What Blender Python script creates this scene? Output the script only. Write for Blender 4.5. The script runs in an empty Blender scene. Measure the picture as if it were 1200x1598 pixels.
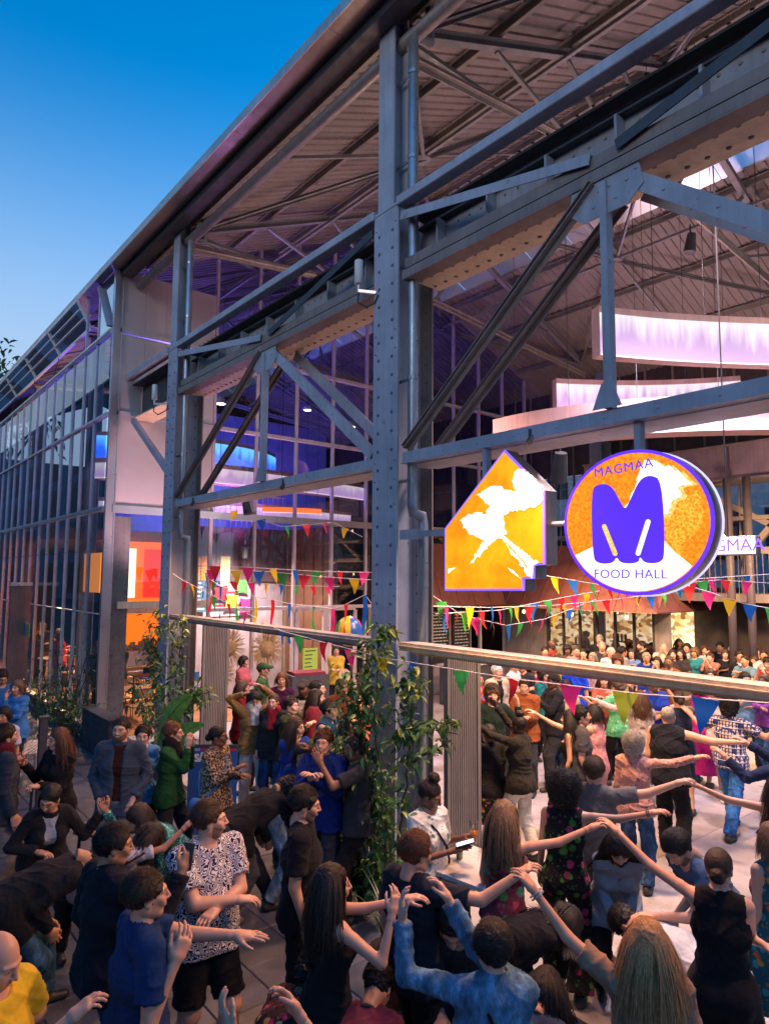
import bpy, bmesh, math, random
import numpy as np
from mathutils import Vector, Matrix
rad = math.radians
rng = random.Random(7)
S = bpy.context.scene
COL = S.collection

# ------------------------------------------------------------------ camera
CAM_M = np.array([[0.77608, -0.6306, 0.00691], [0.06491, 0.06899, -0.9955], [0.62729, 0.77304, 0.09447]])  # right, down, forward
FPX = 1065.6                      # focal length in pixels of the 1200 x 1598 frame
CAM_H = 3.3
cam = bpy.data.cameras.new('camera'); cam_o = bpy.data.objects.new('camera', cam); COL.objects.link(cam_o)
cam.sensor_fit = 'VERTICAL'; cam.sensor_height = 36.0; cam.lens = 36.0 * FPX / 1598.0
cam.clip_start = 0.05; cam.clip_end = 900
_r, _d, _f = [Vector(v).normalized() for v in CAM_M]
mw = Matrix.Identity(4)
for i in range(3):
    mw[i][0] = _r[i]; mw[i][1] = -_d[i]; mw[i][2] = -_f[i]
mw[2][3] = CAM_H
cam_o.matrix_world = mw
S.camera = cam_o

# ------------------------------------------------------------------ sky, light, exposure
W = bpy.data.worlds.new('World'); S.world = W; W.use_nodes = True
nt = W.node_tree; nt.nodes.clear()
wo = nt.nodes.new('ShaderNodeOutputWorld'); bg = nt.nodes.new('ShaderNodeBackground')
sky = nt.nodes.new('ShaderNodeTexSky'); sky.sky_type = 'NISHITA'; sky.sun_disc = False
SUN_EL, SUN_ROT = rad(14.0), rad(250)
sky.sun_elevation = SUN_EL; sky.sun_rotation = SUN_ROT; sky.air_density = 1.0; sky.dust_density = 0.3; sky.ozone_density = 3.0
hs = nt.nodes.new('ShaderNodeHueSaturation'); hs.inputs['Saturation'].default_value = 1.4; hs.inputs['Value'].default_value = 1.15
nt.links.new(sky.outputs[0], hs.inputs['Color'])
# thin evening haze towards the horizon, the same all the way round
tc = nt.nodes.new('ShaderNodeTexCoord'); sx = nt.nodes.new('ShaderNodeSeparateXYZ'); nt.links.new(tc.outputs['Generated'], sx.inputs[0])
hr = nt.nodes.new('ShaderNodeValToRGB'); hr.color_ramp.interpolation = 'EASE'; nt.links.new(sx.outputs[2], hr.inputs[0])
hr.color_ramp.elements[0].position = 0.18; hr.color_ramp.elements[0].color = (1, 1, 1, 1); hr.color_ramp.elements[1].position = 0.62; hr.color_ramp.elements[1].color = (0, 0, 0, 1)
tint = nt.nodes.new('ShaderNodeMix'); tint.data_type = 'RGBA'; tint.inputs[7].default_value = (1.75, 2.35, 3.25, 1)
nt.links.new(hr.outputs[0], tint.inputs[0]); nt.links.new(hs.outputs[0], tint.inputs[6]); nt.links.new(tint.outputs[2], bg.inputs[0])
bg.inputs[1].default_value = 0.15
nt.links.new(bg.outputs[0], wo.inputs[0])
sun = bpy.data.lights.new('sun', 'SUN'); sun.energy = 0.38; sun.angle = rad(25); sun.color = (1.0, 0.84, 0.72)
sun_o = bpy.data.objects.new('sun', sun); COL.objects.link(sun_o)
sv = Vector((math.sin(SUN_ROT) * math.cos(SUN_EL), math.cos(SUN_ROT) * math.cos(SUN_EL), math.sin(SUN_EL)))
sun_o.rotation_euler = sv.to_track_quat('Z', 'Y').to_euler()
S.view_settings.view_transform = 'Standard'; S.view_settings.look = 'None'; S.view_settings.gamma = 1
S.view_settings.use_curve_mapping = False; S.view_settings.exposure = 0.85
S.cycles.use_denoising = True
S.cycles.max_bounces = 6; S.cycles.diffuse_bounces = 3; S.cycles.glossy_bounces = 4; S.cycles.transparent_max_bounces = 24
S.cycles.sample_clamp_indirect = 6; S.cycles.sample_clamp_direct = 0; S.cycles.caustics_reflective = False; S.cycles.caustics_refractive = False

# ------------------------------------------------------------------ where a thing stands: sight line onto a known plane
def ray(px, py):
    return CAM_M.T @ np.array([(px - 600) / FPX, (py - 799) / FPX, 1.0])
def on_z(px, py, z):
    d = ray(px, py); t = (z - CAM_H) / d[2]; return np.array([d[0] * t, d[1] * t, z])
def on_x(px, py, x):
    d = ray(px, py); t = x / d[0]; return np.array([x, d[1] * t, CAM_H + d[2] * t])
def on_y(px, py, y):
    d = ray(px, py); t = y / d[1]; return np.array([d[0] * t, y, CAM_H + d[2] * t])
def project(p):
    q = CAM_M @ (np.asarray(p, float) - np.array([0, 0, CAM_H])); return 600 + FPX * q[0] / q[2], 799 + FPX * q[1] / q[2], q[2]

# ------------------------------------------------------------------ materials
MATS = {}
def nodes_of(name):
    m = bpy.data.materials.new(name); m.use_nodes = True
    t = m.node_tree; b = t.nodes['Principled BSDF']; return m, t, b
def lnk(t, a, b): t.links.new(a, b)
def coords(t, scale=(1, 1, 1), kind='Object', rot=(0, 0, 0)):
    c = t.nodes.new('ShaderNodeTexCoord'); m = t.nodes.new('ShaderNodeMapping')
    m.inputs['Scale'].default_value = scale; m.inputs['Rotation'].default_value = rot
    lnk(t, c.outputs[kind], m.inputs[0]); return m.outputs[0]
def noise(t, vec, scale, detail=4, rough=0.55):
    n = t.nodes.new('ShaderNodeTexNoise'); n.inputs['Scale'].default_value = scale; n.inputs['Detail'].default_value = detail
    n.inputs['Roughness'].default_value = rough; lnk(t, vec, n.inputs['Vector']); return n.outputs[0]
def ramp(t, fac, stops, mode='LINEAR'):
    r = t.nodes.new('ShaderNodeValToRGB'); r.color_ramp.interpolation = mode
    e = r.color_ramp.elements
    while len(e) < len(stops): e.new(0.5)
    for k, (p, c) in enumerate(stops):
        e[k].position = p; e[k].color = (*c, 1) if len(c) == 3 else c
    lnk(t, fac, r.inputs[0]); return r.outputs[0]
def bump(t, b, h, strength, dist=0.01):
    n = t.nodes.new('ShaderNodeBump'); n.inputs['Strength'].default_value = strength; n.inputs['Distance'].default_value = dist
    lnk(t, h, n.inputs['Height']); lnk(t, n.outputs[0], b.inputs['Normal'])
def math_n(t, op, a, b=None, v=0.5):
    n = t.nodes.new('ShaderNodeMath'); n.operation = op; lnk(t, a, n.inputs[0])
    if b is not None: lnk(t, b, n.inputs[1])
    else: n.inputs[1].default_value = v
    return n.outputs[0]
def mixc(t, fac, a, b, mode='MIX'):
    n = t.nodes.new('ShaderNodeMix'); n.data_type = 'RGBA'; n.blend_type = mode
    if isinstance(fac, float): n.inputs[0].default_value = fac
    else: lnk(t, fac, n.inputs[0])
    for i, c in ((6, a), (7, b)):
        if isinstance(c, tuple): n.inputs[i].default_value = (*c, 1)
        else: lnk(t, c, n.inputs[i])
    return n.outputs[2]

def paint(name, col, rough=0.45, metal=0.0, var=0.18, scale=3.0, bmp=0.15, wear=None, streak=True):
    """painted or bare metal with faint blotches, runs and small relief"""
    if name in MATS: return MATS[name]
    m, t, b = nodes_of(name)
    v = coords(t); n = noise(t, v, scale, 6)
    lo = tuple(c * (1 - var) for c in col); hi = tuple(min(1, c * (1 + var)) for c in col)
    c = ramp(t, n, [(0.3, lo), (0.7, hi)])
    if streak:
        s = noise(t, coords(t, (9, 9, 0.5)), 2.0, 5); c = mixc(t, ramp(t, s, [(0.45, (0, 0, 0)), (0.75, (0.5, 0.5, 0.5))]), c, tuple(x * 0.6 for x in col))
    if wear is not None:
        w = noise(t, v, scale * 4, 8, 0.7); c = mixc(t, ramp(t, w, [(0.62, (0, 0, 0)), (0.7, (1, 1, 1))]), c, wear)
    lnk(t, c, b.inputs['Base Color'])
    b.inputs['Metallic'].default_value = metal
    lnk(t, ramp(t, noise(t, v, scale * 2.5, 4), [(0.3, (rough * 0.75,) * 3), (0.7, (min(1, rough * 1.25),) * 3)]), b.inputs['Roughness'])
    if bmp: bump(t, b, noise(t, v, scale * 9, 3), bmp, 0.004)
    MATS[name] = m; return m
def plain(name, col, rough=0.6, metal=0.0):
    if name in MATS: return MATS[name]
    m, t, b = nodes_of(name); b.inputs['Base Color'].default_value = (*col, 1); b.inputs['Roughness'].default_value = rough
    b.inputs['Metallic'].default_value = metal; MATS[name] = m; return m
def glow(name, col, strength):
    if name in MATS: return MATS[name]
    m, t, b = nodes_of(name); b.inputs['Base Color'].default_value = (*col, 1)
    b.inputs['Emission Color'].default_value = (*col, 1); b.inputs['Emission Strength'].default_value = strength
    MATS[name] = m; return m
def glass_mat(name, tintc=(0.8, 0.85, 0.88), refl=0.25, rough=0.01):
    if name in MATS: return MATS[name]
    m = bpy.data.materials.new(name); m.use_nodes = True; t = m.node_tree; t.nodes.clear()
    o = t.nodes.new('ShaderNodeOutputMaterial'); g = t.nodes.new('ShaderNodeBsdfGlossy'); tr = t.nodes.new('ShaderNodeBsdfTransparent')
    g.inputs['Roughness'].default_value = rough; tr.inputs[0].default_value = (*tintc, 1)
    lw = t.nodes.new('ShaderNodeLayerWeight'); lw.inputs[0].default_value = 0.35
    r = ramp(t, lw.outputs['Fresnel'], [(0.0, (refl,) * 3), (0.9, (0.9,) * 3)])
    mx = t.nodes.new('ShaderNodeMixShader'); lnk(t, r, mx.inputs[0]); lnk(t, tr.outputs[0], mx.inputs[1]); lnk(t, g.outputs[0], mx.inputs[2])
    nb = t.nodes.new('ShaderNodeBump'); nb.inputs['Strength'].default_value = 0.03; nb.inputs['Distance'].default_value = 0.02
    lnk(t, noise(t, coords(t), 1.3, 1), nb.inputs['Height']); lnk(t, nb.outputs[0], g.inputs['Normal'])
    lnk(t, mx.outputs[0], o.inputs[0]); MATS[name] = m; return m

# ------------------------------------------------------------------ mesh helpers
def tag(o, label=None, cat=None, group=None, kind=None):
    if label: o['label'] = label
    if cat: o['category'] = cat
    if group: o['group'] = group
    if kind: o['kind'] = kind
    return o
def empty(name, loc=(0, 0, 0), label=None, cat=None, group=None, kind=None, parent=None):
    o = bpy.data.objects.new(name, None); COL.objects.link(o); o.location = loc; o.empty_display_size = 0.2
    if parent: o.parent = parent
    return tag(o, label, cat, group, kind)
def mesh_np(name, verts, faces, mats, parent=None, smooth=False, fmat=None, loc=None):
    """verts (n,3), faces list or (m,k) array; world coordinates unless loc is given"""
    me = bpy.data.meshes.new(name)
    V = np.asarray(verts, np.float32)
    if isinstance(faces, np.ndarray):
        k = faces.shape[1]; tot = faces.size
        me.vertices.add(len(V)); me.vertices.foreach_set('co', V.ravel())
        me.loops.add(tot); me.loops.foreach_set('vertex_index', faces.astype(np.int32).ravel())
        me.polygons.add(len(faces)); me.polygons.foreach_set('loop_start', np.arange(0, tot, k, dtype=np.int32))
        me.update(calc_edges=True)
    else:
        me.from_pydata([tuple(v) for v in V.tolist()], [], faces)
    for m in (mats if isinstance(mats, (list, tuple)) else [mats]): me.materials.append(m)
    if fmat is not None: me.polygons.foreach_set('material_index', np.asarray(fmat, np.int32))
    if smooth: me.polygons.foreach_set('use_smooth', np.ones(len(me.polygons), bool))
    me.update()
    o = bpy.data.objects.new(name, me); COL.objects.link(o)
    if loc is not None: o.location = loc
    if parent is not None:
        o.parent = parent
        if loc is None and parent.location.length > 0:      # keep world coordinates under a placed empty
            o.location = -chain_loc(parent)
    return o
def chain_loc(o):
    v = Vector((0, 0, 0))
    while o is not None: v = v + o.location; o = o.parent
    return v

class MB:
    """collects boxes, bars, tubes and prisms and links them as one mesh"""
    def __init__(s): s.v = []; s.f = []
    def add(s, vs, fs):
        n = len(s.v); s.v += [tuple(map(float, v)) for v in vs]; s.f += [tuple(n + i for i in f) for f in fs]; return s
    def box(s, x0, x1, y0, y1, z0, z1):
        return s.add([(x0, y0, z0), (x1, y0, z0), (x1, y1, z0), (x0, y1, z0), (x0, y0, z1), (x1, y0, z1), (x1, y1, z1), (x0, y1, z1)],
                     [(0, 3, 2, 1), (4, 5, 6, 7), (0, 1, 5, 4), (1, 2, 6, 5), (2, 3, 7, 6), (3, 0, 4, 7)])
    def bar(s, a, b, w, h, up=(0, 0, 1)):
        """rectangular bar from a to b: w across, h along up"""
        a = np.array(a, float); b = np.array(b, float); d = b - a; d /= np.linalg.norm(d); up = np.array(up, float)
        sd = np.cross(d, up); sd /= max(1e-9, np.linalg.norm(sd)); u = np.cross(sd, d)
        P = []
        for p in (a, b):
            for i, j in ((-1, -1), (1, -1), (1, 1), (-1, 1)): P.append(p + sd * i * w / 2 + u * j * h / 2)
        return s.add(P, [(0, 1, 2, 3), (7, 6, 5, 4), (0, 4, 5, 1), (1, 5, 6, 2), (2, 6, 7, 3), (3, 7, 4, 0)])
    def ibar(s, a, b, w, h, t=0.015, up=(0, 0, 1)):
        """I section: two flanges of width w, web of height h"""
        a = np.array(a, float); b = np.array(b, float); d = b - a; d /= np.linalg.norm(d); up = np.array(up, float)
        sd = np.cross(d, up); sd /= np.linalg.norm(sd); u = np.cross(sd, d)
        for q in (1, -1): s.bar(a + u * q * (h / 2 - t / 2), b + u * q * (h / 2 - t / 2), w, t, u)
        return s.bar(a, b, t, h - 2 * t - 0.004, u)
    def angle2(s, a, b, w, gap, t=0.012, up=(0, 0, 1)):
        """pair of angle irons with a slot between them"""
        a = np.array(a, float); b = np.array(b, float); d = b - a; d /= np.linalg.norm(d); up = np.array(up, float)
        sd = np.cross(d, up); sd /= np.linalg.norm(sd); u = np.cross(sd, d)
        for q in (1, -1):
            s.bar(a + u * q * (gap / 2 + w / 2), b + u * q * (gap / 2 + w / 2), t, w, u)
            s.bar(a + u * q * (gap / 2 + t / 2) + sd * (w / 2 + t / 2 + .001), b + u * q * (gap / 2 + t / 2) + sd * (w / 2 + t / 2 + .001), w, t, u)
        return s
    def tube(s, pts, r, n=8, caps=True, rs=None):
        pts = [np.array(p, float) for p in pts]; m = len(pts); base = len(s.v); prev = None
        for k, p in enumerate(pts):
            d = pts[min(k + 1, m - 1)] - pts[max(k - 1, 0)]; d /= max(1e-9, np.linalg.norm(d))
            if prev is None:
                a = np.array((0, 0, 1.0)) if abs(d[2]) < .9 else np.array((1.0, 0, 0)); x = np.cross(d, a)
            else: x = prev - d * (prev @ d)
            x /= np.linalg.norm(x); prev = x; y = np.cross(d, x); rr = rs[k] if rs else r
            for i in range(n):
                a = 2 * math.pi * i / n; s.v.append(tuple(p + x * rr * math.cos(a) + y * rr * math.sin(a)))
        for k in range(m - 1):
            for i in range(n):
                j = (i + 1) % n; s.f.append((base + k * n + i, base + k * n + j, base + (k + 1) * n + j, base + (k + 1) * n + i))
        if caps: s.f.append(tuple(base + i for i in reversed(range(n)))); s.f.append(tuple(base + (m - 1) * n + i for i in range(n)))
        return s
    def rivet(s, p, nrm, r=0.02, n=6):
        p = np.array(p, float); nrm = np.array(nrm, float); a = np.array((0, 0, 1.0)) if abs(nrm[2]) < .9 else np.array((1.0, 0, 0))
        x = np.cross(nrm, a); x /= np.linalg.norm(x); y = np.cross(nrm, x); base = len(s.v)
        for rr, h in ((1, 0), (0.75, 0.45)):
            for i in range(n): a = 2 * math.pi * i / n; s.v.append(tuple(p + (x * math.cos(a) + y * math.sin(a)) * r * rr + nrm * r * h))
        s.v.append(tuple(p + nrm * r * 0.62))
        for i in range(n):
            j = (i + 1) % n; s.f.append((base + i, base + j, base + n + j, base + n + i)); s.f.append((base + n + i, base + n + j, base + 2 * n))
        return s
    def prism(s, poly, o, ux, uy, depth):
        """polygon in the plane (o,ux,uy), extruded by the vector depth"""
        o, ux, uy, dp = [np.array(q, float) for q in (o, ux, uy, depth)]; n = len(poly)
        A = [o + ux * a + uy * b for a, b in poly]
        fs = [tuple(range(n)), tuple(reversed(range(n, 2 * n)))] + [((i + 1) % n, i, n + i, n + (i + 1) % n) for i in range(n)]
        return s.add(A + [a + dp for a in A], fs)
    def build(s, name, mat, parent=None, smooth=False, **kw):
        o = mesh_np(name, s.v, s.f, mat, parent, smooth); return tag(o, **kw)
def soften(o, w=0.006, seg=1):
    m = o.modifiers.new('bevel', 'BEVEL'); m.width = w; m.segments = seg; m.limit_method = 'ANGLE'; return o
def lamp(name, kind, loc, target, energy, col, size=0.3, parent=None, spot=None, blend=0.5):
    L = bpy.data.lights.new(name, kind); L.energy = energy; L.color = col
    if kind == 'AREA': L.size = size
    else: L.shadow_soft_size = size
    if kind == 'SPOT': L.spot_size = spot or rad(80); L.spot_blend = blend
    o = bpy.data.objects.new(name, L); COL.objects.link(o); o.location = loc
    d = Vector(target) - Vector(loc); o.rotation_euler = d.to_track_quat('-Z', 'Y').to_euler(); return o
# ================================================================== PEOPLE: signed-distance figures meshed with surface nets
def nrm(v): v = np.asarray(v, float); return v / max(1e-9, np.linalg.norm(v))
class Field:
    def __init__(s, lo, hi, h):
        s.lo = np.array(lo, float) - 2 * h; s.h = h; s.n = (np.ceil((np.array(hi, float) + 2 * h - s.lo) / h)).astype(int) + 1
        s.a = np.full(s.n, 1.0, np.float32)
    def block(s, lo, hi):
        i0 = np.clip(np.floor((np.array(lo) - s.lo) / s.h).astype(int), 0, s.n - 1); i1 = np.clip(np.ceil((np.array(hi) - s.lo) / s.h).astype(int) + 1, 1, s.n)
        if np.any(i1 <= i0): return None, None
        ax = [(s.lo[k] + s.h * np.arange(i0[k], i1[k])).astype(np.float32) for k in range(3)]
        return tuple(slice(i0[k], i1[k]) for k in range(3)), (ax[0][:, None, None], ax[1][None, :, None], ax[2][None, None, :])
    def merge(s, sl, d, k, sub=False):
        A = s.a[sl]
        if sub:
            d = -d; h = np.maximum(k - np.abs(A - d), 0) / k; s.a[sl] = np.maximum(A, d) + h * h * k * .25
        else:
            h = np.maximum(k - np.abs(A - d), 0) / k; s.a[sl] = np.minimum(A, d) - h * h * k * .25
    def seg(s, a, b, ra, rb, side=None, w=1.0, k=0.03, cuta=False, cutb=False, sub=False, flare=None):
        a = np.asarray(a, float); b = np.asarray(b, float); m = max(ra, rb) * max(w, 1 / w) + k + 2 * s.h
        sl, P = s.block(np.minimum(a, b) - m, np.maximum(a, b) + m)
        if sl is None: return
        ab = b - a; L2 = max(1e-9, ab @ ab); q = [P[i] - a[i] for i in range(3)]
        t = np.clip((q[0] * ab[0] + q[1] * ab[1] + q[2] * ab[2]) / L2, 0, 1)
        e = [q[i] - t * ab[i] for i in range(3)]; D2 = e[0] ** 2 + e[1] ** 2 + e[2] ** 2
        if side is not None and w != 1:
            qs = e[0] * side[0] + e[1] * side[1] + e[2] * side[2]; D2 = D2 + qs * qs * (1 / w ** 2 - 1)
        d = np.sqrt(np.maximum(D2, 0)) - (ra + (rb - ra) * t)
        if cuta or cutb:
            u = ab / math.sqrt(L2); pr = q[0] * u[0] + q[1] * u[1] + q[2] * u[2]
            if cuta: d = np.maximum(d, -pr)
            if cutb: d = np.maximum(d, pr - math.sqrt(L2))
        s.merge(sl, d.astype(np.float32), k, sub)
    def ell(s, c, R, rx, ry, rz, k=0.02, sub=False):
        """ellipsoid with axes = columns of R"""
        c = np.asarray(c, float); m = max(rx, ry, rz) + k + 2 * s.h; sl, P = s.block(c - m, c + m)
        if sl is None: return
        q = [P[i] - c[i] for i in range(3)]; r = (rx, ry, rz); acc = 0; acc2 = 0
        for j in range(3):
            l = q[0] * R[0, j] + q[1] * R[1, j] + q[2] * R[2, j]; acc = acc + (l / r[j]) ** 2; acc2 = acc2 + (l / r[j] ** 2) ** 2
        k0 = np.sqrt(acc); k1 = np.sqrt(acc2) + 1e-6; s.merge(sl, (k0 * (k0 - 1) / k1).astype(np.float32), k, sub)
    def halfspace(s, p, n):
        p = np.asarray(p, float); n = nrm(n)
        sl, P = s.block(s.lo, s.lo + s.h * s.n); d = (P[0] - p[0]) * n[0] + (P[1] - p[1]) * n[1] + (P[2] - p[2]) * n[2]
        s.a[sl] = np.maximum(s.a[sl], d)
    def mesh(s):
        A = s.a; A[0] = A[-1] = 1; A[:, 0] = A[:, -1] = 1; A[:, :, 0] = A[:, :, -1] = 1
        I = A < 0; nx, ny, nz = A.shape
        cnt = np.zeros((nx - 1, ny - 1, nz - 1), np.int8)
        for dx in (0, 1):
            for dy in (0, 1):
                for dz in (0, 1): cnt += I[dx:nx - 1 + dx, dy:ny - 1 + dy, dz:nz - 1 + dz]
        act = (cnt > 0) & (cnt < 8); ci = np.argwhere(act)
        idx = np.full(act.shape, -1, np.int32); idx[act] = np.arange(len(ci))
        acc = np.zeros((len(ci), 3), np.float32); num = np.zeros(len(ci), np.float32)
        C = [(0, 0, 0), (1, 0, 0), (0, 1, 0), (1, 1, 0), (0, 0, 1), (1, 0, 1), (0, 1, 1), (1, 1, 1)]
        vals = [A[ci[:, 0] + c[0], ci[:, 1] + c[1], ci[:, 2] + c[2]] for c in C]
        for i, j in ((0, 1), (2, 3), (4, 5), (6, 7), (0, 2), (1, 3), (4, 6), (5, 7), (0, 4), (1, 5), (2, 6), (3, 7)):
            a, b = vals[i], vals[j]; m = (a < 0) != (b < 0); t = np.where(m, a / np.where(m, a - b, 1), 0)[:, None]
            p = np.array(C[i], np.float32) * (1 - t) + np.array(C[j], np.float32) * t; acc += p * m[:, None]; num += m
        V = (ci + acc / num[:, None]) * s.h + s.lo
        F = []
        for ax in range(3):
            sl0 = [slice(None)] * 3; sl1 = [slice(None)] * 3; sl0[ax] = slice(0, -1); sl1[ax] = slice(1, None)
            a = I[tuple(sl0)]; b = I[tuple(sl1)]; u, v = [(1, 2), (2, 0), (0, 1)][ax]
            for m, flip in ((a & ~b, False), (~a & b, True)):
                e = np.argwhere(m)
                e = e[(e[:, u] > 0) & (e[:, v] > 0)]
                if not len(e): continue
                du = np.zeros(3, int); du[u] = 1; dv = np.zeros(3, int); dv[v] = 1
                q = [e, e - du, e - du - dv, e - dv]
                ids = np.stack([idx[x[:, 0], x[:, 1], x[:, 2]] for x in q], 1)
                if flip: ids = ids[:, ::-1]
                F.append(ids)
        F = np.concatenate(F); F = F[(F >= 0).all(1)]
        return V.astype(np.float32), F
def vnormals(V, F):
    N = np.zeros_like(V); a = np.cross(V[F[:, 2]] - V[F[:, 0]], V[F[:, 3]] - V[F[:, 1]])
    for i in range(4): np.add.at(N, F[:, i], a)
    return N / np.maximum(1e-9, np.linalg.norm(N, axis=1))[:, None]
def relax(V, F, it=1, lam=0.5):
    for _ in range(it):
        A = np.zeros_like(V); c = np.zeros(len(V))
        for i in range(4):
            j = (i + 1) % 4; np.add.at(A, F[:, i], V[F[:, j]]); np.add.at(A, F[:, j], V[F[:, i]]); np.add.at(c, F[:, i], 1); np.add.at(c, F[:, j], 1)
        V = V + lam * (A / np.maximum(1, c)[:, None] - V)
    return V.astype(np.float32)
def wob(P, f, seed):
    x, y, z = P[:, 0] * f + seed * 1.7, P[:, 1] * f - seed * 2.3, P[:, 2] * f + seed
    return (np.sin(x + 2.1 * np.sin(0.7 * z + seed)) * np.cos(1.1 * y + 1.7 * np.sin(0.6 * x)) + 0.6 * np.sin(1.9 * z + 1.5 * np.sin(1.3 * y + x * .8))) / 1.6

# ---------------------------------------------------------------- head template: origin at head centre, face +Y, up +Z
HEADS = {}
I3 = np.eye(3)
def head_template(sex, fine, open_mouth=False, smile=True, jaw=0.0):
    key = (sex, fine, open_mouth, smile, jaw)
    if key in HEADS: return HEADS[key]
    h = 0.0042 if fine == 2 else (0.0062 if fine == 1 else 0.011)
    F = Field((-.11, -.13, -.15), (.11, .15, .14), h); m = sex == 'm'; g = 1.0 if m else 0.95
    F.ell((0, -.018, .03), I3, .074 * g, .094, .086, k=.01)                  # cranium
    F.ell((0, .022, -.022), I3, .060 * g, .066, .082, k=.03)                 # face mass
    F.ell((0, .042, -.082), I3, (.033 if m else .024) + jaw, .030, .023, k=.035)   # chin
    for s in (-1, 1):
        F.seg((s * .052 * g, -.012, -.052), (s * .026, .052, -.086), .020 if m else .015, .014, k=.03)   # jaw line
        F.ell((s * .042, .058, -.012), I3, .021, .018, .016, k=.022)          # cheekbone
        F.ell((s * .032, .072, -.034), I3, .017, .014, .016, k=.02)           # cheek
        F.seg((s * .012, .085, .030), (s * .050, .066, .026), .0085 if m else .006, .006, k=.016)   # brow
        F.ell((s * .032, .094, .008), I3, .017, .013, .0105, k=.010, sub=True)  # socket
        F.ell((s * .0315, .0705, .008), I3, .0135, .0135, .0125, k=.003)      # eyeball
        F.seg((s * .020, .0825, .0155), (s * .045, .0755, .0145), .0032, .0028, k=.004)   # lid
        F.ell((s * .077 * g, -.008, -.006), I3, .008, .020, .031, k=.008)      # ear
        F.ell((s * .087 * g, .001, -.004), I3, .006, .011, .018, k=.004, sub=True)
    F.seg((0, .088, .020), (0, .109, -.020), .0075, .0105, k=.012)            # nose
    for s in (-1, 1): F.ell((s * .011, .097, -.024), I3, .0085, .010, .008, k=.006)
    F.ell((0, .080, -.048), I3, .026, .018, .016, k=.012)                     # muzzle
    w = .025 if smile else .019; up = .005 if smile else -.001
    for s in (-1, 1):
        F.seg((0, .0955, -.0465), (s * w, .084, -.049 + up), .0045, .0022, k=.004)
        F.seg((0, .0935, -.0575), (s * w * .9, .083, -.053 + up), .0055, .0025, k=.004)
    if open_mouth:
        F.ell((0, .098, -.052), I3, .017, .020, .0075, k=.003, sub=True); F.ell((0, .080, -.0475), I3, .014, .010, .005, k=.001)
    else:
        F.seg((-w, .093, -.0515 + up), (0, .103, -.0520), .0018, .0018, k=.003, sub=True); F.seg((w, .093, -.0515 + up), (0, .103, -.0520), .0018, .0018, k=.003, sub=True)
    F.seg((0, -.020, -.05), (0, -.034, -.14), .052 * g, .054 * g, k=.03)      # top of the neck
    V, Q = F.mesh(); V = relax(V, Q, 1, .35)
    x, y, z = V.T; ax = np.abs(x)
    P = np.zeros((len(V), 4), np.float32)           # paint: 0 skin, 1 eye white, 2 iris, 3 lips, 4 brow, 5 beard, 6 mouth, 7 blush
    k = np.zeros(len(V), int); zj = z + .0035 * np.sin(x * 420) * np.cos(y * 390)
    eye = ((ax - .0315) ** 2 / .0128 ** 2 + (z - .0075) ** 2 / .0054 ** 2 < 1) & (y > .066)
    beard = (y > .012 + 0.3 * np.maximum(0, z + .05)) & (zj < -.040 - .012 * np.sin(ax * 60) + .35 * np.maximum(0, .05 - y)) & (z > -.112) & ~((ax < .028) & (z > -.064) & (z < -.041)) | ((ax < .030) & (zj > -.0425) & (zj < -.034) & (y > .07))
    k[beard] = 5
    k[((ax < .026) & (z > -.0625) & (z < -.0415) & (y > .082)) & (((z + .0515) / .010) ** 2 + (ax / .026) ** 2 < 1)] = 3
    if open_mouth: k[((ax / .0165) ** 2 + ((z + .052) / .0072) ** 2 < 1) & (y > .060) & (y < .0915)] = 6; k[((ax / .013) ** 2 + ((z + .0475) / .004) ** 2 < 1) & (y > .06) & (y < .093)] = 8
    elif smile: k[((ax / .017) ** 2 + ((z + .0505 - ax * ax * 9) / .0034) ** 2 < 1) & (y > .075)] = 8
    k[(ax > .012) & (ax < .052) & (np.abs(z - (.0285 - (ax - .034) ** 2 * 8)) < .0038) & (y > .05)] = 4
    k[eye] = 1; k[eye & ((ax - .0315) ** 2 + (z - .0078) ** 2 < .0056 ** 2)] = 2
    k[(((ax - .0315) ** 2 / .0152 ** 2 + (z - .0085) ** 2 / .0085 ** 2 < 1) & (y > .064) & (k == 0) & (z > .009))] = 9
    HEADS[key] = (V, Q, k); return HEADS[key]
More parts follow.
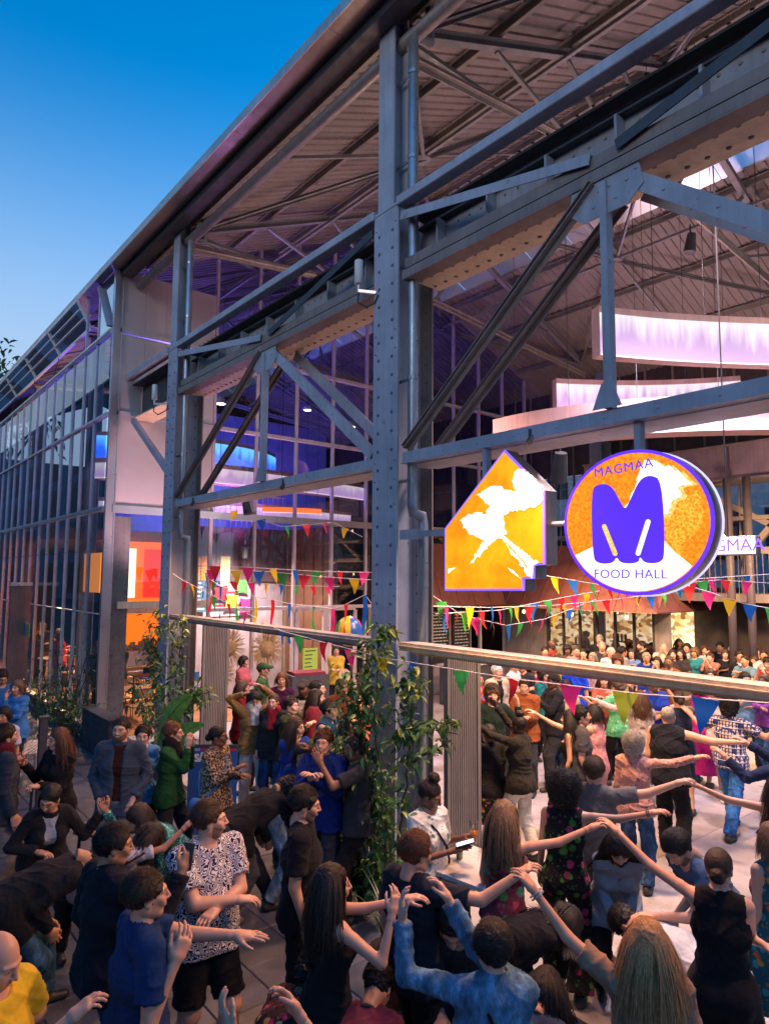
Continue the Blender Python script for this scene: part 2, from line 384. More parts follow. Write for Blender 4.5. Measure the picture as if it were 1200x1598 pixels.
# ---------------------------------------------------------------- hand template: wrist at origin, fingers +Y, palm faces -Z, thumb on +X
HANDS = {}
def hand_template(pose, fine):
    key = (pose, fine)
    if key in HANDS: return HANDS[key]
    h = .0040 if fine == 2 else (.0055 if fine == 1 else .0085)
    F = Field((-.07, -.05, -.10), (.10, .22, .06), h)
    F.seg((0, -.03, 0), (0, .02, 0), .025, .024, (1, 0, 0), 1.15, k=.02)
    F.seg((.022, .03, 0), (.026, .080, -.001), .015, .013, k=.02); F.seg((.004, .02, 0), (.006, .088, 0), .015, .0135, k=.02)
    F.seg((-.012, .02, 0), (-.014, .085, 0), .015, .013, k=.02); F.seg((-.022, .025, -.002), (-.033, .076, -.002), .014, .012, k=.02)
    curl = dict(flat=(2, 5, 4), relaxed=(18, 25, 20), grip=(48, 62, 42), spread=(-4, 8, 6), point=(55, 70, 40), drape=(28, 14, 10))[pose]
    spread = 10 if pose == 'spread' else 3
    for i, (bx, by, L, r) in enumerate(((.029, .086, .072, .0088), (.008, .093, .080, .0092), (-.013, .089, .074, .0088), (-.033, .078, .058, .0078))):
        cu = (4, 6, 6) if (pose == 'point' and i == 0) else curl; a = 0.0; p = np.array((bx, by, 0.0)); sp = rad((1.5 - i) * spread)
        for ln, c, r0, r1 in ((.45, cu[0], r, r * .95), (.30, cu[1], r * .95, r * .88), (.25, cu[2], r * .88, r * .76)):
            a += rad(c + i * 1.5); q = p + L * ln * np.array((math.sin(sp) * math.cos(a), math.cos(sp) * math.cos(a), -math.sin(a)))
            F.seg(p, q, r0, r1, k=.0035); p = q
    op = pose in ('spread', 'flat', 'point')
    a = np.array((.020, .018, -.004)); b = np.array((.046, .050, -.016)); c = b + (np.array((.022, .028, -.006)) if op else np.array((.004, .032, -.016))); e = c + (np.array((.010, .022, -.003)) if op else np.array((-.008, .020, -.010)))
    F.seg(a, b, .017, .0125, k=.014); F.seg(b, c, .0115, .0102, k=.004); F.seg(c, e, .0102, .0082, k=.003)
    V, Q = F.mesh(); HANDS[key] = (V, Q); return HANDS[key]

def rot_axis(ax, ang):
    return np.array(Matrix.Rotation(ang, 3, Vector(ax)))
def frame_from(fwd, up):
    y = nrm(fwd); x = nrm(np.cross(y, up)); z = np.cross(x, y); return np.stack([x, y, z], 1)

SKIN = dict(pale=(.62, .37, .27), fair=(.56, .32, .22), tan=(.45, .24, .15), olive=(.40, .22, .13), brown=(.20, .095, .055), dark=(.085, .042, .028))
HAIRC = dict(black=(.010, .008, .008), dark=(.025, .015, .011), brown=(.06, .032, .018), auburn=(.11, .038, .018), chestnut=(.09, .045, .022), blond=(.48, .24, .10), dirty=(.17, .10, .055), grey=(.30, .28, .26), white=(.62, .60, .56), red=(.16, .055, .025))

def skin_mat():
    if 'skin' in MATS: return MATS['skin']
    m, t, b = nodes_of('skin'); a = t.nodes.new('ShaderNodeAttribute'); a.attribute_name = 'tone'
    n = noise(t, coords(t), 22, 4); c = mixc(t, ramp(t, n, [(.35, (0, 0, 0)), (.7, (.35, .35, .35))]), a.outputs['Color'], (.9, .62, .52), 'MULTIPLY')
    lnk(t, c, b.inputs['Base Color']); b.inputs['Roughness'].default_value = .48
    b.inputs['Subsurface Weight'].default_value = 0.12; b.inputs['Subsurface Radius'].default_value = (.02, .008, .004); b.inputs['Subsurface Scale'].default_value = .3
    bump(t, b, noise(t, coords(t), 160, 3), .12, .002); MATS['skin'] = m; return m
def hair_mat(col):
    k = 'hair_%.2f_%.2f_%.2f' % col
    if k in MATS: return MATS[k]
    m, t, b = nodes_of('hair'); n = noise(t, coords(t, (60, 60, 6)), 3, 4); n2 = noise(t, coords(t), 9, 2)
    hi = tuple(min(1, c * 2.3 + .012) for c in col); lo = tuple(c * .55 for c in col)
    c = ramp(t, n, [(.32, lo), (.5, col), (.72, hi)]); c = mixc(t, n2, c, tuple(x * .7 for x in col)); lnk(t, c, b.inputs['Base Color'])
    b.inputs['Roughness'].default_value = .5; b.inputs['Specular IOR Level'].default_value = .35; bump(t, b, noise(t, coords(t, (120, 120, 10)), 2, 3), .7, .006); MATS[k] = m; return m
def cloth(key):
    """key: ('plain', rgb) or ('name', ...)"""
    k = 'cloth' + str(key)
    if k in MATS: return MATS[k]
    kind = key[0]; m, t, b = nodes_of(kind + '_cloth'); v = coords(t); b.inputs['Roughness'].default_value = .9; b.inputs['Specular IOR Level'].default_value = .12
    b.inputs['Sheen Weight'].default_value = .04
    fold = noise(t, v, 7, 3); weave = noise(t, v, 260, 2)
    def vor(scale, feat='F1', src=v):
        n = t.nodes.new('ShaderNodeTexVoronoi'); n.feature = feat; n.inputs['Scale'].default_value = scale; lnk(t, src, n.inputs['Vector']); return n
    def warp(scale, amt):
        n = t.nodes.new('ShaderNodeTexNoise'); n.inputs['Scale'].default_value = scale; lnk(t, v, n.inputs['Vector'])
        q = t.nodes.new('ShaderNodeVectorMath'); q.operation = 'MULTIPLY_ADD'; lnk(t, n.outputs[1], q.inputs[0]); q.inputs[1].default_value = (amt,) * 3; lnk(t, v, q.inputs[2]); return q.outputs[0]
    if kind == 'plain':
        col = key[1]; c = ramp(t, fold, [(.3, tuple(x * .82 for x in col)), (.7, tuple(min(1, x * 1.15) for x in col))])
    elif kind == 'denim':
        col = key[1]; n = noise(t, coords(t, (1, 1, .4)), 14, 7, .7); c = ramp(t, n, [(.36, tuple(x * .45 for x in col)), (.52, col), (.68, tuple(min(1, x * 2.2) for x in col))]); b.inputs['Sheen Weight'].default_value = 0
    elif kind == 'squiggle':       # dark wavy short strokes on white
        w = t.nodes.new('ShaderNodeTexWave'); w.inputs['Scale'].default_value = 14; w.inputs['Distortion'].default_value = 16; w.inputs['Detail'].default_value = 0; w.inputs['Detail Scale'].default_value = 2.2; lnk(t, v, w.inputs['Vector'])
        c = ramp(t, w.outputs[0], [(0, (.015, .018, .06)), (.47, (.015, .018, .06)), (.55, (.72, .70, .74))])
    elif kind == 'leopard':
        d = vor(46, 'F1', warp(30, .012)); c = ramp(t, d.outputs['Distance'], [(0, (.50, .38, .26)), (.22, (.03, .022, .018)), (.48, (.03, .022, .018)), (.58, (.42, .31, .21))])
    elif kind == 'floral':         # ('floral', ground, colour, colour, leaf, scale)
        d = vor(key[5], 'F1', warp(14, .03)); q = vor(key[5], 'F1', warp(14, .03)); r = ramp(t, q.outputs['Color'], [(0, key[2]), (.45, key[3]), (.7, key[4])], 'CONSTANT')
        c = mixc(t, ramp(t, d.outputs['Distance'], [(.30, (1, 1, 1)), (.38, (0, 0, 0))]), key[1], r)
        e = vor(key[5] * 2.3, 'F1', warp(20, .05)); c = mixc(t, ramp(t, e.outputs['Distance'], [(.16, (.8, .8, .8)), (.24, (0, 0, 0))]), c, key[4])
    elif kind == 'check':
        x = t.nodes.new('ShaderNodeSeparateXYZ'); lnk(t, coords(t, (1, 1, 1)), x.inputs[0])
        def band(o, f, ph, lo): s = math_n(t, 'SINE', math_n(t, 'MULTIPLY', o, v=f)); return math_n(t, 'GREATER_THAN', s, v=lo)
        bx = math_n(t, 'MAXIMUM', band(x.outputs[0], 150, 0, .45), band(x.outputs[1], 150, 0, .45)); bz = band(x.outputs[2], 150, 0, .45)
        c = mixc(t, bx, (.62, .50, .42), (.03, .05, .20)); c = mixc(t, math_n(t, 'MULTIPLY', bz, v=.75), c, (.02, .03, .13)); q = band(x.outputs[2], 75, 0, .96); c = mixc(t, q, c, (.7, .7, .75))
    elif kind == 'stripe':
        w = t.nodes.new('ShaderNodeTexWave'); w.bands_direction = 'Z'; w.inputs['Scale'].default_value = key[3]; lnk(t, v, w.inputs['Vector']); c = ramp(t, w.outputs[0], [(.45, key[1]), (.55, key[2])])
    elif kind == 'sequin':
        d = vor(130); c = ramp(t, d.outputs['Color'], [(0, (.005, .03, .035)), (.6, (.01, .10, .12)), (.85, (.2, .7, .75))]); b.inputs['Metallic'].default_value = .7; b.inputs['Roughness'].default_value = .25
    lnk(t, c, b.inputs['Base Color'])
    s = math_n(t, 'ADD', math_n(t, 'MULTIPLY', fold, v=1.0), math_n(t, 'MULTIPLY', weave, v=.10)); bump(t, b, s, .7, .04); MATS[k] = m; return m

NP = [0]
def person(px, py, H=1.72, yaw=0, sex='m', skin='fair', hair='short', hc='dark', top=('tee', ('plain', (.02, .02, .025))), bottom=('trousers', ('plain', (.02, .02, .03))),
           shoes=(.03, .03, .03), arms=None, lean=0, side=0, crouch=0, hyaw=0, hpitch=0, beard=None, step=.12, build=1.0, fine=1, label='', group=None, open_mouth=False,
           smile=True, hands=('relaxed', 'relaxed'), under=None, hat=None, glasses=None, scarf=None, seated=False, hz=None, twist=0, bag=None, at=None, extras=True):
    """yaw: heading of the body in degrees, measured from straight away from the camera, clockwise (90 faces right in the picture)"""
    NP[0] += 1; seed = NP[0]; rr = random.Random(seed * 13 + 5); k = H / 1.75; fem = sex == 'f'
    h_body = {2: .0100, 1: .0135, 0: .021}[fine]
    # ---- skeleton in local metres (y forward)
    dz = -crouch
    pel = np.array((0, -math.sin(rad(max(lean, 0))) * .20, .95 * k + dz))
    if seated: pel = np.array((0, -.1, .50))
    L = rad(lean); tilt = rad(side)
    up = np.array((math.sin(tilt), math.sin(L) * math.cos(tilt), math.cos(L) * math.cos(tilt))); sd = nrm(np.cross(nrm(np.cross(up, (1, 0, 0))), up)) * -1
    sd = nrm(np.array((1, 0, 0)) - up * up[0]); tw = rad(twist)
    up2 = nrm(up + np.array((0, math.sin(L) * .25, -abs(math.sin(L)) * .12)))
    waist = pel + up * .14 * k; chest = waist + up2 * .17 * k; neck = chest + up2 * .20 * k
    sd2 = rot_axis(up2, -tw) @ nrm(np.array((1, 0, 0)) - up2 * up2[0]); fw2 = np.cross(up2, sd2)
    shw = (.150 if fem else .176) * k * (1 + (build - 1) * .4)
    Rb = np.stack([sd2, fw2, up2], 1)
    # head orientation: straightens up partly when leaning, then turned
    hu = nrm(up2 * .65 + np.array((0, 0, .35)) if abs(lean) < 60 else up2); hf = nrm(fw2 - hu * (fw2 @ hu)); hs_ = np.cross(hf, hu)
    R0 = np.stack([hs_, hf, hu], 1); R0 = R0 @ rot_axis((0, 0, 1), -rad(hyaw)) @ rot_axis((1, 0, 0), rad(hpitch))
    hscale = (1.0 if not fem else .955) * (0.96 + .04 * k)
    hc_pos = neck + hu * .150 * k + R0[:, 1] * .022
    headtop = hc_pos + R0[:, 2] * .118 * hscale
    # ---- placing it: the line of sight to the top of the head meets the height of that head
    if at is not None: root = np.array((at[0], at[1], 0.0)); base_yaw = math.atan2(at[0], at[1])
    else:
        zt = float(max(headtop[2], hc_pos[2] + .09)); P = on_z(px, py, zt + (hz or 0)); base_yaw = math.atan2(P[0], P[1])
    A = base_yaw + rad(yaw); ca, sa = math.cos(-A), math.sin(-A); RZ = np.array(((ca, -sa, 0), (sa, ca, 0), (0, 0, 1)))
    if at is None:
        lh = RZ @ np.array((headtop[0], headtop[1], 0)); root = np.array((P[0] - lh[0], P[1] - lh[1], hz or 0.0))
    def Wd(p): return RZ @ np.asarray(p, float) + root
    def Lc(p): return RZ.T @ (np.asarray(p, float) - root)
    # ---- legs
    hipw = (.095 if fem else .088) * k; hips = [pel + np.array((s * hipw, 0, -.03 * k)) for s in (-1, 1)]
    feet = []; knees = []
    for i, s in enumerate((-1, 1)):
        f = np.array((s * (.10 * k + .04 * rr.random()), (step if i == 0 else -step) * (.6 + .8 * rr.random()), .085 * k))
        if seated: f = np.array((s * .10, .38, .09))
        Lt = .44 * k; Ls = .43 * k; d = f - hips[i]; D = min(np.linalg.norm(d), Lt + Ls - .003); u = nrm(d); f = hips[i] + u * D if D > Lt + Ls - .004 and False else f
        D = min(np.linalg.norm(f - hips[i]), Lt + Ls - .002); a = (Lt ** 2 - Ls ** 2 + D * D) / (2 * D); hh = math.sqrt(max(0, Lt * Lt - a * a)); pole = nrm(np.array((s * .15, 1, 0.0)) - u * (u @ np.array((s * .15, 1, 0.0))))
        knees.append(hips[i] + u * a + pole * hh); feet.append(f)
    # ---- arms
    arms = arms or ('down', 'down'); Lu, Lf = .285 * k, .255 * k; sh, el, wr, hd = [], [], [], []
    for i, s in enumerate((-1, 1)):
        S0 = neck - up2 * .035 * k + sd2 * s * shw; spec = arms[i]; pole = sd2 * s * .5 - np.array((0, 0, 1.0)) - fw2 * .25
        def body(x, y, z): return S0 + sd2 * x * k + fw2 * y * k + up2 * z * k
        if spec == 'down': T = S0 + np.array((s * .07, .06, -.52)) * k; pole = -fw2
        elif spec == 'pocket': T = body(s * -.02, .10, -.46); pole = -fw2 + sd2 * s
        elif spec == 'cross': T = body(-s * .26, .24 + .03 * i, -.27 + .03 * i); pole = sd2 * s - up2 * .6
        elif spec == 'clap': T = body(-s * .15, .30, -.08); pole = -up2 + sd2 * s * .6
        elif spec == 'phone': T = body(-s * .10, .33, -.12); pole = -up2 + sd2 * s * .4
        elif spec == 'face': T = body(-s * .10, .22, .06); pole = -up2 + fw2 * .3
        elif spec == 'photo': T = body(-s * .14, .30, .10); pole = -up2 + sd2 * s * .4
        elif spec == 'hold': T = body(-s * .08, .32, -.22); pole = -up2
        elif spec == 'headtop': T = headtop + sd2 * s * .02 + fw2 * .03; pole = sd2 * s + up2 * .3
        elif spec == 'out': T = body(s * .45, .1, .02); pole = -up2
        elif spec[0] == 'w': T = Lc(np.array(spec[1:4])); pole = -np.array((0, 0, 1.0)) + sd2 * s * .3
        else:                                   # ('p', px, py[, z]) : a point on the sight line, at height z or the closest one within reach
            T = None; reach = (Lu + Lf) * .985
            S0w = Wd(S0)
            if len(spec) > 3:
                T = on_z(spec[1], spec[2], spec[3])
                if np.linalg.norm(T - S0w) > reach: T = None
            if T is None:
                d = nrm(ray(spec[1], spec[2])); o = np.array((0, 0, CAM_H)); tc = (S0w - o) @ d; T = o + d * tc
                gap = np.linalg.norm(T - S0w)
            T = Lc(T); pole = -np.array((0, 0, 1.0)) * .8 + sd2 * s * .3
        d = T - S0; D = np.linalg.norm(d); u = d / D; D = min(max(D, .12), Lu + Lf - .004)
        a = (Lu ** 2 - Lf ** 2 + D * D) / (2 * D); hh = math.sqrt(max(0, Lu * Lu - a * a)); pp = nrm(pole - u * (pole @ u)); E = S0 + u * a + pp * hh; Wr = S0 + u * D
        sh.append(S0); el.append(E); wr.append(Wr); hd.append(nrm(Wr - E))
    # ---- world joints
    g = dict(pel=Wd(pel), waist=Wd(waist), chest=Wd(chest), neck=Wd(neck), hc=Wd(hc_pos)); SD = RZ @ sd2; UP = RZ @ up2; FW = RZ @ fw2; SD0 = RZ @ np.array((1.0, 0, 0)); FW0 = RZ @ np.array((0, 1.0, 0))
    hips, knees, feet, sh, el, wr = [[Wd(p) for p in q] for q in (hips, knees, feet, sh, el, wr)]; hd = [RZ @ d for d in hd]
    allp = [*g.values(), *hips, *knees, *feet, *sh, *el, *wr]; lo = np.min(allp, 0) - .22; hi = np.max(allp, 0) + .22; lo[2] = max(lo[2], -.03)
    b = build
    def torso(F, o=0.0, long=0.0, kk=.05):
        F.seg(g['pel'] - UP * .02, g['pel'] + UP * .03, (.112 if fem else .104) * k * b + o, .108 * k * b + o, SD0, 1.42, k=kk)
        F.seg(g['pel'] + UP * .03, g['waist'], .104 * k * b + o, (.088 if fem else .100) * k * b + o, SD, 1.34 if not fem else 1.30, k=kk)
        F.seg(g['waist'], g['chest'], (.088 if fem else .100) * k * b + o, (.104 if fem else .116) * k * (b * .5 + .5) + o, SD, 1.34, k=kk)
        F.seg(g['chest'], g['neck'] - UP * .07 * k, (.106 if fem else .118) * k * (b * .5 + .5) + o, .085 * k + o, SD, 1.45, k=kk)
        F.seg(g['neck'] - UP * .05 * k - SD * shw * .86, g['neck'] - UP * .05 * k + SD * shw * .86, .052 * k + o, .052 * k + o, k=kk)
        for s in (-1, 1): F.seg(g['neck'] + UP * .02 - FW * .01, g['neck'] - UP * .035 * k + SD * s * shw * .7 - FW * .01, .040 * k + o * .7, .042 * k + o, k=.04)
        if b > 1.1: F.ell(g['waist'] + FW * .05, I3, .12 * b * k + o, .12 * b * k + o, .13 * k + o, k=.06)
        if fem:
            for s in (-1, 1): F.ell(g['chest'] + UP * .015 + FW * .085 * k + SD * s * .068 * k, I3, .062 * k + o, .060 * k + o, .062 * k + o, k=.035)
        for s in (-1, 1): F.ell(g['pel'] - UP * .05 - FW0 * .055 * k + SD0 * s * .075 * k, I3, .088 * k * b + o, .090 * k * b + o, .10 * k + o, k=.05)
    am = (.8 if fem else 1.0) * k * (b * .5 + .5); lm = (.95 if fem else 1.0) * k * (b * .5 + .5)
    def arm(F, i, o=0.0, frac=2.0, kk=.03, loose=0.0, start=0):
        """frac: 1 = whole upper arm, 2 = to the wrist"""
        a, e, w = sh[i], el[i], wr[i]
        if frac <= 1:
            q = a + (e - a) * frac; F.seg(a, q, .050 * am + o, (.050 - .010 * frac) * am + o + loose, k=kk, cutb=True); return
        m_ = a + (e - a) * .3; F.seg(a, m_, .050 * am + o, .047 * am + o, k=kk); F.seg(m_, e, .047 * am + o, .040 * am + o, k=.010); q = e + (w - e) * min(1, frac - 1); kk = .010
        F.seg(e, q, .040 * am + o, (.040 - .014 * min(1, frac - 1)) * am + o + loose, k=kk, cutb=frac < 2 or o > 0)
    def leg(F, i, o=0.0, frac=2.0, kk=.04, loose=0.0):
        a, e, w = hips[i], knees[i], feet[i]
        if frac <= 1: q = a + (e - a) * frac; F.seg(a, q, .088 * lm + o, (.088 - .03 * frac) * lm + o + loose, k=kk, cutb=True); return
        F.seg(a, e, .088 * lm + o, .056 * lm + o + (loose * .4 + .008 if o else 0), k=kk)
        q = e + (w - e) * min(1, frac - 1)
        if o == 0: c = e + (w - e) * .3 - FW0 * .014; F.seg(e, c, .054 * lm, .054 * lm, k=kk); F.seg(c, w, .054 * lm, .036 * lm, k=kk)
        else: F.seg(e, q, .056 * lm + o + loose * .4 + .008, .042 * lm + o + loose, k=kk, cutb=True)
    T = empty('person', tuple(root), label, 'person', group); org = Vector(tuple(root))
    def put(name, V, Q, mat, dispf=None, tone=None):
        if dispf is not None:
            N = vnormals(V, Q); V = V + N * dispf(V)[:, None]
        o = mesh_np(name, V - np.array(root), Q, mat, None, True); o.parent = T
        if tone is not None:
            at_ = o.data.color_attributes.new('tone', 'FLOAT_COLOR', 'POINT'); c = np.ones((len(V), 4), np.float32); c[:, :3] = tone; at_.data.foreach_set('color', c.ravel())
        return o
    # ---- skin body
    F = Field(lo, hi, h_body); torso(F, 0); F.seg(g['neck'] - UP * .03, g['hc'] - R0w(RZ, R0, 2) * .04 - R0w(RZ, R0, 1) * .02, .056 * k * (.88 if fem else 1.04), .052 * k * (.86 if fem else 1.04), k=.03)
    for i in (0, 1): arm(F, i); leg(F, i); F.seg(feet[i] - np.array((0, 0, .03)), feet[i] + FW0 * .10 - np.array((0, 0, .05)), .035, .028, k=.02)
    V, Q = F.mesh(); V = relax(V, Q, 2, .5)
    base = np.array(SKIN[skin]); Vs = [V]; Qs = [Q]; tones = [np.tile(base, (len(V), 1))]; n = len(V)
    HV, HQ, HK = head_template(sex, fine, open_mouth, smile); RH = RZ @ R0
    HV2 = (HV * hscale) @ RH.T + g['hc']; hcv = np.array(HAIRC[hc]); tn = np.tile(base, (len(HV), 1))
    tn *= (1 + .10 * wob(HV * 1, 40, seed))[:, None]
    pal = {1: (.42, .38, .36), 2: (.035, .022, .015), 3: base * np.array((.80, .52, .52)), 4: hcv * .8 + base * .12, 6: (.05, .012, .012), 8: (.75, .70, .64), 9: base * .62}
    for kk_, c in pal.items(): tn[HK == kk_] = c
    if beard: tn[HK == 5] = np.array(HAIRC[beard]) * .7 + base * .28
    elif sex == 'm': tn[HK == 5] = base * .90
    Vs.append(HV2); Qs.append(HQ + n); tones.append(tn); n += len(HV)
    hscl = k * (.93 if fem else 1.04)
    for i, s in enumerate((-1, 1)):
        TV, TQ = hand_template(hands[i], fine); d = hd[i]
        # palm: faces down for stretched arms, inwards when the arm hangs
        pal_n = np.array((0, 0, -1.0)) if abs(d[2]) < .75 else -SD * s
        up_h = -pal_n; x = nrm(np.cross(d, up_h)); z = np.cross(x, d); R = np.stack([x, d, z], 1)
        TVl = TV.copy(); Qh = TQ
        if s > 0: TVl[:, 0] *= -1; Qh = TQ[:, ::-1]
        Vs.append(((TVl * hscl) @ R.T + wr[i]).astype(np.float32)); Qs.append(Qh + n); n += len(TV); tones.append(np.tile(base * 1.04, (len(TV), 1)))
    put('body', np.concatenate(Vs), np.concatenate(Qs), skin_mat(), None, np.concatenate(tones))
    # ---- clothes
    sfold = seed * 3.1
    def folds(V): 
        a = .0035
        w1 = wob(V, 11, sfold); u_ = V @ (SD * .5 + UP * .8) + .05 * w1; r1 = 1 - np.abs(np.sin(u_ * 34 + 2.5 * wob(V, 7, sfold + 1)))
        r2 = 1 - np.abs(np.sin((V @ (UP * .7 - SD * .7)) * 27 + 3 * wob(V, 6, sfold + 5)))
        msk = np.clip(.5 + wob(V, 9, sfold + 9), 0, 1)
        return a * w1 + (.011 * r1 ** 3 * msk + .010 * r2 ** 3 * (1 - msk)) - .002 + .0015 * wob(V, 95, sfold + 7)
    def garment(name, fn, mat, disp=True):
        F = Field(lo, hi, h_body); fn(F); V, Q = F.mesh()
        if len(V) < 8: return None
        V = relax(V, Q, 1, .4); return put(name, V, Q, mat, folds if disp else None)
    bk, bm = bottom[0], cloth(bottom[1]) if bottom[1] else None
    bt = garment_legs = None
    hem_pt = g['pel'] - UP * .10
    if bk in ('trousers', 'jeans', 'shorts', 'wide'):
        fr = 1.97 if bk != 'shorts' else .88; lo_ = .018 if bk != 'wide' else .055
        def fn(F):
            F.seg(g['pel'] - UP * .02, g['pel'] + UP * .05, .112 * k * b + .012, .106 * k * b + .012, SD0, 1.42, k=.05, cutb=True)
            for s in (-1, 1): F.ell(g['pel'] - UP * .05 - FW0 * .055 * k + SD0 * s * .075 * k, I3, .096 * k * b, .098 * k * b, .11 * k, k=.05)
            for i in (0, 1): leg(F, i, .013, fr, .035, lo_)
        garment('shorts' if bk == 'shorts' else 'trousers', fn, bm)
    elif bk in ('skirt', 'longskirt'):
        def fn(F):
            end = g['pel'] * 1.0; ztop = g['pel'][2]; mid = (knees[0] + knees[1]) / 2 if bk == 'skirt' else (feet[0] + feet[1]) / 2 + np.array((0, 0, .08))
            F.seg(g['pel'] + UP * .09, mid, .122 * k * b, .20 * k, SD0, 1.25, k=.04, cutb=True, cuta=True)
            for i in (0, 1): F.seg(hips[i], hips[i] + (knees[i] - hips[i]) * .9, .105 * k, .095 * k, k=.05)
            for s in (-1, 1): F.ell(g['pel'] - UP * .05 - FW0 * .055 * k + SD0 * s * .075 * k, I3, .104 * k * b, .106 * k * b, .115 * k, k=.05)
        def sk(V): ang = np.arctan2((V - g['pel']) @ SD0, (V - g['pel']) @ FW0); dn = np.clip((g['pel'][2] - V[:, 2]) / .5, 0, 1.4); return .014 * dn * np.sin(ang * 11 + sfold)
        F = Field(lo, hi, h_body); fn(F); V, Q = F.mesh(); put('skirt', V, Q, bm, sk)
    tk, tm = top[0], cloth(top[1]) if top[1] else None
    def neckhole(F, r=.066, drop=.0, front=.02): F.ell(g['neck'] + UP * (.035 - drop) + FW * front, I3, r * k, r * k, .055 * k + drop, k=.01, sub=True)
    hem = {'tank': .10, 'crop': -.06, 'jacket': .16, 'coat': .30, 'cape': .2}.get(tk, .13)
    def cuthem(F):
        p = g['pel'] - UP * hem * k * .9; F.halfspace(p, -UP if abs(lean) < 75 else -UP)
    if under:
        def fu(F): torso(F, .010); neckhole(F, .062); F.halfspace(g['pel'] - UP * .06, -UP)
        garment('shirt', fu, cloth(under))
    if tk in ('tee', 'long', 'tank', 'crop', 'jacket', 'polo', 'dress', 'vest', 'strapless', 'dresslong', 'coat', 'robe', 'puff'):
        o = {'tank': .010, 'crop': .008, 'strapless': .009, 'jacket': .022, 'coat': .028, 'vest': .028, 'puff': .045, 'robe': .030, 'dress': .010, 'dresslong': .010}.get(tk, .016)
        def fn(F):
            torso(F, o)
            F.seg(g['pel'] - UP * hem * k, g['waist'], .118 * k * b + o * .8, .100 * k * b + o, SD0, 1.38, k=.05) if tk not in ('tank', 'crop', 'strapless') else None
            for i in (0, 1):
                if tk in ('tee', 'polo'): arm(F, i, .017, .72, .03, .012)
                elif tk in ('long', 'jacket', 'coat', 'robe', 'puff'): arm(F, i, .014 if tk == 'long' else .019 if tk != 'puff' else .032, 1.93, .03, .006)
                elif tk == 'three': arm(F, i, .014, 1.4, .03, .006)
            if tk not in ('tank', 'crop', 'strapless', 'dress', 'dresslong'):
                for i in (0, 1): F.seg(hips[i] + UP * .02, hips[i] + (knees[i] - hips[i]) * .4, .101 * lm + o, .092 * lm + o + .012, k=.06)
            if tk in ('dress', 'dresslong'):
                mid = (knees[0] + knees[1]) / 2 if tk == 'dress' else (feet[0] + feet[1]) / 2 + np.array((0, 0, .12)); F.seg(g['pel'] + UP * .05, mid, .125 * k, .19 * k, SD0, 1.25, k=.06, cutb=True)
            else: cuthem(F)
            if tk in ('tank', 'dress', 'dresslong', 'crop', 'vest'):
                neckhole(F, .072, .06, .02); 
                for s in (-1, 1): F.ell(sh[(s + 1) // 2] + SD * s * .035 - UP * .02, I3, .068 * k, .075 * k, .085 * k, k=.012, sub=True)
            elif tk == 'strapless': F.halfspace(g['chest'] + UP * .075, UP)
            elif tk in ('jacket', 'coat', 'puff') and under: neckhole(F, .070, .03, .03); op = [g['neck'] + FW * .11, g['chest'] + FW * .165, g['waist'] + FW * .155, g['pel'] + FW * .17]; F.seg(op[0], op[1], .055, .050, k=.01, sub=True); F.seg(op[1], op[2], .050, .045, k=.01, sub=True); F.seg(op[2], op[3], .045, .06, k=.01, sub=True)
            else: neckhole(F)
        garment({'tee': 'shirt', 'polo': 'shirt', 'long': 'sweater', 'tank': 'tank_top', 'crop': 'crop_top', 'dresslong': 'dress', 'strapless': 'top', 'puff': 'jacket'}.get(tk, tk) if not (under and tk == 'tee') else 'shirt', fn, tm)
        if tk in ('jacket', 'polo', 'coat', 'puff') and fine:
            F = Field(g['neck'] - .15, g['neck'] + .17, .009)
            F.seg(g['neck'] - UP * .005, g['neck'] + UP * .045, .082 * k, .074 * k, SD, 1.08, k=.01, cuta=True, cutb=True); F.seg(g['neck'] - UP * .03, g['neck'] + UP * .09, .066 * k, .062 * k, SD, 1.08, k=.008, sub=True)
            F.seg(g['neck'] + FW * .12 - UP * .05, g['neck'] + FW * .12 + UP * .08, .030, .055, k=.008, sub=True); V, Q = F.mesh(); 
            if len(V): put('collar', V, Q, tm)
    # ---- shoes
    for i in (0, 1):
        if not extras: break
        sc_, so_ = (shoes, False) if not isinstance(shoes, str) else ((.5, .3, .2), True)
        F = Field(feet[i] - .2, feet[i] + .25, .011 if fine else .016); z0 = np.array((0, 0, 1.0)); ft = feet[i] - z0 * (feet[i][2] - root[2])
        F.seg(ft + z0 * .045 - FW0 * .035, ft + z0 * .035 + FW0 * .14, .040, .034, SD0, 1.12, k=.02); F.seg(ft + z0 * .05, feet[i] + z0 * .01, .042, .043, k=.03, cutb=True)
        F.halfspace(ft + z0 * .004, -z0); V, Q = F.mesh()
        if len(V): put('shoe', V, Q, plain('shoe%.2f%.2f%.2f' % tuple(sc_), sc_, .5))
    # ---- hair
    RHm = RH; hcw = g['hc']
    def Hp(p): return (np.asarray(p) * hscale) @ RHm.T + hcw
    if hair and hair != 'bald':
        hmat = hair_mat(HAIRC[hc]); hh = {2: .0055, 1: .0075, 0: .012}[fine]
        vol = {'short': .013, 'crop': .005, 'curly': .035, 'bigcurly': .055, 'long': .014, 'bun': .007, 'bob': .016, 'pony': .007, 'fringe': .014, 'balding': .004, 'topbun': .007}[hair]
        F = Field((-.17, -.20, -.17), (.17, .17, .20), hh)
        F.ell((0, -.020, .032), I3, .074 + vol, .094 + vol, .088 + vol, k=.01)
        if hair in ('long', 'bob', 'curly', 'bigcurly', 'fringe'): F.ell((0, -.045, -.02), I3, .074 + vol * .8, .066 + vol, .085 + vol * .5, k=.04)
        if hair == 'long':
            for q in (-1, 1): F.seg((q * .074, -.005, .03), (q * .086, -.005, -.16), .022, .020, (0, 1, 0), 1.8, k=.02)
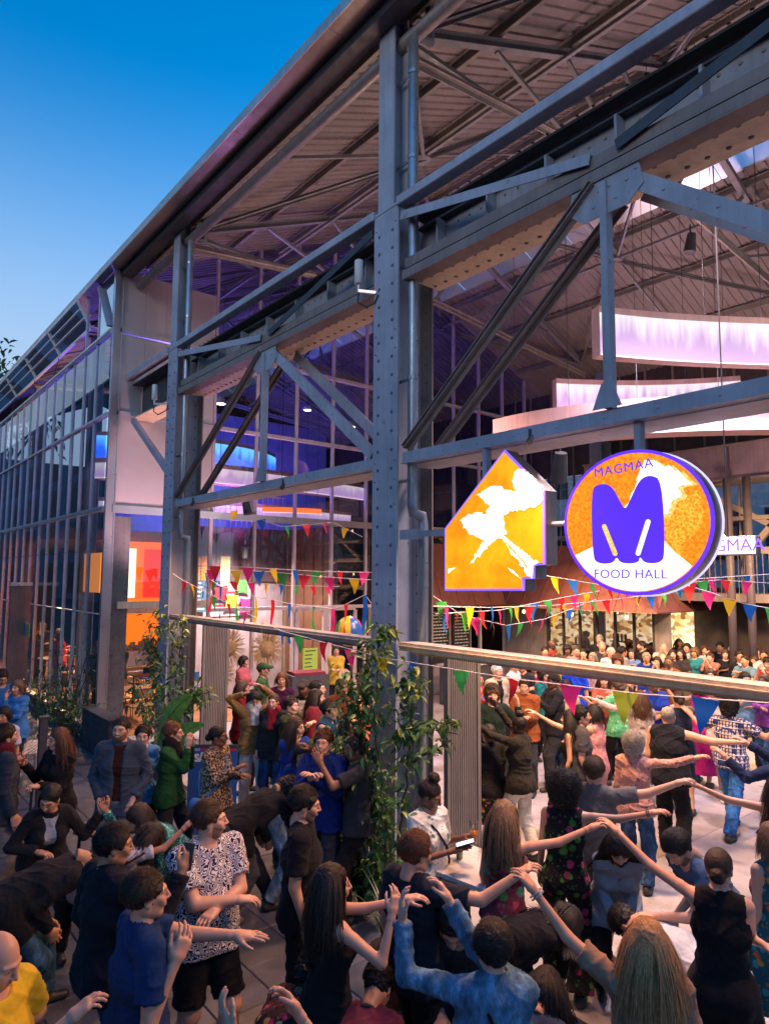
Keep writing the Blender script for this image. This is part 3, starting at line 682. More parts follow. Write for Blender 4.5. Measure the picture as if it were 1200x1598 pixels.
        # the face and neck stay clear
        fx = .062 if hair in ('long', 'bob', 'fringe') else .075
        F.ell((0, .080, -.025), I3, fx + .008, .062, .085 if hair not in ('fringe',) else .070, k=.012, sub=True)
        F.ell((0, .040, -.085), I3, .066 if hair == 'long' else .085, .085, .080, k=.012, sub=True)
        if hair in ('short', 'crop', 'bun', 'pony', 'topbun', 'balding'):
            for s in (-1, 1): F.ell((s * .085, .010, -.035), I3, .020, .036, .050, k=.01, sub=True)
            F.halfspace((0, -.06, -.068), (0, .2, -1))
        if hair == 'balding': F.ell((0, .02, .10), I3, .060, .085, .05, k=.01, sub=True)
        if hair == 'topbun': F.ell((0, -.03, .150), I3, .052, .052, .045, k=.012)
        if hair == 'bun': F.ell((0, -.118, -.010), I3, .046, .038, .046, k=.012)
        if hair == 'pony': F.ell((0, -.115, .03), I3, .028, .030, .034, k=.012)
        V, Q = F.mesh(); N = vnormals(V, Q); am_ = {'curly': .012, 'bigcurly': .018, 'short': .0065, 'fringe': .006, 'crop': .003}.get(hair, .0035); V = V + N * ((.005 * wob(V, 33, seed + 4) if hair in ('short', 'fringe') else 0) + am_ * wob(V, 95 if 'curly' in hair else 60, seed) + am_ * .6 * wob(V, 170, seed + 2))[:, None]
        Vh = [Hp(V)]; Qh = [Q]; n = len(V)
        # strands
        ns = {2: 2400, 1: 700, 0: 110}[fine]; dark_ribbon = .0016 if fine == 2 else (.0026 if fine == 1 else .006); nr = np.random.RandomState(seed)
        pts = 9; grav = RHm.T @ np.array((0, 0, -1.0))
        Ls = {'short': .055, 'crop': .022, 'curly': .10, 'bigcurly': .14, 'long': .42, 'bun': .05, 'bob': .19, 'pony': .06, 'fringe': .10, 'balding': .03, 'topbun': .05}[hair]
        if hair == 'pony': nlong = int(ns * .4)
        th = nr.uniform(0, 2 * math.pi, ns); ph = np.arccos(nr.uniform(-.15 if hair not in ('long', 'bob') else .0, 1, ns))
        D0 = np.stack([np.sin(ph) * np.sin(th), -np.sin(ph) * np.cos(th), np.cos(ph)], 1)
        keep = ~((D0[:, 1] > .45) & (D0[:, 2] < .62)); 
        if hair == 'balding': keep &= D0[:, 2] < .35
        D0 = D0[keep]; m_ = len(D0); R3 = np.array((.074, .094, .088)) + vol * .9; C3 = np.array((0, -.020, .032)); P0 = C3 + D0 * R3
        dirv = np.stack([D0[:, 0] * .9, -.35 + D0[:, 1] * .9, -.55 * np.ones(m_)], 1)
        if hair in ('short', 'crop', 'balding'): dirv = np.stack([D0[:, 0] * .5 + nr.normal(0, .4, m_), (.55 if hair == 'short' and seed % 2 else -.7) + nr.normal(0, .35, m_), -.25 + D0[:, 2] * .4], 1)
        if hair in ('bun', 'pony', 'topbun'): tgt = np.array((0, -.118, .0) if hair != 'topbun' else (0, -.03, .14)); dirv = tgt - P0
        if hair in ('long', 'bob', 'fringe'): dirv = np.stack([D0[:, 0] * .8 + np.sign(D0[:, 0]) * .25, D0[:, 1] * .5 - .1, -.8 * np.ones(m_)], 1)
        step_ = Ls * nr.uniform(.7, 1.1, m_) / pts; cur = P0.copy(); path = [cur.copy()]; v = dirv / np.linalg.norm(dirv, axis=1)[:, None]
        ph0 = nr.uniform(0, 6.28, m_); sway = nr.normal(0, 1, (m_, 3))
        for j in range(1, pts):
            if hair in ('long', 'bob', 'fringe'): v = v * .72 + grav * .34 + sway * .035
            if 'curly' in hair: v = v * .3 + D0 * .35 + np.stack([np.sin(ph0 + j * 1.9), np.cos(ph0 + j * 1.9), np.sin(ph0 * 2 + j * 1.5)], 1) * .9
            v = v / np.linalg.norm(v, axis=1)[:, None]; cur = cur + v * step_[:, None]
            q = (cur - C3) / R3; ql = np.linalg.norm(q, axis=1); low = cur[:, 2] < -.05
            lim = np.where(ql < 1.0, 1.0 / np.maximum(ql, 1e-6), 1.0); lim = np.where(low & (hair in ('long', 'bob')), np.where(ql < .8, 1.0, lim), lim)
            if hair not in ('curly', 'bigcurly') and hair not in ('long', 'bob', 'fringe', 'pony'): lim = np.where(ql > 1.07, 1.07 / ql, lim)
            cur = C3 + q * lim[:, None] * R3
            if hair in ('long', 'bob', 'fringe'):
                fr_ = (cur[:, 1] > .015) & (cur[:, 2] < .045); sgn = np.where(cur[:, 0] >= 0, 1.0, -1.0)
                cur[:, 0] = np.where(fr_, sgn * np.maximum(np.abs(cur[:, 0]), .066 + .010 * np.abs(sway[:, 0])), cur[:, 0]); cur[:, 1] = np.where(fr_, np.minimum(cur[:, 1], .055), cur[:, 1])
                v[:, 1] = np.where(fr_, np.minimum(v[:, 1], -.1), v[:, 1])
            path.append(cur.copy())
        Pth = np.stack(path, 1)                              # m, pts, 3
        outd = nrm_rows(Pth - C3); tang = np.gradient(Pth, axis=1); wv = nrm_rows(np.cross(tang, outd)); taper = np.linspace(1, .35, pts)[None, :, None]
        wv = wv * dark_ribbon * taper * (1.6 if hair in ('long', 'bob') else 1.2)
        lift = outd * (.0015 + (.013 * nr.uniform(.2, 1, (m_, 1, 1)) * np.linspace(0, 1, pts)[None, :, None] if hair in ('short', 'crop', 'fringe') else 0)); A_ = Pth + wv + lift; B_ = Pth - wv + lift; VV = np.stack([A_, B_], 2).reshape(-1, 3)
        ids = np.arange(m_ * pts * 2).reshape(m_, pts, 2); q4 = np.stack([ids[:, :-1, 0], ids[:, :-1, 1], ids[:, 1:, 1], ids[:, 1:, 0]], -1).reshape(-1, 4)
        Vh.append(Hp(VV)); Qh.append(q4 + n); n += len(VV)
        if hair in ('long', 'pony') :
            # the fall of long hair, following the back
            ln = .36 if hair == 'long' else .26; wid = .062 if hair == 'long' else .026
            F = Field(np.minimum(hcw, g['chest']) - .42, hcw + .2, .010 if fine else .016)
            start = hcw - RHm[:, 1] * (.065 if hair == 'long' else .13) - RHm[:, 2] * .02
            back = -FW if lean < 50 else -FW * .2 + np.array((0, 0, -1.0)) * .9
            p1 = start + np.array((0, 0, -.13)) + back * .025; p2 = np.array(p1) + np.array((0, 0, -1.0)) * (ln - .13) + (back * .02)
            F.seg(start, p1, wid * 1.0, wid * 1.05, RHm[:, 0], 1.35 if hair == 'long' else 1, k=.03); F.seg(p1, p2, wid * 1.0, wid * .50, RHm[:, 0], 1.45 if hair == 'long' else 1, k=.03)
            V, Q = F.mesh(); N = vnormals(V, Q); s_ = V @ RHm[:, 0]; V = V + N * (.004 * np.sin(s_ * 420 + 3 * np.sin(V[:, 2] * 14)) + .004 * wob(V, 38, seed))[:, None]
            Vh.append(V); Qh.append(Q + n); n += len(V)
            if fine:     # loose ribbons over the fall
                m2 = 260 if fine == 2 else 120; tt = np.linspace(0, 1, 10)[None, :, None]; xo = nr.uniform(-1, 1, m2)[:, None, None]; 
                cen = start + (p2 - start) * tt * 1.06; thick = np.sqrt(np.maximum(0, 1 - xo ** 2)); fb = np.where(nr.rand(m2) > .3, 1, -1)[:, None, None]
                wd = wid * 1.38 * (1 - .42 * tt) ; Pp = cen + RHm[:, 0] * xo * wd + back * fb * thick * wid * (1.06 - .5 * tt) * .98 + nr.normal(0, .003, (m2, 1, 3)) + RHm[:, 0] * .006 * np.sin(tt * 9 + nr.uniform(0, 6, (m2, 1, 1)))
                wv = np.broadcast_to(RHm[:, 0] * dark_ribbon * 1.8, Pp.shape) * (1.15 - tt); VV = np.stack([Pp + wv, Pp - wv], 2).reshape(-1, 3)
                ids = np.arange(m2 * 20).reshape(m2, 10, 2); q4 = np.stack([ids[:, :-1, 0], ids[:, :-1, 1], ids[:, 1:, 1], ids[:, 1:, 0]], -1).reshape(-1, 4); Vh.append(VV); Qh.append(q4 + n); n += len(VV)
        put('hair', np.concatenate(Vh), np.concatenate(Qh), hmat)
    if hat:
        F = Field((-.14, -.16, -.02), (.14, .24, .19), .008); F.ell((0, -.018, .040), I3, .088, .108, .094, k=.01); F.halfspace((0, 0, .034), (0, .1, -1))
        fr = 1 if hat[0] == 'cap' else 0
        if fr: F.seg((0, .07, .046), (0, .135, .036), .050, .045, (1, 0, 0), 1.25, k=.01, cuta=False); F.seg((0, .0, .0), (0, .2, -.005), .044, .040, (1, 0, 0), 1.9, k=.004, sub=True)
        V, Q = F.mesh(); put('cap' if fr else 'hat', Hp(V), Q, cloth(('plain', hat[1])))
    if glasses:
        mb = MB()
        for s in (-1, 1):
            mb.tube([Hp((s * .0335 + .021 * math.cos(a), .094, .006 + .017 * math.sin(a))) for a in np.linspace(0, 2 * math.pi, 13)], .0018, 5, False)
            mb.tube([Hp((s * .055, .093, .010)), Hp((s * .080, .02, .008))], .0018, 5)
        mb.tube([Hp((-.012, .097, .010)), Hp((.012, .097, .010))], .0018, 5)
        o = mesh_np('glasses', np.array(mb.v) - root, mb.f, plain('glasses_frame', glasses, .3), None, True); o.parent = T
    if scarf:
        F = Field(g['neck'] - .2, g['neck'] + .2, .011); 
        for a0 in (0, 1, 2): F.seg(g['neck'] + UP * (.0 + .025 * a0) - SD * .05, g['neck'] + UP * (.02 + .02 * a0) + SD * .05 , .058, .062, FW, 1.3, k=.012)
        F.seg(g['neck'] + UP * .03 + FW * .05, g['chest'] + FW * .12, .05, .05, SD, 1.3, k=.03)
        V, Q = F.mesh(); put('scarf', V, Q, cloth(scarf), folds)
    if bag:
        mb = MB(); s = bag[1]; a = g['neck'] + SD * s * .10 + UP * .03; c = g['pel'] - SD * s * .22 - UP * .02
        fr_ = a + (c - a) * .5 + FW * .17; bk_ = a + (c - a) * .5 - FW * .17
        mb.tube([a, a * .5 + fr_ * .5 + FW * .05, fr_, c * .5 + fr_ * .5 + FW * .02, c], .009, 5); mb.tube([a, a * .5 + bk_ * .5 - FW * .04, bk_, c * .5 + bk_ * .5 - FW * .02, c], .009, 5)
        o = mesh_np('strap', np.array(mb.v) - root, mb.f, cloth(('plain', bag[0])), None, True); o.parent = T
        F = Field(c - .2, c + .2, .012); F.seg(c - UP * .02 - FW0 * .08, c - UP * .02 + FW0 * .08, .075, .075, SD, .55, k=.01); V, Q = F.mesh(); put('bag', V, Q, cloth(('plain', bag[0])))
    T['p'] = 1; del T['p']
    return dict(T=T, wr=wr, hd=hd, g=g, head=hcw, RH=RHm, FW=FW, SD=SD, UP=UP, root=root, sh=sh, el=el)
def R0w(RZ, R0, i): return RZ @ R0[:, i]
def nrm_rows(a): return a / np.maximum(1e-9, np.linalg.norm(a, axis=-1, keepdims=True))
# ================================================================== GROUND, HALL, GLASS, KIOSK
BLUE = paint('blue_steel', (.34, .37, .44), .5, .0, .2, 2.0, .3, wear=(.15, .12, .11))
BLUE2 = paint('girder_steel', (.29, .305, .35), .55, .0, .2, 2.0, .3)
DARK = paint('dark_steel', (.045, .048, .058), .55)
BROWN = paint('red_lead_steel', (.22, .18, .165), .55)
ALU = paint('bare_aluminium', (.62, .60, .62), .30, .85, .04, .5, 0, streak=False)
ALU2 = paint('brushed_cladding', (.66, .60, .60), .45, .5, .05, .6, .02, streak=False)
ZINC = paint('zinc_pipe', (.30, .35, .40), .35, .6, .15, 4)
DECK = paint('roof_deck', (.23, .20, .195), .6, .1, .10, 1.0, .05)
LIT_PLATE = paint('cream_plate', (.62, .50, .34), .55, 0, .12)  # warm light from below put into the girder underside colour
GLASS = glass_mat('window_glass', (.62, .70, .76), .16)
GLASSG = glass_mat('gable_glass', (.82, .80, .86), .10)
WHITE = paint('white_paint', (.75, .74, .72), .5, 0, .06)

# ground outside: slabs as far as they can be told apart, a worn sheet beyond
m, t, b = nodes_of('asphalt_ground'); v = coords(t); c = ramp(t, noise(t, v, 1.2, 8), [(.3, (.055, .06, .075)), (.7, (.10, .105, .125))]); lnk(t, c, b.inputs['Base Color']); b.inputs['Roughness'].default_value = .6; bump(t, b, noise(t, v, 40, 4), .3, .01); GROUND = m
m, t, b = nodes_of('paving_stone'); v = coords(t); n_ = t.nodes.new('ShaderNodeObjectInfo'); c = ramp(t, noise(t, v, 3, 7, .7), [(.3, (.06, .065, .08)), (.7, (.115, .12, .145))]); c = mixc(t, n_.outputs['Random'], c, mixc(t, 1.0, c, (.72, .74, .80), 'MULTIPLY')); lnk(t, c, b.inputs['Base Color'])
lnk(t, ramp(t, noise(t, v, 2.2, 5), [(.35, (.28,) * 3), (.65, (.7,) * 3)]), b.inputs['Roughness']); bump(t, b, noise(t, v, 60, 4), .35, .006); PAVE = m
g = MB(); g.box(-300, 4.5, -300, 500, -.30, -.045); g.box(4.5, 400, -300, 500, -.30, -.046); ground = g.build('ground', GROUND, kind='structure')
pav = empty('pavement', (0, 0, 0), kind='structure')
sb = MB(); sb.box(-.247, .247, -.247, .247, -.045, 0); slab = sb.build('paving_slab', PAVE, pav); soften(slab, .008)
k_ = 0
for iy in range(27):
    for ix in range(11):
        x, y = 4.22 - ix * .5 + (.0 if iy % 2 else .25) * 0, 2.2 + iy * .5
        if x < -.9 or k_ >= 298: continue
        o = slab if k_ == 0 else slab.copy()
        if k_: COL.objects.link(o)
        o.parent = pav; o.location = (x, y, rng.uniform(-.004, .003)); o.rotation_euler = (rng.uniform(-.004, .004), rng.uniform(-.004, .004), 0); k_ += 1
far = MB()
for iy in range(-8, 70):
    for ix in range(-20, 11):
        x, y = 4.22 - ix * .5, 2.2 + iy * .5
        if 0 <= iy < 27 and x >= -.9: continue
        far.box(x - .246, x + .246, y - .246, y + .246, -.04, -.002)
far.build('paving_slab', PAVE, pav, kind='stuff')
# hall floor, big pale panels
m, t, b = nodes_of('pale_concrete'); v = coords(t); c = ramp(t, noise(t, v, .9, 8, .6), [(.3, (.30, .275, .285)), (.7, (.45, .42, .43))]); c = mixc(t, ramp(t, noise(t, v, 5, 8, .75), [(.5, (0, 0, 0)), (.72, (.65, .65, .65))]), c, (.16, .135, .13)); lnk(t, c, b.inputs['Base Color'])
lnk(t, ramp(t, noise(t, v, 2, 6), [(.3, (.25,) * 3), (.7, (.55,) * 3)]), b.inputs['Roughness']); bump(t, b, noise(t, v, 30, 3), .1, .004); CONC = m
hf = empty('hall_floor', (0, 0, 0), kind='structure')
fb = MB(); fb.box(-1.497, 1.497, -1.497, 1.497, -.045, .004); fs = fb.build('floor_panel', CONC, hf); k_ = 0
for ix in range(9):
    for iy in range(13):
        o = fs if k_ == 0 else fs.copy()
        if k_: COL.objects.link(o)
        o.parent = hf; o.location = (6.1 + ix * 3, -3 + iy * 3, 0); k_ += 1

hall = empty('market_hall', (0, 0, 0), 'riveted blue steel market hall with glazed gable and ribbed metal roof', 'building')
FX = 4.6; COLY = (.20, 5.67, 11.76)
def column(x0, yc, sgn=1, mat=BLUE, rv=True, top=9.72):
    """riveted H column: street flange at x0, web going inwards"""
    c = empty('column', (x0, yc, 0), parent=hall)
    def X(a): return x0 + sgn * a
    def bx(m, a, b_, y0, y1, z0, z1): m.box(min(X(a), X(b_)), max(X(a), X(b_)), y0, y1, z0, z1)
    f = MB(); bx(f, 0, .022, yc - .205, yc + .215, 0, 7.38); bx(f, -.008, .04, yc - .22, yc + .23, 7.38, 7.41); f.build('street_flange', mat, c)
    f = MB(); bx(f, .024, .50, yc - .012, yc + .012, 0, 7.38)
    for a in (.024, .40): bx(f, a, a + .10, yc - .024, yc - .013, 0, 7.37); bx(f, a, a + .10, yc + .013, yc + .024, 0, 7.37)
    f.build('web', mat, c)
    f = MB(); bx(f, .502, .524, yc - .205, yc + .205, 0, 7.38); f.build('inner_flange', BROWN if rv else mat, c)
    f = MB(); bx(f, .0, .02, yc - .12, yc + .15, 7.412, top); bx(f, .022, .20, yc - .01, yc + .01, 7.412, top); bx(f, .202, .222, yc - .12, yc + .15, 7.412, top); f.build('upper_post', mat, c)
    if rv:
        r = MB(); z = .15
        while z < 7.3:
            for q in (-.11, .12): r.rivet((X(0), yc + q, z), (-sgn, 0, 0), .021)
            if int(z * 5) % 7 in (0, 1):
                for q in (-.165, .175): r.rivet((X(0), yc + q, z + .08), (-sgn, 0, 0), .012)
            for a in (.075, .45): r.rivet((X(a), yc - .024, z + .1), (0, -1, 0), .016)
            r.rivet((X(.524) if sgn < 0 else X(.502), yc - .11, z), (-sgn, 0, 0), .016)
            z += .205
        r.build('rivets', paint('rivet_paint', (.11, .125, .155), .45), c, kind='stuff')  # column paint with the shading of the heads put into the colour
    f = MB(); bx(f, -.05, .60, yc - .30, yc + .30, 0.004, .03); f.build('base_plate', mat, c)
    return c
cols = [column(FX, y) for y in COLY]
for y in (-6.5, -.42, 5.67, 11.76): column(18.2, y, -1, BLUE2, False, 9.6)
# downpipes with their elbows
def downpipe(yc, label=None):
    p = empty('downpipe', (FX, yc, 0), parent=hall); y = yc - .30
    m = MB(); m.tube([(4.98, y, 10.0), (4.98, y, 9.42), (4.76, y, 9.40), (4.735, y, 9.34), (4.735, y, 4.05), (4.745, y, 3.97), (4.86, y - .01, 3.95), (4.875, y - .01, 3.86), (4.875, y - .01, .05)], .056, 14)
    m.build('pipe', ZINC, p, True)
    b_ = MB()
    for z in (8.9, 7.9, 6.7, 5.4, 4.3): b_.tube([(4.735, y, z), (4.735, y, z + .04)], .063, 12); b_.bar((4.735, y + .05, z + .02), (4.735, yc - .03, z + .02), .02, .03)
    for z in (3.2, 2.1, 1.0): b_.tube([(4.875, y - .01, z), (4.875, y - .01, z + .04)], .063, 12)
    b_.build('clamps', ZINC, p, kind='stuff')
for y in COLY[1:]: downpipe(y)
def box_conduit(yc):
    m = MB(); m.box(4.66, 4.665, yc - .23, yc - .215, 0, 7); 
# crane girder and its truss, bay by bay
bays = [(.20, 5.67, 2.95), (5.67, 11.76, 8.45)]
for k, (ya, yb, yn) in enumerate(bays):
    y0, y1 = ya + .25, yb - .25
    gd = empty('crane_girder', (FX, y0, 6.5), parent=hall)
    m = MB(); m.box(4.93, 4.95, y0, y1, 6.56, 7.24); m.build('web', BLUE2, gd)
    m = MB(); m.box(4.78, 5.12, y0, y1, 7.245, 7.27); m.box(4.84, 4.928, y0, y1, 7.13, 7.15); m.build('top_flange', DARK, gd)  # shadow on the top flange put into its dark colour
    m = MB(); m.box(4.72, 5.18, y0, y1, 6.53, 6.556); m.build('bottom_flange', LIT_PLATE, gd)
    m = MB(); m.box(4.62, 4.80, y0, y1, 6.50, 6.515); m.box(4.62, 4.634, y0, y1, 6.517, 6.60); m.box(4.66, 4.715, y0, y1, 6.64, 6.655); m.box(4.66, 4.672, y0, y1, 6.656, 6.75); m.build('edge_angle', BROWN, gd)
    m = MB(); n = 7
    for i in range(n): y = y0 + (y1 - y0) * (i + .5) / n; m.box(4.80, 4.926, y - .012, y + .012, 6.58, 7.12); m.box(4.80, 4.926, y + .016, y + .06, 6.58, 6.60)
    m.build('stiffener', BLUE2, gd, kind='stuff')
    m = MB(); y = y0 + .1
    while y < y1:
        for x in (4.84, 5.05): m.rivet((x, y, 6.53), (0, 0, -1), .024)
        for z in (6.63, 7.05): m.rivet((4.93, y, z), (-1, 0, 0), .018)
        m.rivet((4.76, y, 7.27), (0, 0, 1), .018)
        y += .16
    m.build('rivets', LIT_PLATE if False else BROWN, gd, kind='stuff')
    m = MB(); m.bar((4.64, ya + .2, 7.40), (4.64, yb - .2, 7.40), .15, .105); soften(m.build('edge_beam', BLUE, hall), .008)
    # lower chord, posts, diagonals in two planes
    ch = MB()
    for x in (4.64, 5.08):
        s_ = -1 if x < 4.8 else 1
        ch.box(min(x, x + .06), max(x, x + .06), y0, y1, 4.60, 4.612); ch.box(x - .006, x + .006, y0, y1, 4.50, 4.598); ch.box(x - .03, x + .07, y0, y1, 4.487, 4.498)
    ch.box(4.70, 5.05, y0, y1, 4.475, 4.482); ch.build('lower_chord', BLUE, hall)
    m = MB(); y = y0 + .3
    while y < y1: m.rivet((4.634, y, 4.55), (-1, 0, 0), .014); y += .45
    m.build('rivets', BLUE, hall, kind='stuff')
    for x in (4.655, 5.075):
        for (ye, ze, w_) in ((y1 - .05, 4.62, 1), (y0 + .05, 4.62, 0)):
            m = MB(); sg = 1 if w_ else -1
            if w_: m.angle2((x, ye, ze + .04), (x, yn + .10, 6.50), .062, .03, .010, (1, 0, 0) if False else (0, sg * .6, .8))
            else: m.bar((x, ye, ze + .04), (x, yn - .10, 6.50), .012, .13, (0, .6, .8)); m.bar((x + .035, ye, ze + .10), (x + .035, yn - .10, 6.56), .07, .012, (0, .6, .8))
            m.build('diagonal_brace', BROWN if w_ else BLUE, hall)
            if not w_:
                r = MB(); A_, B_ = np.array((x, ye, ze + .04)), np.array((x, yn - .10, 6.50))
                for q in range(1, 6): r.rivet(A_ + (B_ - A_) * q / 6 - np.array((.007, 0, 0)), (-1, 0, 0), .016)
                r.build('rivets', BLUE, hall, kind='stuff')
        if x > 5: continue
        m = MB(); m.box(x - .045, x + .045, yn - .03, yn + .03, 4.616, 6.47); m.prism([(-.13, 0), (.13, 0), (.045, .20), (-.045, .20)], (x - .052, yn, 4.616), (0, 1, 0), (0, 0, 1), (.006, 0, 0)); m.build('post', BLUE, hall)
        m = MB(); m.prism([(-.34, -.10), (-.20, -.22), (.20, -.22), (.34, -.10), (.30, .10), (-.30, .10)], (x - .018, yn, 6.42), (0, 1, 0), (0, 0, 1), (.01, 0, 0))
        for yy, zz in ((-.2, -.02), (-.1, -.12), (.1, -.12), (.2, -.02), (-.05, 0), (.05, 0), (-.28, .04), (.28, .04)): m.rivet((x - .018, yn + yy, 6.42 + zz), (-1, 0, 0), .017)
        m.build('gusset', BLUE, hall)
    for ye in (y1, y0):
        m = MB(); sg = 1 if ye > yn else -1; m.bar((4.60, ye, 7.22), (4.63, yn + sg * .12, 6.72), .012, .09, (0, 0, 1)); m.bar((4.63, ye, 7.265), (4.66, yn + sg * .12, 6.765), .07, .012, (0, 0, 1)); m.build('strut', BLUE if sg > 0 else DARK, hall)
    # lintel over the openings
    lt = empty('lintel', (FX, y0, 2.5), parent=hall); mt = paint('lintel_steel', (.70, .58, .40), .5, .05) if k == 0 else paint('lintel_grey', (.28, .28, .28), .5, .1)
    m = MB(); m.box(4.60, 4.615, y0, y1, 2.565, 2.622); m.box(4.60, 4.80, y0, y1, 2.624, 2.634); m.box(4.57, 4.598, y0, y1, 2.598, 2.606); m.box(4.60, 4.80, y0, y1, 2.550, 2.562); m.box(4.79, 4.80, y0, y1, 2.50, 2.548); m.build('channel', mt, lt)
    m = MB(); y = y0 + .5
    while y < y1: m.rivet((4.70, y, 2.634), (0, 0, 1), .012); y += .7
    m.build('bolts', mt, lt, kind='stuff')
# the beam from the second column back to the gable, and the bracing behind it
m = MB(); m.bar((4.64, 11.96, 7.40), (4.64, 14.2, 7.40), .15, .105); m.build('edge_beam', BLUE, hall)
m = MB(); m.box(4.72, 5.18, 12.0, 14.2, 6.53, 6.556); m.build('crane_rail_flange', LIT_PLATE, hall); m = MB(); m.box(4.93, 4.95, 12.0, 14.2, 6.56, 7.24); m.box(4.70, 5.2, 12, 14.2, 7.25, 7.27); m.build('girder_web', DARK, hall)
for z0, z1, ya_, yb_ in ((6.2, 5.2, 13.9, 12.1),):
    m = MB(); m.bar((4.66, 13.9, 6.45), (4.66, 12.0, 5.2), .10, .10); m.build('diagonal_brace', BLUE, hall)
m = MB(); m.tube([(4.78, -.6, 9.42), (4.78, 14.2, 9.42)], .085, 12); m.build('eaves_tube', paint('tube_paint', (.30, .27, .27), .45, .3), hall, True)

# roof: eaves soffit, sheets, purlins, trusses
RS = .43; RX = 11.0
def rz(x): return 9.78 + RS * ((x if x < RX else 2 * RX - x) - 4.4)
SOF = paint('soffit_zinc', (.26, .22, .20), .38, .6, .15, 1.2, .05)
so = empty('eaves', (4.1, 0, 9.7), parent=hall)
for i in range(20):
    y = -1 + i * 2.4; m = MB(); m.box(4.14, 4.66, y + .003, y + 2.397, 9.69, 9.70); m.build('soffit_panel', SOF, so)
    m = MB(); m.box(4.12, 4.136, y + .003, y + 2.397, 9.685, 9.83); m.build('fascia_panel', paint('fascia_metal', (.55, .46, .40), .35, .7), so)
m = MB(); m.box(4.40, 4.62, -1, 14.2, 9.55, 9.675); m.build('gutter', DARK, so)
dm = MB(); w = 1.2; prof = [(0, 0)]
def deck_sheet(x0, x1, y0, w=1.2, nr=6):
    """ribbed sheet, ribs running down the slope"""
    pr = []; s_ = w / nr
    for i in range(nr): a = y0 + i * s_; pr += [(a + .004, 0), (a + s_ - .05, 0), (a + s_ - .035, .03), (a + s_ - .012, .03)]
    pr.append((y0 + w - .002, 0)); v = []; f = []
    for x in (x0, x1):
        for (y, dz) in pr: v.append((x, y, rz(x) - dz))
    n = len(pr)
    for i in range(n - 1): f.append((i, i + 1, n + i + 1, n + i))
    v += [(x0, pr[0][0], rz(x0) + .05), (x0, pr[-1][0], rz(x0) + .05), (x1, pr[0][0], rz(x1) + .05), (x1, pr[-1][0], rz(x1) + .05)]; f.append((2 * n, 2 * n + 2, 2 * n + 3, 2 * n + 1))
    mm = MB(); mm.add(v, f); return mm
roof = empty('roof', (0, 0, 0), parent=hall)
for i in range(40):
    y = -6.0 + i * 1.2
    if y > 38: break
    deck_sheet(4.30, 7.7, y).build('roof_sheet', DECK, roof); deck_sheet(7.705, RX - .003, y).build('roof_sheet', DECK, roof)
    deck_sheet(RX + .003, 12.7, y).build('roof_sheet', DECK, roof); deck_sheet(13.7, 18.4, y).build('roof_sheet', DECK, roof)
    m = MB(); m.add([(12.705, y + .01, rz(12.7)), (13.695, y + .01, rz(13.7)), (13.695, y + 1.19, rz(13.7)), (12.705, y + 1.19, rz(12.7))], [(0, 1, 2, 3)]); m.build('skylight_pane', glass_mat('skylight_glass', (.42, .62, .72), .05, .4), roof)
PUR = paint('purlin', (.20, .19, .17), .5)
for x in (4.9, 6.5, 8.1, 9.6, 10.9, 12.5, 13.9, 15.4, 17.0):
    m = MB(); z = rz(x) - .10; m.box(x - .005, x + .005, -6, 14.2, z - .06, z + .04); m.box(x - .005, x + .05, -6, 14.2, z - .072, z - .062); m.box(x - .05, x + .005, -6, 14.2, z + .042, z + .05); m.build('purlin', PUR, roof)
TR = paint('truss_steel', (.22, .22, .24), .5)
for y in (-6.5, -.42, 5.67, 11.76, 17.8, 23.9):
    t_ = empty('truss', (4.7, y, 9.4), parent=hall)
    def zc(x): return 9.35 + .10 * ((x if x < RX else 2 * RX - x) - 4.6)
    for sg in (0, 1):
        def fx(x): return x if not sg else 2 * RX - x
        m = MB(); m.ibar((fx(4.75), y, rz(4.75) - .30), (fx(RX - .02), y, rz(RX) - .30), .12, .12, .012); m.build('top_chord', TR, t_)
        m = MB(); m.angle2((fx(4.75), y, zc(4.75)), (fx(RX - .02), y, zc(RX)), .07, .03, .01); m.build('bottom_chord', paint('tie_bar', (.36, .32, .30), .5), t_)
        xs = [4.9, 6.5, 8.1, 9.6, 10.9]
        for i, x in enumerate(xs):
            if i: m = MB(); m.bar((fx(x), y, zc(x) + .06), (fx(x), y, rz(x) - .37), .07, .07); m.build('vertical', TR, t_)
            if i < 4: m = MB(); m.bar((fx(xs[i + 1]), y + .03, zc(xs[i + 1]) + .06), (fx(x), y + .03, rz(x) - .37), .055, .055); m.build('web_diagonal', TR, t_)
# wind bracing in the roof planes, with its star nodes
for (ya, yb) in ((-6.5, -.42), (-.42, 5.67), (5.67, 11.76), (11.76, 17.8), (17.8, 23.9)):
    for (xa, xb) in ((4.9, 10.9), (17.1, 11.1)):
        xm, ym = (xa + xb) / 2, (ya + yb) / 2; zm = rz(xm) - .42
        for (x, y) in ((xa, ya), (xa, yb), (xb, ya), (xb, yb)): m = MB(); m.angle2((x, y, rz(x) - .32), (xm, ym, zm), .05, .02, .008); m.build('wind_brace', TR, hall)
        m = MB(); m.bar((xm, ya, zm + .03), (xm, yb, zm + .03), .06, .06); m.build('wind_brace', TR, hall); m = MB(); m.bar((xm - 3, ym, rz(xm - 3) - .35), (xm + 3, ym, rz(xm + 3) - .35), .05, .05)
        m.build('wind_brace', TR, hall)
        m = MB(); m.tube([(xm, ym, zm - .03), (xm, ym, zm + .05)], .16, 10); m.build('node_plate', TR, hall)

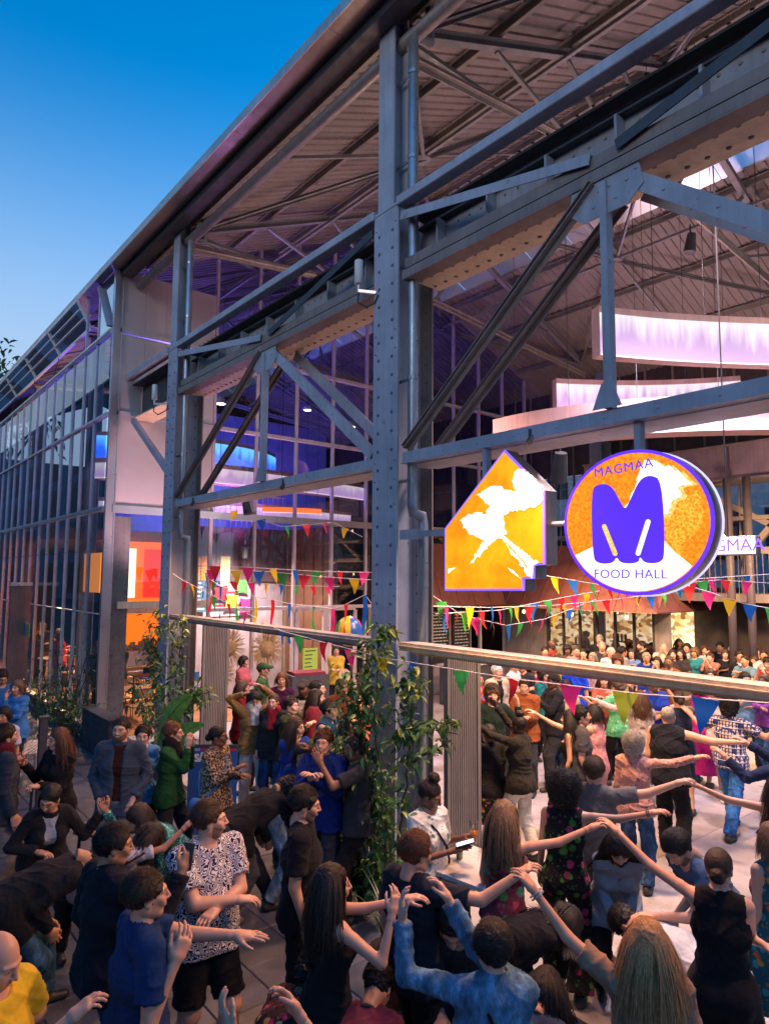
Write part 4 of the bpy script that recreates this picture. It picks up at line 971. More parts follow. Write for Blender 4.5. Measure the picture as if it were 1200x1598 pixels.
# gable glass wall at y = 14.3
GY = 14.3; gw = empty('gable_wall', (4.3, GY, 0), parent=hall)
FR = paint('window_frame', (.62, .56, .60), .4, .2, .1)
def mull(x, z0, z1, w=.06, d=.10, mat=FR, y=GY, par=gw): m = MB(); m.box(x - w / 2, x + w / 2, y - d / 2, y + d / 2, z0, z1); return m.build('mullion', mat, par)
TZ = [0.05, 2.55, 4.65, 6.65, 8.40]
xs = [4.42 + 1.09 * i for i in range(13)]
for i, x in enumerate(xs):
    if i >= 2: mull(x, 0, rz(x) - .02, .062, .09)
for z in TZ[2:]:
    m = MB(); m.box(4.42, 18.2, GY - .075, GY + .05, z - .045, z + .035); m.build('transom', FR, gw)
m = MB(); m.box(4.42, 18.2, GY - .095, GY - .02, 4.70, 4.715); m.box(4.42, 18.2, GY - .10, GY - .078, 4.56, 4.72); m.build('transom_cap', ALU, gw)
m = MB(); m.box(6.6, 14, GY - .06, GY + .05, 2.50, 2.58); m.build('transom', FR, gw)
for i in range(1, 12):
    x0, x1 = xs[i] + .032, xs[i + 1] - .032
    for j in range(5):
        z0 = TZ[j] + .04; z1 = (TZ[j + 1] - .05) if j < 4 else None
        if i == 1 and j >= 2: continue
        if j == 0 and i not in (5, 6): continue
        m = MB(); zt = (z1, z1) if z1 else (rz(x0) - .04, rz(x1) - .04)
        if zt[0] < z0 + .1: continue
        m.add([(x0, GY, z0), (x1, GY, z0), (x1, GY, zt[1]), (x0, GY, zt[0])], [(0, 1, 2, 3)]); m.build('pane', GLASSG, gw)
# corner post and the metal panels of the return wall
m = MB(); m.box(4.28, 4.37, GY - .10, GY + .01, 0, 9.72); m.build('corner_post', ALU, gw)
m = MB(); m.box(4.372, 4.47, GY - .075, GY - .02, 0, 9.72); m.box(4.45, 4.475, GY - .09, GY - .076, 0, 9.72); m.build('corner_post', ALU, gw)
for (z0, z1) in ((4.73, 6.60), (6.70, 8.33), (8.42, 9.70)):
    for (x0, x1) in ((4.478, 4.95), (4.955, 5.40), (5.405, 6.55)):
        if z0 < 6 and x0 > 4.5:
            continue
        if z0 < 6: x1 = 6.55
        m = MB(); m.box(x0, x1, GY - .05, GY - .01, z0, z1 if z0 < 8 else min(z1, 9.9)); m.build('cladding_panel', ALU2, gw)
m = MB()
for z in np.arange(.3, 9.6, .42): m.rivet((4.425, GY - .075, z), (0, -1, 0), .008)
m.build('screws', DARK, gw, kind='stuff')
m = MB(); m.box(4.50, 4.82, GY - .03, GY, .02, 4.5); m.build('grey_panel', paint('smoked_panel', (.16, .16, .16), .3, .3), gw)
m = MB(); m.box(4.6, 6.5, GY - .10, GY + .05, 2.62, 2.76); m.build('door_lintel', paint('lintel_steel', (.70, .58, .40), .5, .05), gw)
m = MB(); m.add([(4.83, GY, 2.8), (6.5, GY, 2.8), (6.5, GY, 4.55), (4.83, GY, 4.55)], [(0, 1, 2, 3)]); m.build('pane', GLASSG, gw)
# street front of the enclosed half, x = 4.3
SX = 4.30; fw = empty('street_glazing', (SX, GY, 0), parent=hall)
NM = 30; ys = [14.42 + .9 * i for i in range(NM)]
FRB = paint('glazing_bar', (.60, .63, .68), .35, .4)
mb_ = MB(); mb_.box(SX - .025, SX + .05, -.022, .022, .25, 8.33); m0 = mb_.build('mullion', FRB, fw); m0.location = m0.location + Vector((0, ys[1], 0))
for y in ys[2:]: o = m0.copy(); COL.objects.link(o); o.parent = fw; o.location = Vector((-SX, y - GY, 0))
m0.location = Vector((-SX, ys[1] - GY, 0))
for z, h in ((4.65, .09), (6.62, .05), (8.38, .09)):
    m = MB(); m.box(SX - .05, SX + .06, 14.32, 42, z - h / 2, z + h / 2); m.build('transom', FRB, fw)
    if h > .06: m = MB(); m.box(SX - .07, SX - .052, 14.32, 42, z - .015, z + .03); m.build('drip_rail', ALU, fw)
m = MB(); m.box(SX - .12, SX + .02, 14.32, 42, .25, .30); m.build('sill', ALU, fw)
m = MB(); m.box(SX - .02, SX + .1, 14.4, 42, 0, .248); m.build('plinth', paint('plinth', (.10, .11, .12), .6), fw)
pm = MB(); pm.add([(SX, .024, 0), (SX, .876, 0), (SX, .876, 1), (SX, .024, 1)], [(0, 3, 2, 1)]); p0 = None
for i in range(NM - 1):
    for (z0, z1) in ((.31, 2.5), (2.52, 4.60), (4.70, 6.59), (6.65, 8.33)):
        if p0 is None: p0 = pm.build('pane', GLASS, fw); o = p0
        else: o = p0.copy(); COL.objects.link(o); o.parent = fw
        o.location = Vector((-SX, ys[i] - GY, z0)); o.scale = (1, 1, z1 - z0)
    
m = MB(); m.box(SX - .03, SX + .04, 14.4, 42, 2.50, 2.52); m.build('transom', FRB, fw)
# clerestory: fixed panes at the corner, then open sashes tilted to mirror the sky
m = MB(); m.box(SX - .02, SX + .03, 15.28, 15.33, 8.43, 9.68); m.box(SX - .02, SX + .03, 16.2, 16.26, 8.43, 9.68); m.build('mullion', FRB, fw)
PALEG = glass_mat('sash_glass', (.35, .5, .62), .45)
m = MB(); m.add([(SX, 14.40, 8.43), (SX, 15.27, 8.43), (SX, 15.27, 9.68), (SX, 14.40, 9.68)], [(0, 1, 2, 3)]); m.build('pane', PALEG, fw)
m = MB(); m.bar((SX - .03, 15.25, 9.6), (SX - .03, 14.45, 8.5), .04, .12, (1, 0, 0)); m.build('brace', BLUE, fw)
MIRG = glass_mat('sash_mirror', (.3, .5, .7), .7)
for i in range(9):
    y0 = 16.4 + i * 2.7; s_ = empty('open_sash', (SX, y0, 9.62), parent=fw); ang = rad(38); dx, dz = -1.15 * math.sin(ang), -1.15 * math.cos(ang)
    m = MB(); q = [(4.10, y0, 9.62), (4.42, y0, 9.05), (4.42, y0 + 2.64, 9.05), (4.10, y0 + 2.64, 9.62)]
    for a, b_ in ((0, 1), (1, 2), (2, 3), (3, 0)): m.bar(q[a], q[b_], .06, .05)
    m.build('sash_frame', WHITE, s_)
    for f_ in (.3, .62):
        m = MB(); A_ = np.array(q[0]) + (np.array(q[1]) - np.array(q[0])) * f_; m.bar(A_ + (-.02, .03, 0), A_ + (-.02, 2.61, 0), .045, .03); m.build('sash_bar', WHITE, s_)  # white strips stand in for sky stripes mirrored in the sash
    m = MB(); m.add(q, [(0, 1, 2, 3)]); m.build('sash_pane', MIRG, s_)
    m = MB(); m.bar(np.array(q[1]) + (0, .1, 0), (SX, y0 + .1, 8.45), .015, .015); m.bar((SX - .01, y0 + 1.3, 8.45), (SX - .01, y0 + 1.3, 9.6), .05, .05); m.build('stay', DARK, s_)
# what stands behind the street glazing: gallery slab, round pipes, back wall
inn = paint('inner_wall', (.10, .10, .11), .7)
m = MB(); m.box(10.2, 10.3, 14.6, 42, 0, 4.24); m.build('partition_wall', inn, hall)
m = MB(); m.box(4.5, 18.2, 41.9, 42.1, 0, 9.6); m.build('end_wall', inn, hall)
m = MB(); m.box(7.6, 10.19, 17.0, 41.8, 4.25, 4.55); m.box(4.5, 7.6, 19.5, 41.8, 4.25, 4.55); m.build('gallery_slab', inn, hall)
m = MB(); m.box(10.31, 18.2, 16.0, 24, 4.25, 4.55); m.build('gallery_slab', inn, hall)
for y in (17.8, 23.9, 30): m = MB(); m.ibar((5.0, y, 0), (5.0, y, 9.3), .25, .3, .02, (1, 0, 0)); m.build('column', BLUE2, hall)
CL = paint('seamed_cladding', (.17, .115, .12), .45, .3)
def seam_wall(name, a, b_, z0, z1, mat, par, step=.42, top_off=(0, 0), **kw):
    """standing seam sheet between a and b (x,y), the top moved by top_off"""
    a = np.array(a, float); b_ = np.array(b_, float); L = np.linalg.norm(b_ - a); n = max(1, int(L / step)); u = (b_ - a) / L; nr = np.array((-u[1], u[0])); to = np.array(top_off, float)
    P = empty(name, (a[0], a[1], z0), parent=par, **kw)
    for i in range(n):
        p, q = a + u * L * i / n, a + u * L * (i + 1) / n; m = MB(); p2, q2 = p + to, q + to
        m.add([(*p, z0), (*q, z0), (*q2, z1), (*p2, z1)], [(0, 1, 2, 3)]); m.bar((*p, z0), (*p2, z1), .02, .045, (nr[0], nr[1], .01)); m.build('panel', mat, P)
    return P
seam_wall('gallery_front', (6.7, 16.9), (10.15, 16.9), 3.15, 4.6, CL, hall)
seam_wall('gallery_side', (10.16, 14.6), (10.16, 16.9), 0.0, 4.6, paint('copper_seam', (.20, .10, .06), .5, .3), hall)
m = MB(); m.box(6.7, 10.1, 17.0, 17.1, 0, 3.14); m.build('shop_wall', paint('lilac_wall', (.40, .36, .42), .7), hall)

# kiosk on the right hand side of the floor, mansard roof and lit windows
kx, ky0, ky1 = 15.6, 8.75, 14.22
ki = empty('food_kiosk', (kx, ky0, 0), 'long food kiosk with red seamed mansard roof and bright windows behind the crowd', 'kiosk')
MAN = paint('mansard_metal', (.26, .10, .09), .4, .35)
kr = seam_wall('mansard', (kx, ky1 - .05), (kx, ky0), 2.48, 4.25, MAN, ki, .55, (1.15, 0)); seam_wall('mansard', (12.4, 13.5), (kx, 13.5), 2.50, 4.25, MAN, ki, .55, (0, .7)); seam_wall('mansard', (kx, ky0 - .01), (kx + 2.4, ky0 - .01), 2.48, 4.25, MAN, ki, .55, (0, 1.15))
m = MB(); m.box(kx, kx + 2.4, ky0 + .02, ky1, 2.455, 2.475); m.build('eaves_board', paint('warm_soffit', (.35, .22, .12), .6), ki)
m = MB(); m.box(kx + .75, kx + .80, 12.6, ky1, 0, 2.45); m.box(kx + .75, kx + .80, ky0 + .1, 9.3, 0, 2.45); m.box(kx + .75, kx + .80, 9.3, 12.6, 0, .5); m.build('wall', paint('kiosk_wall', (.22, .19, .18), .6), ki)
WARM = glow('lit_shop', (1.0, .70, .28), 1.0)
mm_, t, b = nodes_of('lit_shelves'); v = coords(t, (1, 3.2, 5)); vo = t.nodes.new('ShaderNodeTexVoronoi'); vo.inputs['Scale'].default_value = 2.2; lnk(t, v, vo.inputs['Vector'])
c = mixc(t, ramp(t, vo.outputs['Color'], [(.2, (.12, .05, .01)), (.45, (1.0, .62, .2)), (.8, (1, .9, .6))]), (0, 0, 0), (0, 0, 0)) if False else ramp(t, vo.outputs['Color'], [(.25, (.25, .10, .02)), (.45, (.9, .55, .16)), (.8, (1, .86, .5))])
lnk(t, c, b.inputs['Emission Color']); b.inputs['Emission Strength'].default_value = .8  # glow pattern put into the panel in place of lit shelves
m = MB(); m.box(kx + 2.2, kx + 2.25, 9.0, 13.6, .6, 2.44); m.build('back_panel', mm_, ki)
for i in range(7):
    y = 9.3 + i * .55; m = MB(); m.box(kx + .74, kx + .81, y - .03, y + .03, .5, 2.45); m.build('window_frame', DARK, ki)
    if i < 6: m = MB(); m.box(kx + .77, kx + .775, y + .03, y + .52, .52, 2.43); m.build('pane', GLASSG, ki)
for i in range(5):
    m = MB(); y = 9.5 + i * .65; m.box(kx + 1.9, kx + 2.1, y, y + .5, 1.1 + .2 * (i % 3), 1.13 + .2 * (i % 3)); 
    for q in range(4): m.tube([(kx + 2.0, y + .06 + .12 * q, 1.13 + .2 * (i % 3)), (kx + 2.0, y + .06 + .12 * q, 1.33 + .2 * (i % 3))], .035, 8)
    m.build('bottle_shelf', paint('shelf_brown', (.12, .07, .04), .6), ki)
# menu boards on the wall beside the kiosk
WT = paint('chalk_white', (.5, .5, .48), .8)
for i, (a, b_) in enumerate(((13.2, 13.9), (14.05, 14.75))):
    mbd = empty('menu_board', (a, GY - .1, 1.0), ['black chalk menu board beside the column, nearer the riveted post', 'black chalk menu board to the right of its twin, under the red roof edge'][i], 'menu board', 'chalk menu boards')
    m = MB(); m.box(a, b_, GY - .14, GY - .12, .9, 2.45); m.build('board', paint('blackboard', (.012, .012, .014), .6), mbd)
    m = MB()
    for r_ in range(14):
        x = a + .08
        while x < b_ - .12: l = rng.uniform(.03, .12); m.box(x, min(x + l, b_ - .06), GY - .143, GY - .1415, 2.3 - r_ * .09, 2.33 - r_ * .09); x += l + .03
    m.build('chalk_lines', WT, mbd, kind='stuff')
m = MB(); m.box(11.05, 14.9, GY - .05, GY + .05, 0, 2.5); m.build('lower_wall', paint('kiosk_wall', (.22, .19, .18), .6), hall)

# far side: crane girder, braces, glazing, gallery with people beyond, buildings outside
m = MB(); m.box(17.0, 17.9, -6.5, 11.7, 5.75, 6.55); m.build('far_girder', paint('plum_steel', (.26, .20, .25), .5), hall)
m = MB(); m.box(16.9, 18.0, -6.5, 11.7, 6.552, 6.60); m.box(16.9, 18.0, -6.5, 11.7, 5.70, 5.748)
m.build('far_girder_flange', BROWN, hall)
m = MB()
for y in np.arange(-6, 11.5, 1.5): m.box(16.95, 16.998, y, y + .02, 5.75, 6.55)
m.build('stiffener', BROWN, hall, kind='stuff')
for (ya, yb) in ((-6.5, -.42), (-.42, 5.67), (5.67, 11.76)):
    ym = (ya + yb) / 2
    for a, b_ in (((ya + .3, 4.1), (ym, 5.7)), ((yb - .3, 4.1), (ym, 5.7)), ((ya + .3, 5.6), (ya + 1.5, 4.2))): m = MB(); m.bar((17.5, a[0], a[1]), (17.5, b_[0], b_[1]), .12, .14); m.build('diagonal_brace', BROWN, hall)
    m = MB(); m.box(17.4, 17.6, ya + .2, yb - .2, 3.95, 4.08); m.box(17.4, 17.6, ya + .2, yb - .2, 4.75, 4.85); m.build('rail_beam', BROWN, hall)
    m = MB(); m.box(17.0, 18.2, ya + .2, yb - .2, 2.75, 2.95); m.build('rail_beam', BROWN, hall)
fwl = empty('far_glazing', (18.4, 0, 0), parent=hall)
for i in range(26):
    y = -6.5 + i * .85; m = MB(); m.box(18.38, 18.44, y - .025, y + .025, 2.9, 9.5); m.build('mullion', BROWN, fwl)
m = MB(); m.box(18.45, 18.5, -6.5, 42, 6.6, 9.8); m.box(18.45, 18.5, 14.3, 42, 0, 6.59); m.build('far_upper_wall', paint('dark_wall', (.06, .045, .04), .7), hall)
m = MB(); m.box(18.405, 18.41, -6.5, 14.2, 2.95, 6.55); m.build('pane', glass_mat('far_glass', (.85, .88, .9), .05), fwl)
m = MB(); m.box(18.1, 18.3, -6.5, 14.2, 0, 2.74); m.build('far_lower_wall', paint('dark_wall', (.06, .045, .04), .7), hall)
for k in range(8):   # mesh screens and pipes on the lower far wall
    m = MB(); y = -2 + k * 1.15; m.box(18.0, 18.06, y, y + .06, 0, 2.7); m.build('upright', BROWN, hall)
seg_ = MB()
for k in range(30): seg_.box(18.03, 18.04, 2.3 + k * .12, 2.31 + k * .12, .9, 2.5)
for k in range(14): seg_.box(18.03, 18.04, 2.2, 5.9, .9 + k * .12, .91 + k * .12)
seg_.build('mesh_screen', BROWN, hall, kind='stuff')
m = MB()
for (x, y) in ((16.5, 7.4), (16.6, 7.0)): m.tube([(x, y, 0), (x, y, 5.7)], .09, 12)
m.build('round_post', paint('plum_post', (.07, .055, .07), .6), hall, True)

# buildings outside
def block(x0, x1, y0, y1, h, mat, label, face, win, nw, nf, lit=()):
    e = empty('building', ((x0 + x1) / 2, (y0 + y1) / 2, 0), label, 'building'); m = MB(); m.box(x0, x1, y0, y1, 0, h); m.build('wall', mat, e)
    m = MB(); m.box(x0 - .2, x1 + .2, y0 - .2, y1 + .2, h, h + .4); m.build('parapet', mat, e)
    dh = h / nf
    for f in range(nf):
        for i in range(nw):
            L = (y1 - y0) / nw; a = y0 + L * (i + .25); b_ = y0 + L * (i + .75); xx = x1 if face > 0 else x0; z0, z1 = dh * f + .9, dh * (f + 1) - .5
            w_ = MB(); w_.box(min(xx, xx + face * .06), max(xx, xx + face * .06), a - .1, b_ + .1, z0 - .1, z1 + .1); fo = w_.build('window', DARK, e)
            w_ = MB(); w_.box(min(xx + face * .061, xx + face * .08), max(xx + face * .061, xx + face * .08), a, b_, z0, z1); q = w_.build('pane', glow('lit_window', (1, .8, .5), 1.2) if (f, i) in lit else win, fo)
    return e
GW = plain('window_dark', (.012, .02, .035), .7)
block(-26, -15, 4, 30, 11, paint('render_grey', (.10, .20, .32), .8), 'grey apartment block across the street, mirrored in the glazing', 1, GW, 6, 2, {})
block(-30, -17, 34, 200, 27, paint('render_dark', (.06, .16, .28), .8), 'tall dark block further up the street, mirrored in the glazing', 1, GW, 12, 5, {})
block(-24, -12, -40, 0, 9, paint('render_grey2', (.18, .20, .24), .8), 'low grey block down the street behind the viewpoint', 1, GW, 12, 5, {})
block(27, 40, -8, 5, 9, paint('blue_cladding', (.10, .26, .45), .5), 'blue clad building seen through the far glazing', -1, plain('pale_pane', (.4, .5, .6), .2), 8, 3)
block(30, 42, 8, 30, 10, paint('white_render', (.55, .56, .60), .7), 'pale rendered building beyond the far glazing', -1, GW, 10, 3)

# stair, upper gallery and small lamps at the far side
st = empty('far_stair', (16.6, 3.0, 0), 'brown steel stair climbing to the gallery at the far side of the hall', 'stair')
for i in range(16): m = MB(); m.box(16.2, 17.2, 1.2 + i * .27, 1.2 + i * .27 + .26, .17 + i * .175, .20 + i * .175); m.build('tread', BROWN, st)
for x in (16.18, 17.22): m = MB(); m.bar((x, 1.1, .12), (x, 5.5, 2.95), .04, .22); m.bar((x, 1.1, 1.1), (x, 5.5, 3.9), .03, .04); m.build('stringer', BROWN, st)
gr = empty('gallery_rail', (17.0, 0, 3), parent=hall); m = MB()
for y in np.arange(-6, 11.6, .14): m.bar((17.02, y, 2.96), (17.02, y, 3.9), .012, .012, (1, 0, 0))
m.build('balusters', BROWN, gr, kind='stuff'); m = MB(); m.box(17.0, 17.04, -6, 11.6, 3.902, 3.95); m.build('handrail', BROWN, gr)
BULB = glow('warm_bulb', (1.0, .62, .25), 6.0)
for i, (x, y, z, w_) in enumerate(((16.6, 7.4, 3.3, 'left of the stair head'), (16.6, 6.2, 3.4, 'over the stair'), (16.7, 5.0, 3.5, 'right of the stair head'), (16.6, 3.8, 3.3, 'near the right edge'), (17.7, 8.6, 5.2, 'under the far girder, left'), (17.7, 6.6, 5.2, 'under the far girder, right'), (17.7, 4.6, 5.3, 'under the far girder by the edge'), (15.3, 9.4, 2.35, 'under the kiosk eaves, right'), (15.3, 11.0, 2.35, 'under the kiosk eaves, middle'), (15.3, 12.6, 2.35, 'under the kiosk eaves, left'))):
    e = empty('bulb_lamp', (x, y, z), 'small bare warm bulb ' + w_, 'lamp', 'small warm bulbs'); m = MB(); m.tube([(x, y, z - .05), (x, y, z), (x, y, z + .05)], .045, 8, rs=[.02, .045, .02]); m.build('bulb', BULB, e); m = MB(); m.tube([(x, y, z + .051), (x, y, z + .12)], .02, 6); m.build('socket', DARK, e)

m = MB(); m.box(8.2, 17.6, 26.0, 26.1, 4.56, 10.0); m.build('cross_wall', paint('slate_wall', (.30, .30, .42), .7), hall)  # added wall that catches the blue flood as a backdrop
m = MB(); m.box(4.45, 10.18, 14.5, 41.5, .006, .014); m.build('wood_floor', paint('wood_floor', (.38, .17, .07), .45, 0, .3, 3), hall)
# ================================================================== SIGNS, RING LAMPS, BUNTING, PLANTS, FURNITURE
def text_mesh(name, s, size, mat, parent, o, ux, uy, depth=.004, bold=0.0, align='CENTER', space=1.0):
    cu = bpy.data.curves.new(name, 'FONT'); cu.body = s; cu.size = size; cu.extrude = depth / 2; cu.offset = bold; cu.align_x = align; cu.align_y = 'CENTER'; cu.space_character = space
    cu.resolution_u = 3
    tmp = bpy.data.objects.new(name, cu); COL.objects.link(tmp); bpy.context.view_layer.update()
    me = bpy.data.meshes.new_from_object(tmp.evaluated_get(bpy.context.evaluated_depsgraph_get())); COL.objects.unlink(tmp); bpy.data.objects.remove(tmp)
    n = len(me.vertices); V = np.empty(n * 3); me.vertices.foreach_get('co', V); V = V.reshape(-1, 3); ux = nrm(ux); uy = nrm(uy); uz = np.cross(ux, uy)
    fs = [tuple(p.vertices) for p in me.polygons]; return mesh_np(name, np.array(o) + V[:, :1] * ux + V[:, 1:2] * uy + V[:, 2:] * uz, fs, mat, parent)
def noisy_glow(name, c1, c2, strength, scale, lo=.4, hi=.6):
    if name in MATS: return MATS[name]
    m, t, b = nodes_of(name); c = ramp(t, noise(t, coords(t), scale, 6, .7), [(lo, c1), (hi, c2)]); lnk(t, c, b.inputs['Emission Color']); b.inputs['Emission Strength'].default_value = strength
    b.inputs['Base Color'].default_value = (*[x * .5 for x in c1], 1); MATS[name] = m; return m
SIGN_E = 0.56
ORG = noisy_glow('print_orange', (1.0, .26, .002), (1.0, .46, .006), SIGN_E * 1.1, 3); ORGY = noisy_glow('print_orange_grain', (1.0, .17, .004), (1.0, .42, .01), SIGN_E, 45)
YEL = noisy_glow('print_yellow', (1.0, .42, .02), (1.0, .85, .35), SIGN_E * 1.1, 60); WHT = glow('print_white', (1.0, .93, .80), SIGN_E * 1.25); PUR_E = glow('print_purple', (.105, .03, .80), .50)
PUR_R = glow('rim_purple', (.30, .16, .95), .52); SILV = paint('sign_case', (.20, .19, .20), .4, .6, .1)
def pxpoly(pts, X): return [tuple(on_x(a, b, X)[1:]) for a, b in pts]
# --- house shaped sign with the erupting volcano, facing the street
SXN = 4.60
vs = empty('volcano_sign', tuple(on_x(760, 820, SXN)), 'house shaped light box showing a white volcano eruption on orange', 'sign')
outl = [(788, 702), (695, 825), (695, 922), (818, 922), (818, 904), (834, 903), (834, 883), (851, 881), (850, 765)]
P_ = pxpoly(outl, SXN); m = MB(); m.prism(P_, (SXN + .01, 0, 0), (0, 1, 0), (0, 0, 1), (.15, 0, 0)); m.build('case', SILV, vs)
cy_, cz_ = np.mean(P_, 0)
def inset(P, d):
    out = []; n = len(P)
    for i in range(n):
        p0, p1, p2 = [np.array(P[(i + q) % n]) for q in (-1, 0, 1)]; a = nrm2(p1 - p0); b = nrm2(p2 - p1); na = np.array((-a[1], a[0])); nb = np.array((-b[1], b[0]))
        area = sum(P[k][0] * P[(k + 1) % n][1] - P[(k + 1) % n][0] * P[k][1] for k in range(n)); s_ = 1 if area > 0 else -1
        k = (na + nb) * s_; k = k / max(.3, 1 + na @ nb); out.append(tuple(p1 + k * d))
    return out
def nrm2(v): return v / np.linalg.norm(v)
m = MB(); m.prism(P_, (SXN - .012, 0, 0), (0, 1, 0), (0, 0, 1), (.02, 0, 0)); m.build('rim', PUR_R, vs)
m = MB(); m.prism(inset(P_, .019), (SXN - .018, 0, 0), (0, 1, 0), (0, 0, 1), (.012, 0, 0)); m.build('print', ORG, vs)
def flat(name, pts, X, mat, par, jag=0, seed=1):
    r = random.Random(seed); q = []
    for i in range(len(pts)):
        a, b = np.array(pts[i], float), np.array(pts[(i + 1) % len(pts)], float); L = np.linalg.norm(b - a); n = max(1, int(L / 3)) if jag else 1
        for k in range(n):
            p = a + (b - a) * k / n
            if k or jag: p = p + np.array((r.gauss(0, jag), r.gauss(0, jag)))
            q.append(tuple(p))
    m = MB(); m.prism(pxpoly(q, X), (X, 0, 0), (0, 1, 0), (0, 0, 1), (.002, 0, 0)); return m.build(name, mat, par)
flat('eruption', [(757, 842), (749, 838), (733, 835), (731, 828), (722, 824), (720, 812), (728, 803), (742, 802), (756, 805), (760, 795), (765, 790), (752, 778), (741, 774), (760, 762), (778, 757), (787, 763), (800, 768), (810, 770), (801, 757), (800, 748), (803, 735), (812, 731), (820, 738), (835, 748), (846, 763), (846, 782), (836, 790), (818, 794), (803, 797), (792, 800), (785, 803), (784, 815), (790, 830), (784, 838), (775, 842), (764, 851), (753, 860), (742, 873), (732, 880), (744, 862), (752, 850)], SXN - .0215, WHT, vs, 1.6, 3)
flat('lava_streak', [(784, 838), (796, 846), (806, 852), (822, 866), (839, 878), (830, 882), (831, 895), (829, 903), (822, 897), (815, 886), (808, 876), (797, 862), (788, 848)], SXN - .0215, WHT, vs, 1.2, 5)
flat('lava_streak', [(699, 888), (711, 885), (699, 895)], SXN - .0215, WHT, vs, .3, 6); flat('lava_streak', [(792, 886), (800, 890), (812, 903), (806, 899), (798, 893)], SXN - .0215, WHT, vs, .3, 7)
flat('ridge_line', [(786, 842), (800, 856), (818, 876), (826, 892), (822, 886), (808, 868), (794, 854)], SXN - .0225, ORG, vs, .4, 8); flat('ridge_line', [(783, 841), (772, 848), (760, 858), (768, 850)], SXN - .0225, ORG, vs, .4, 9)
m = MB(); A_, B_ = on_x(640, 833, SXN), on_x(697, 833, SXN); m.bar((4.68, 5.40, A_[2]), (4.68, P_[1][0] - .02, A_[2]), .03, .06); m.bar((4.66, 5.46, A_[2]), (4.66, 5.16, A_[2]), .05, .10); m.build('bracket', BLUE, vs)
for y in (4.25,): m = MB(); m.bar((4.66, y, 4.02), (4.66, y, 4.49), .07, .05, (0, 1, 0)); m.build('hanger', BLUE, vs)
# --- round sign
rc = np.array((4.60, 2.74, 3.715)); gm = rad(10); ux = np.array((math.sin(gm), -math.cos(gm), 0)); nz = -np.array((math.cos(gm), math.sin(gm), 0)); uz = np.array((0, 0, 1.0)); RR = .555
rs = empty('round_sign', tuple(rc), 'round purple rimmed light box reading MAGMAA M FOOD HALL', 'sign')
def disc(r, a0=0, a1=360, n=64): return [(r * math.cos(rad(a0 + (a1 - a0) * i / n)), r * .97 * math.sin(rad(a0 + (a1 - a0) * i / n))) for i in range(n if a1 - a0 >= 360 else n + 1)]
def rprism(name, poly, off, th, mat): m = MB(); m.prism(poly, rc + nz * off, ux, uz, nz * -th); return m.build(name, mat, rs)
rprism('case', disc(RR), 0, .18, SILV); rprism('back_rim', disc(RR + .012), -.165, .02, glow('rim_light', (.8, .75, 1.0), .5)); rprism('rim', disc(RR), .014, .012, glow('rim_deep', (.13, .035, .90), .55)); rprism('print', disc(RR - .026), .020, .004, ORGY)
def spx(a, b): return ((a - 993) / 113 * RR, -(b - 815) / 113 * RR)
rin = RR - .032
low = [(spx(900, 872)), spx(925, 848), spx(960, 838), spx(1000, 838), spx(1030, 848), spx(1070, 886)]
arc = [q for q in disc(rin, 180, 360, 120) if True]
import itertools
def clip_poly(poly): return [(a * min(1, (rin - .001) / max(1e-6, math.hypot(a, b / .97))), b * min(1, (rin - .001) / max(1e-6, math.hypot(a, b / .97)))) for a, b in poly]
bot = [disc(rin, 208, 320, 40)[i] for i in range(41)]
rprism('volcano_slope', clip_poly([bot[0], *[spx(*q) for q in ((930, 850), (955, 836), (1030, 836), (1052, 862))], *reversed(bot[1:])][:5] + list(reversed(bot))[:-1]), .0225, .002, WHT)
rr_ = random.Random(4); smoke = [(1012, 722), (1030, 728), (1056, 742), (1078, 764), (1060, 768), (1062, 780), (1050, 788), (1044, 802), (1030, 812), (1028, 830), (1016, 840), (985, 846), (985, 800), (975, 795), (986, 785), (1000, 750)]
smj = []
for i in range(len(smoke)):
    a, b = np.array(smoke[i]), np.array(smoke[(i + 1) % len(smoke)])
    for k in range(5): p = a + (b - a) * k / 5 + np.array((rr_.gauss(0, 1.6), rr_.gauss(0, 1.6))); smj.append(spx(*p))
yl = [(a * 1.07 + .012, b * 1.03 - .02) for a, b in smj]
gy_ = [(1040, 795), (1062, 790), (1085, 775), (1092, 800), (1086, 830), (1062, 850), (1064, 872), (1042, 856), (1036, 830)]; gj = []
for i in range(len(gy_)):
    a, b = np.array(gy_[i]), np.array(gy_[(i + 1) % len(gy_)])
    for k in range(6): q_ = a + (b - a) * k / 6 + np.array((rr_.gauss(0, 1.8), rr_.gauss(0, 1.8))); gj.append(spx(*q_))
rprism('grain_patch', clip_poly(gj), .0208, .0012, noisy_glow('print_grain', (1.0, .20, .004), (1.0, .62, .05), SIGN_E * 1.1, 55, .42, .58))
rprism('smoke_edge', clip_poly(yl), .0215, .0015, YEL); rprism('smoke', clip_poly(smj), .0235, .0015, WHT)
def rnd(poly, it=2):
    for _ in range(it): poly = [q for i in range(len(poly)) for q in ((poly[i][0] * .75 + poly[(i + 1) % len(poly)][0] * .25, poly[i][1] * .75 + poly[(i + 1) % len(poly)][1] * .25), (poly[i][0] * .25 + poly[(i + 1) % len(poly)][0] * .75, poly[i][1] * .25 + poly[(i + 1) % len(poly)][1] * .75))]
    return poly
Mp = [(928, 866), (928, 762), (940, 753), (960, 756), (973, 782), (981, 797), (990, 780), (1004, 752), (1020, 746), (1037, 756), (1038, 866), (1030, 877), (1008, 877), (1001, 866), (999, 877), (972, 877), (966, 866), (960, 877), (936, 877)]
rprism('letter_m', rnd([spx(*q) for q in Mp]), .027, .004, PUR_E)
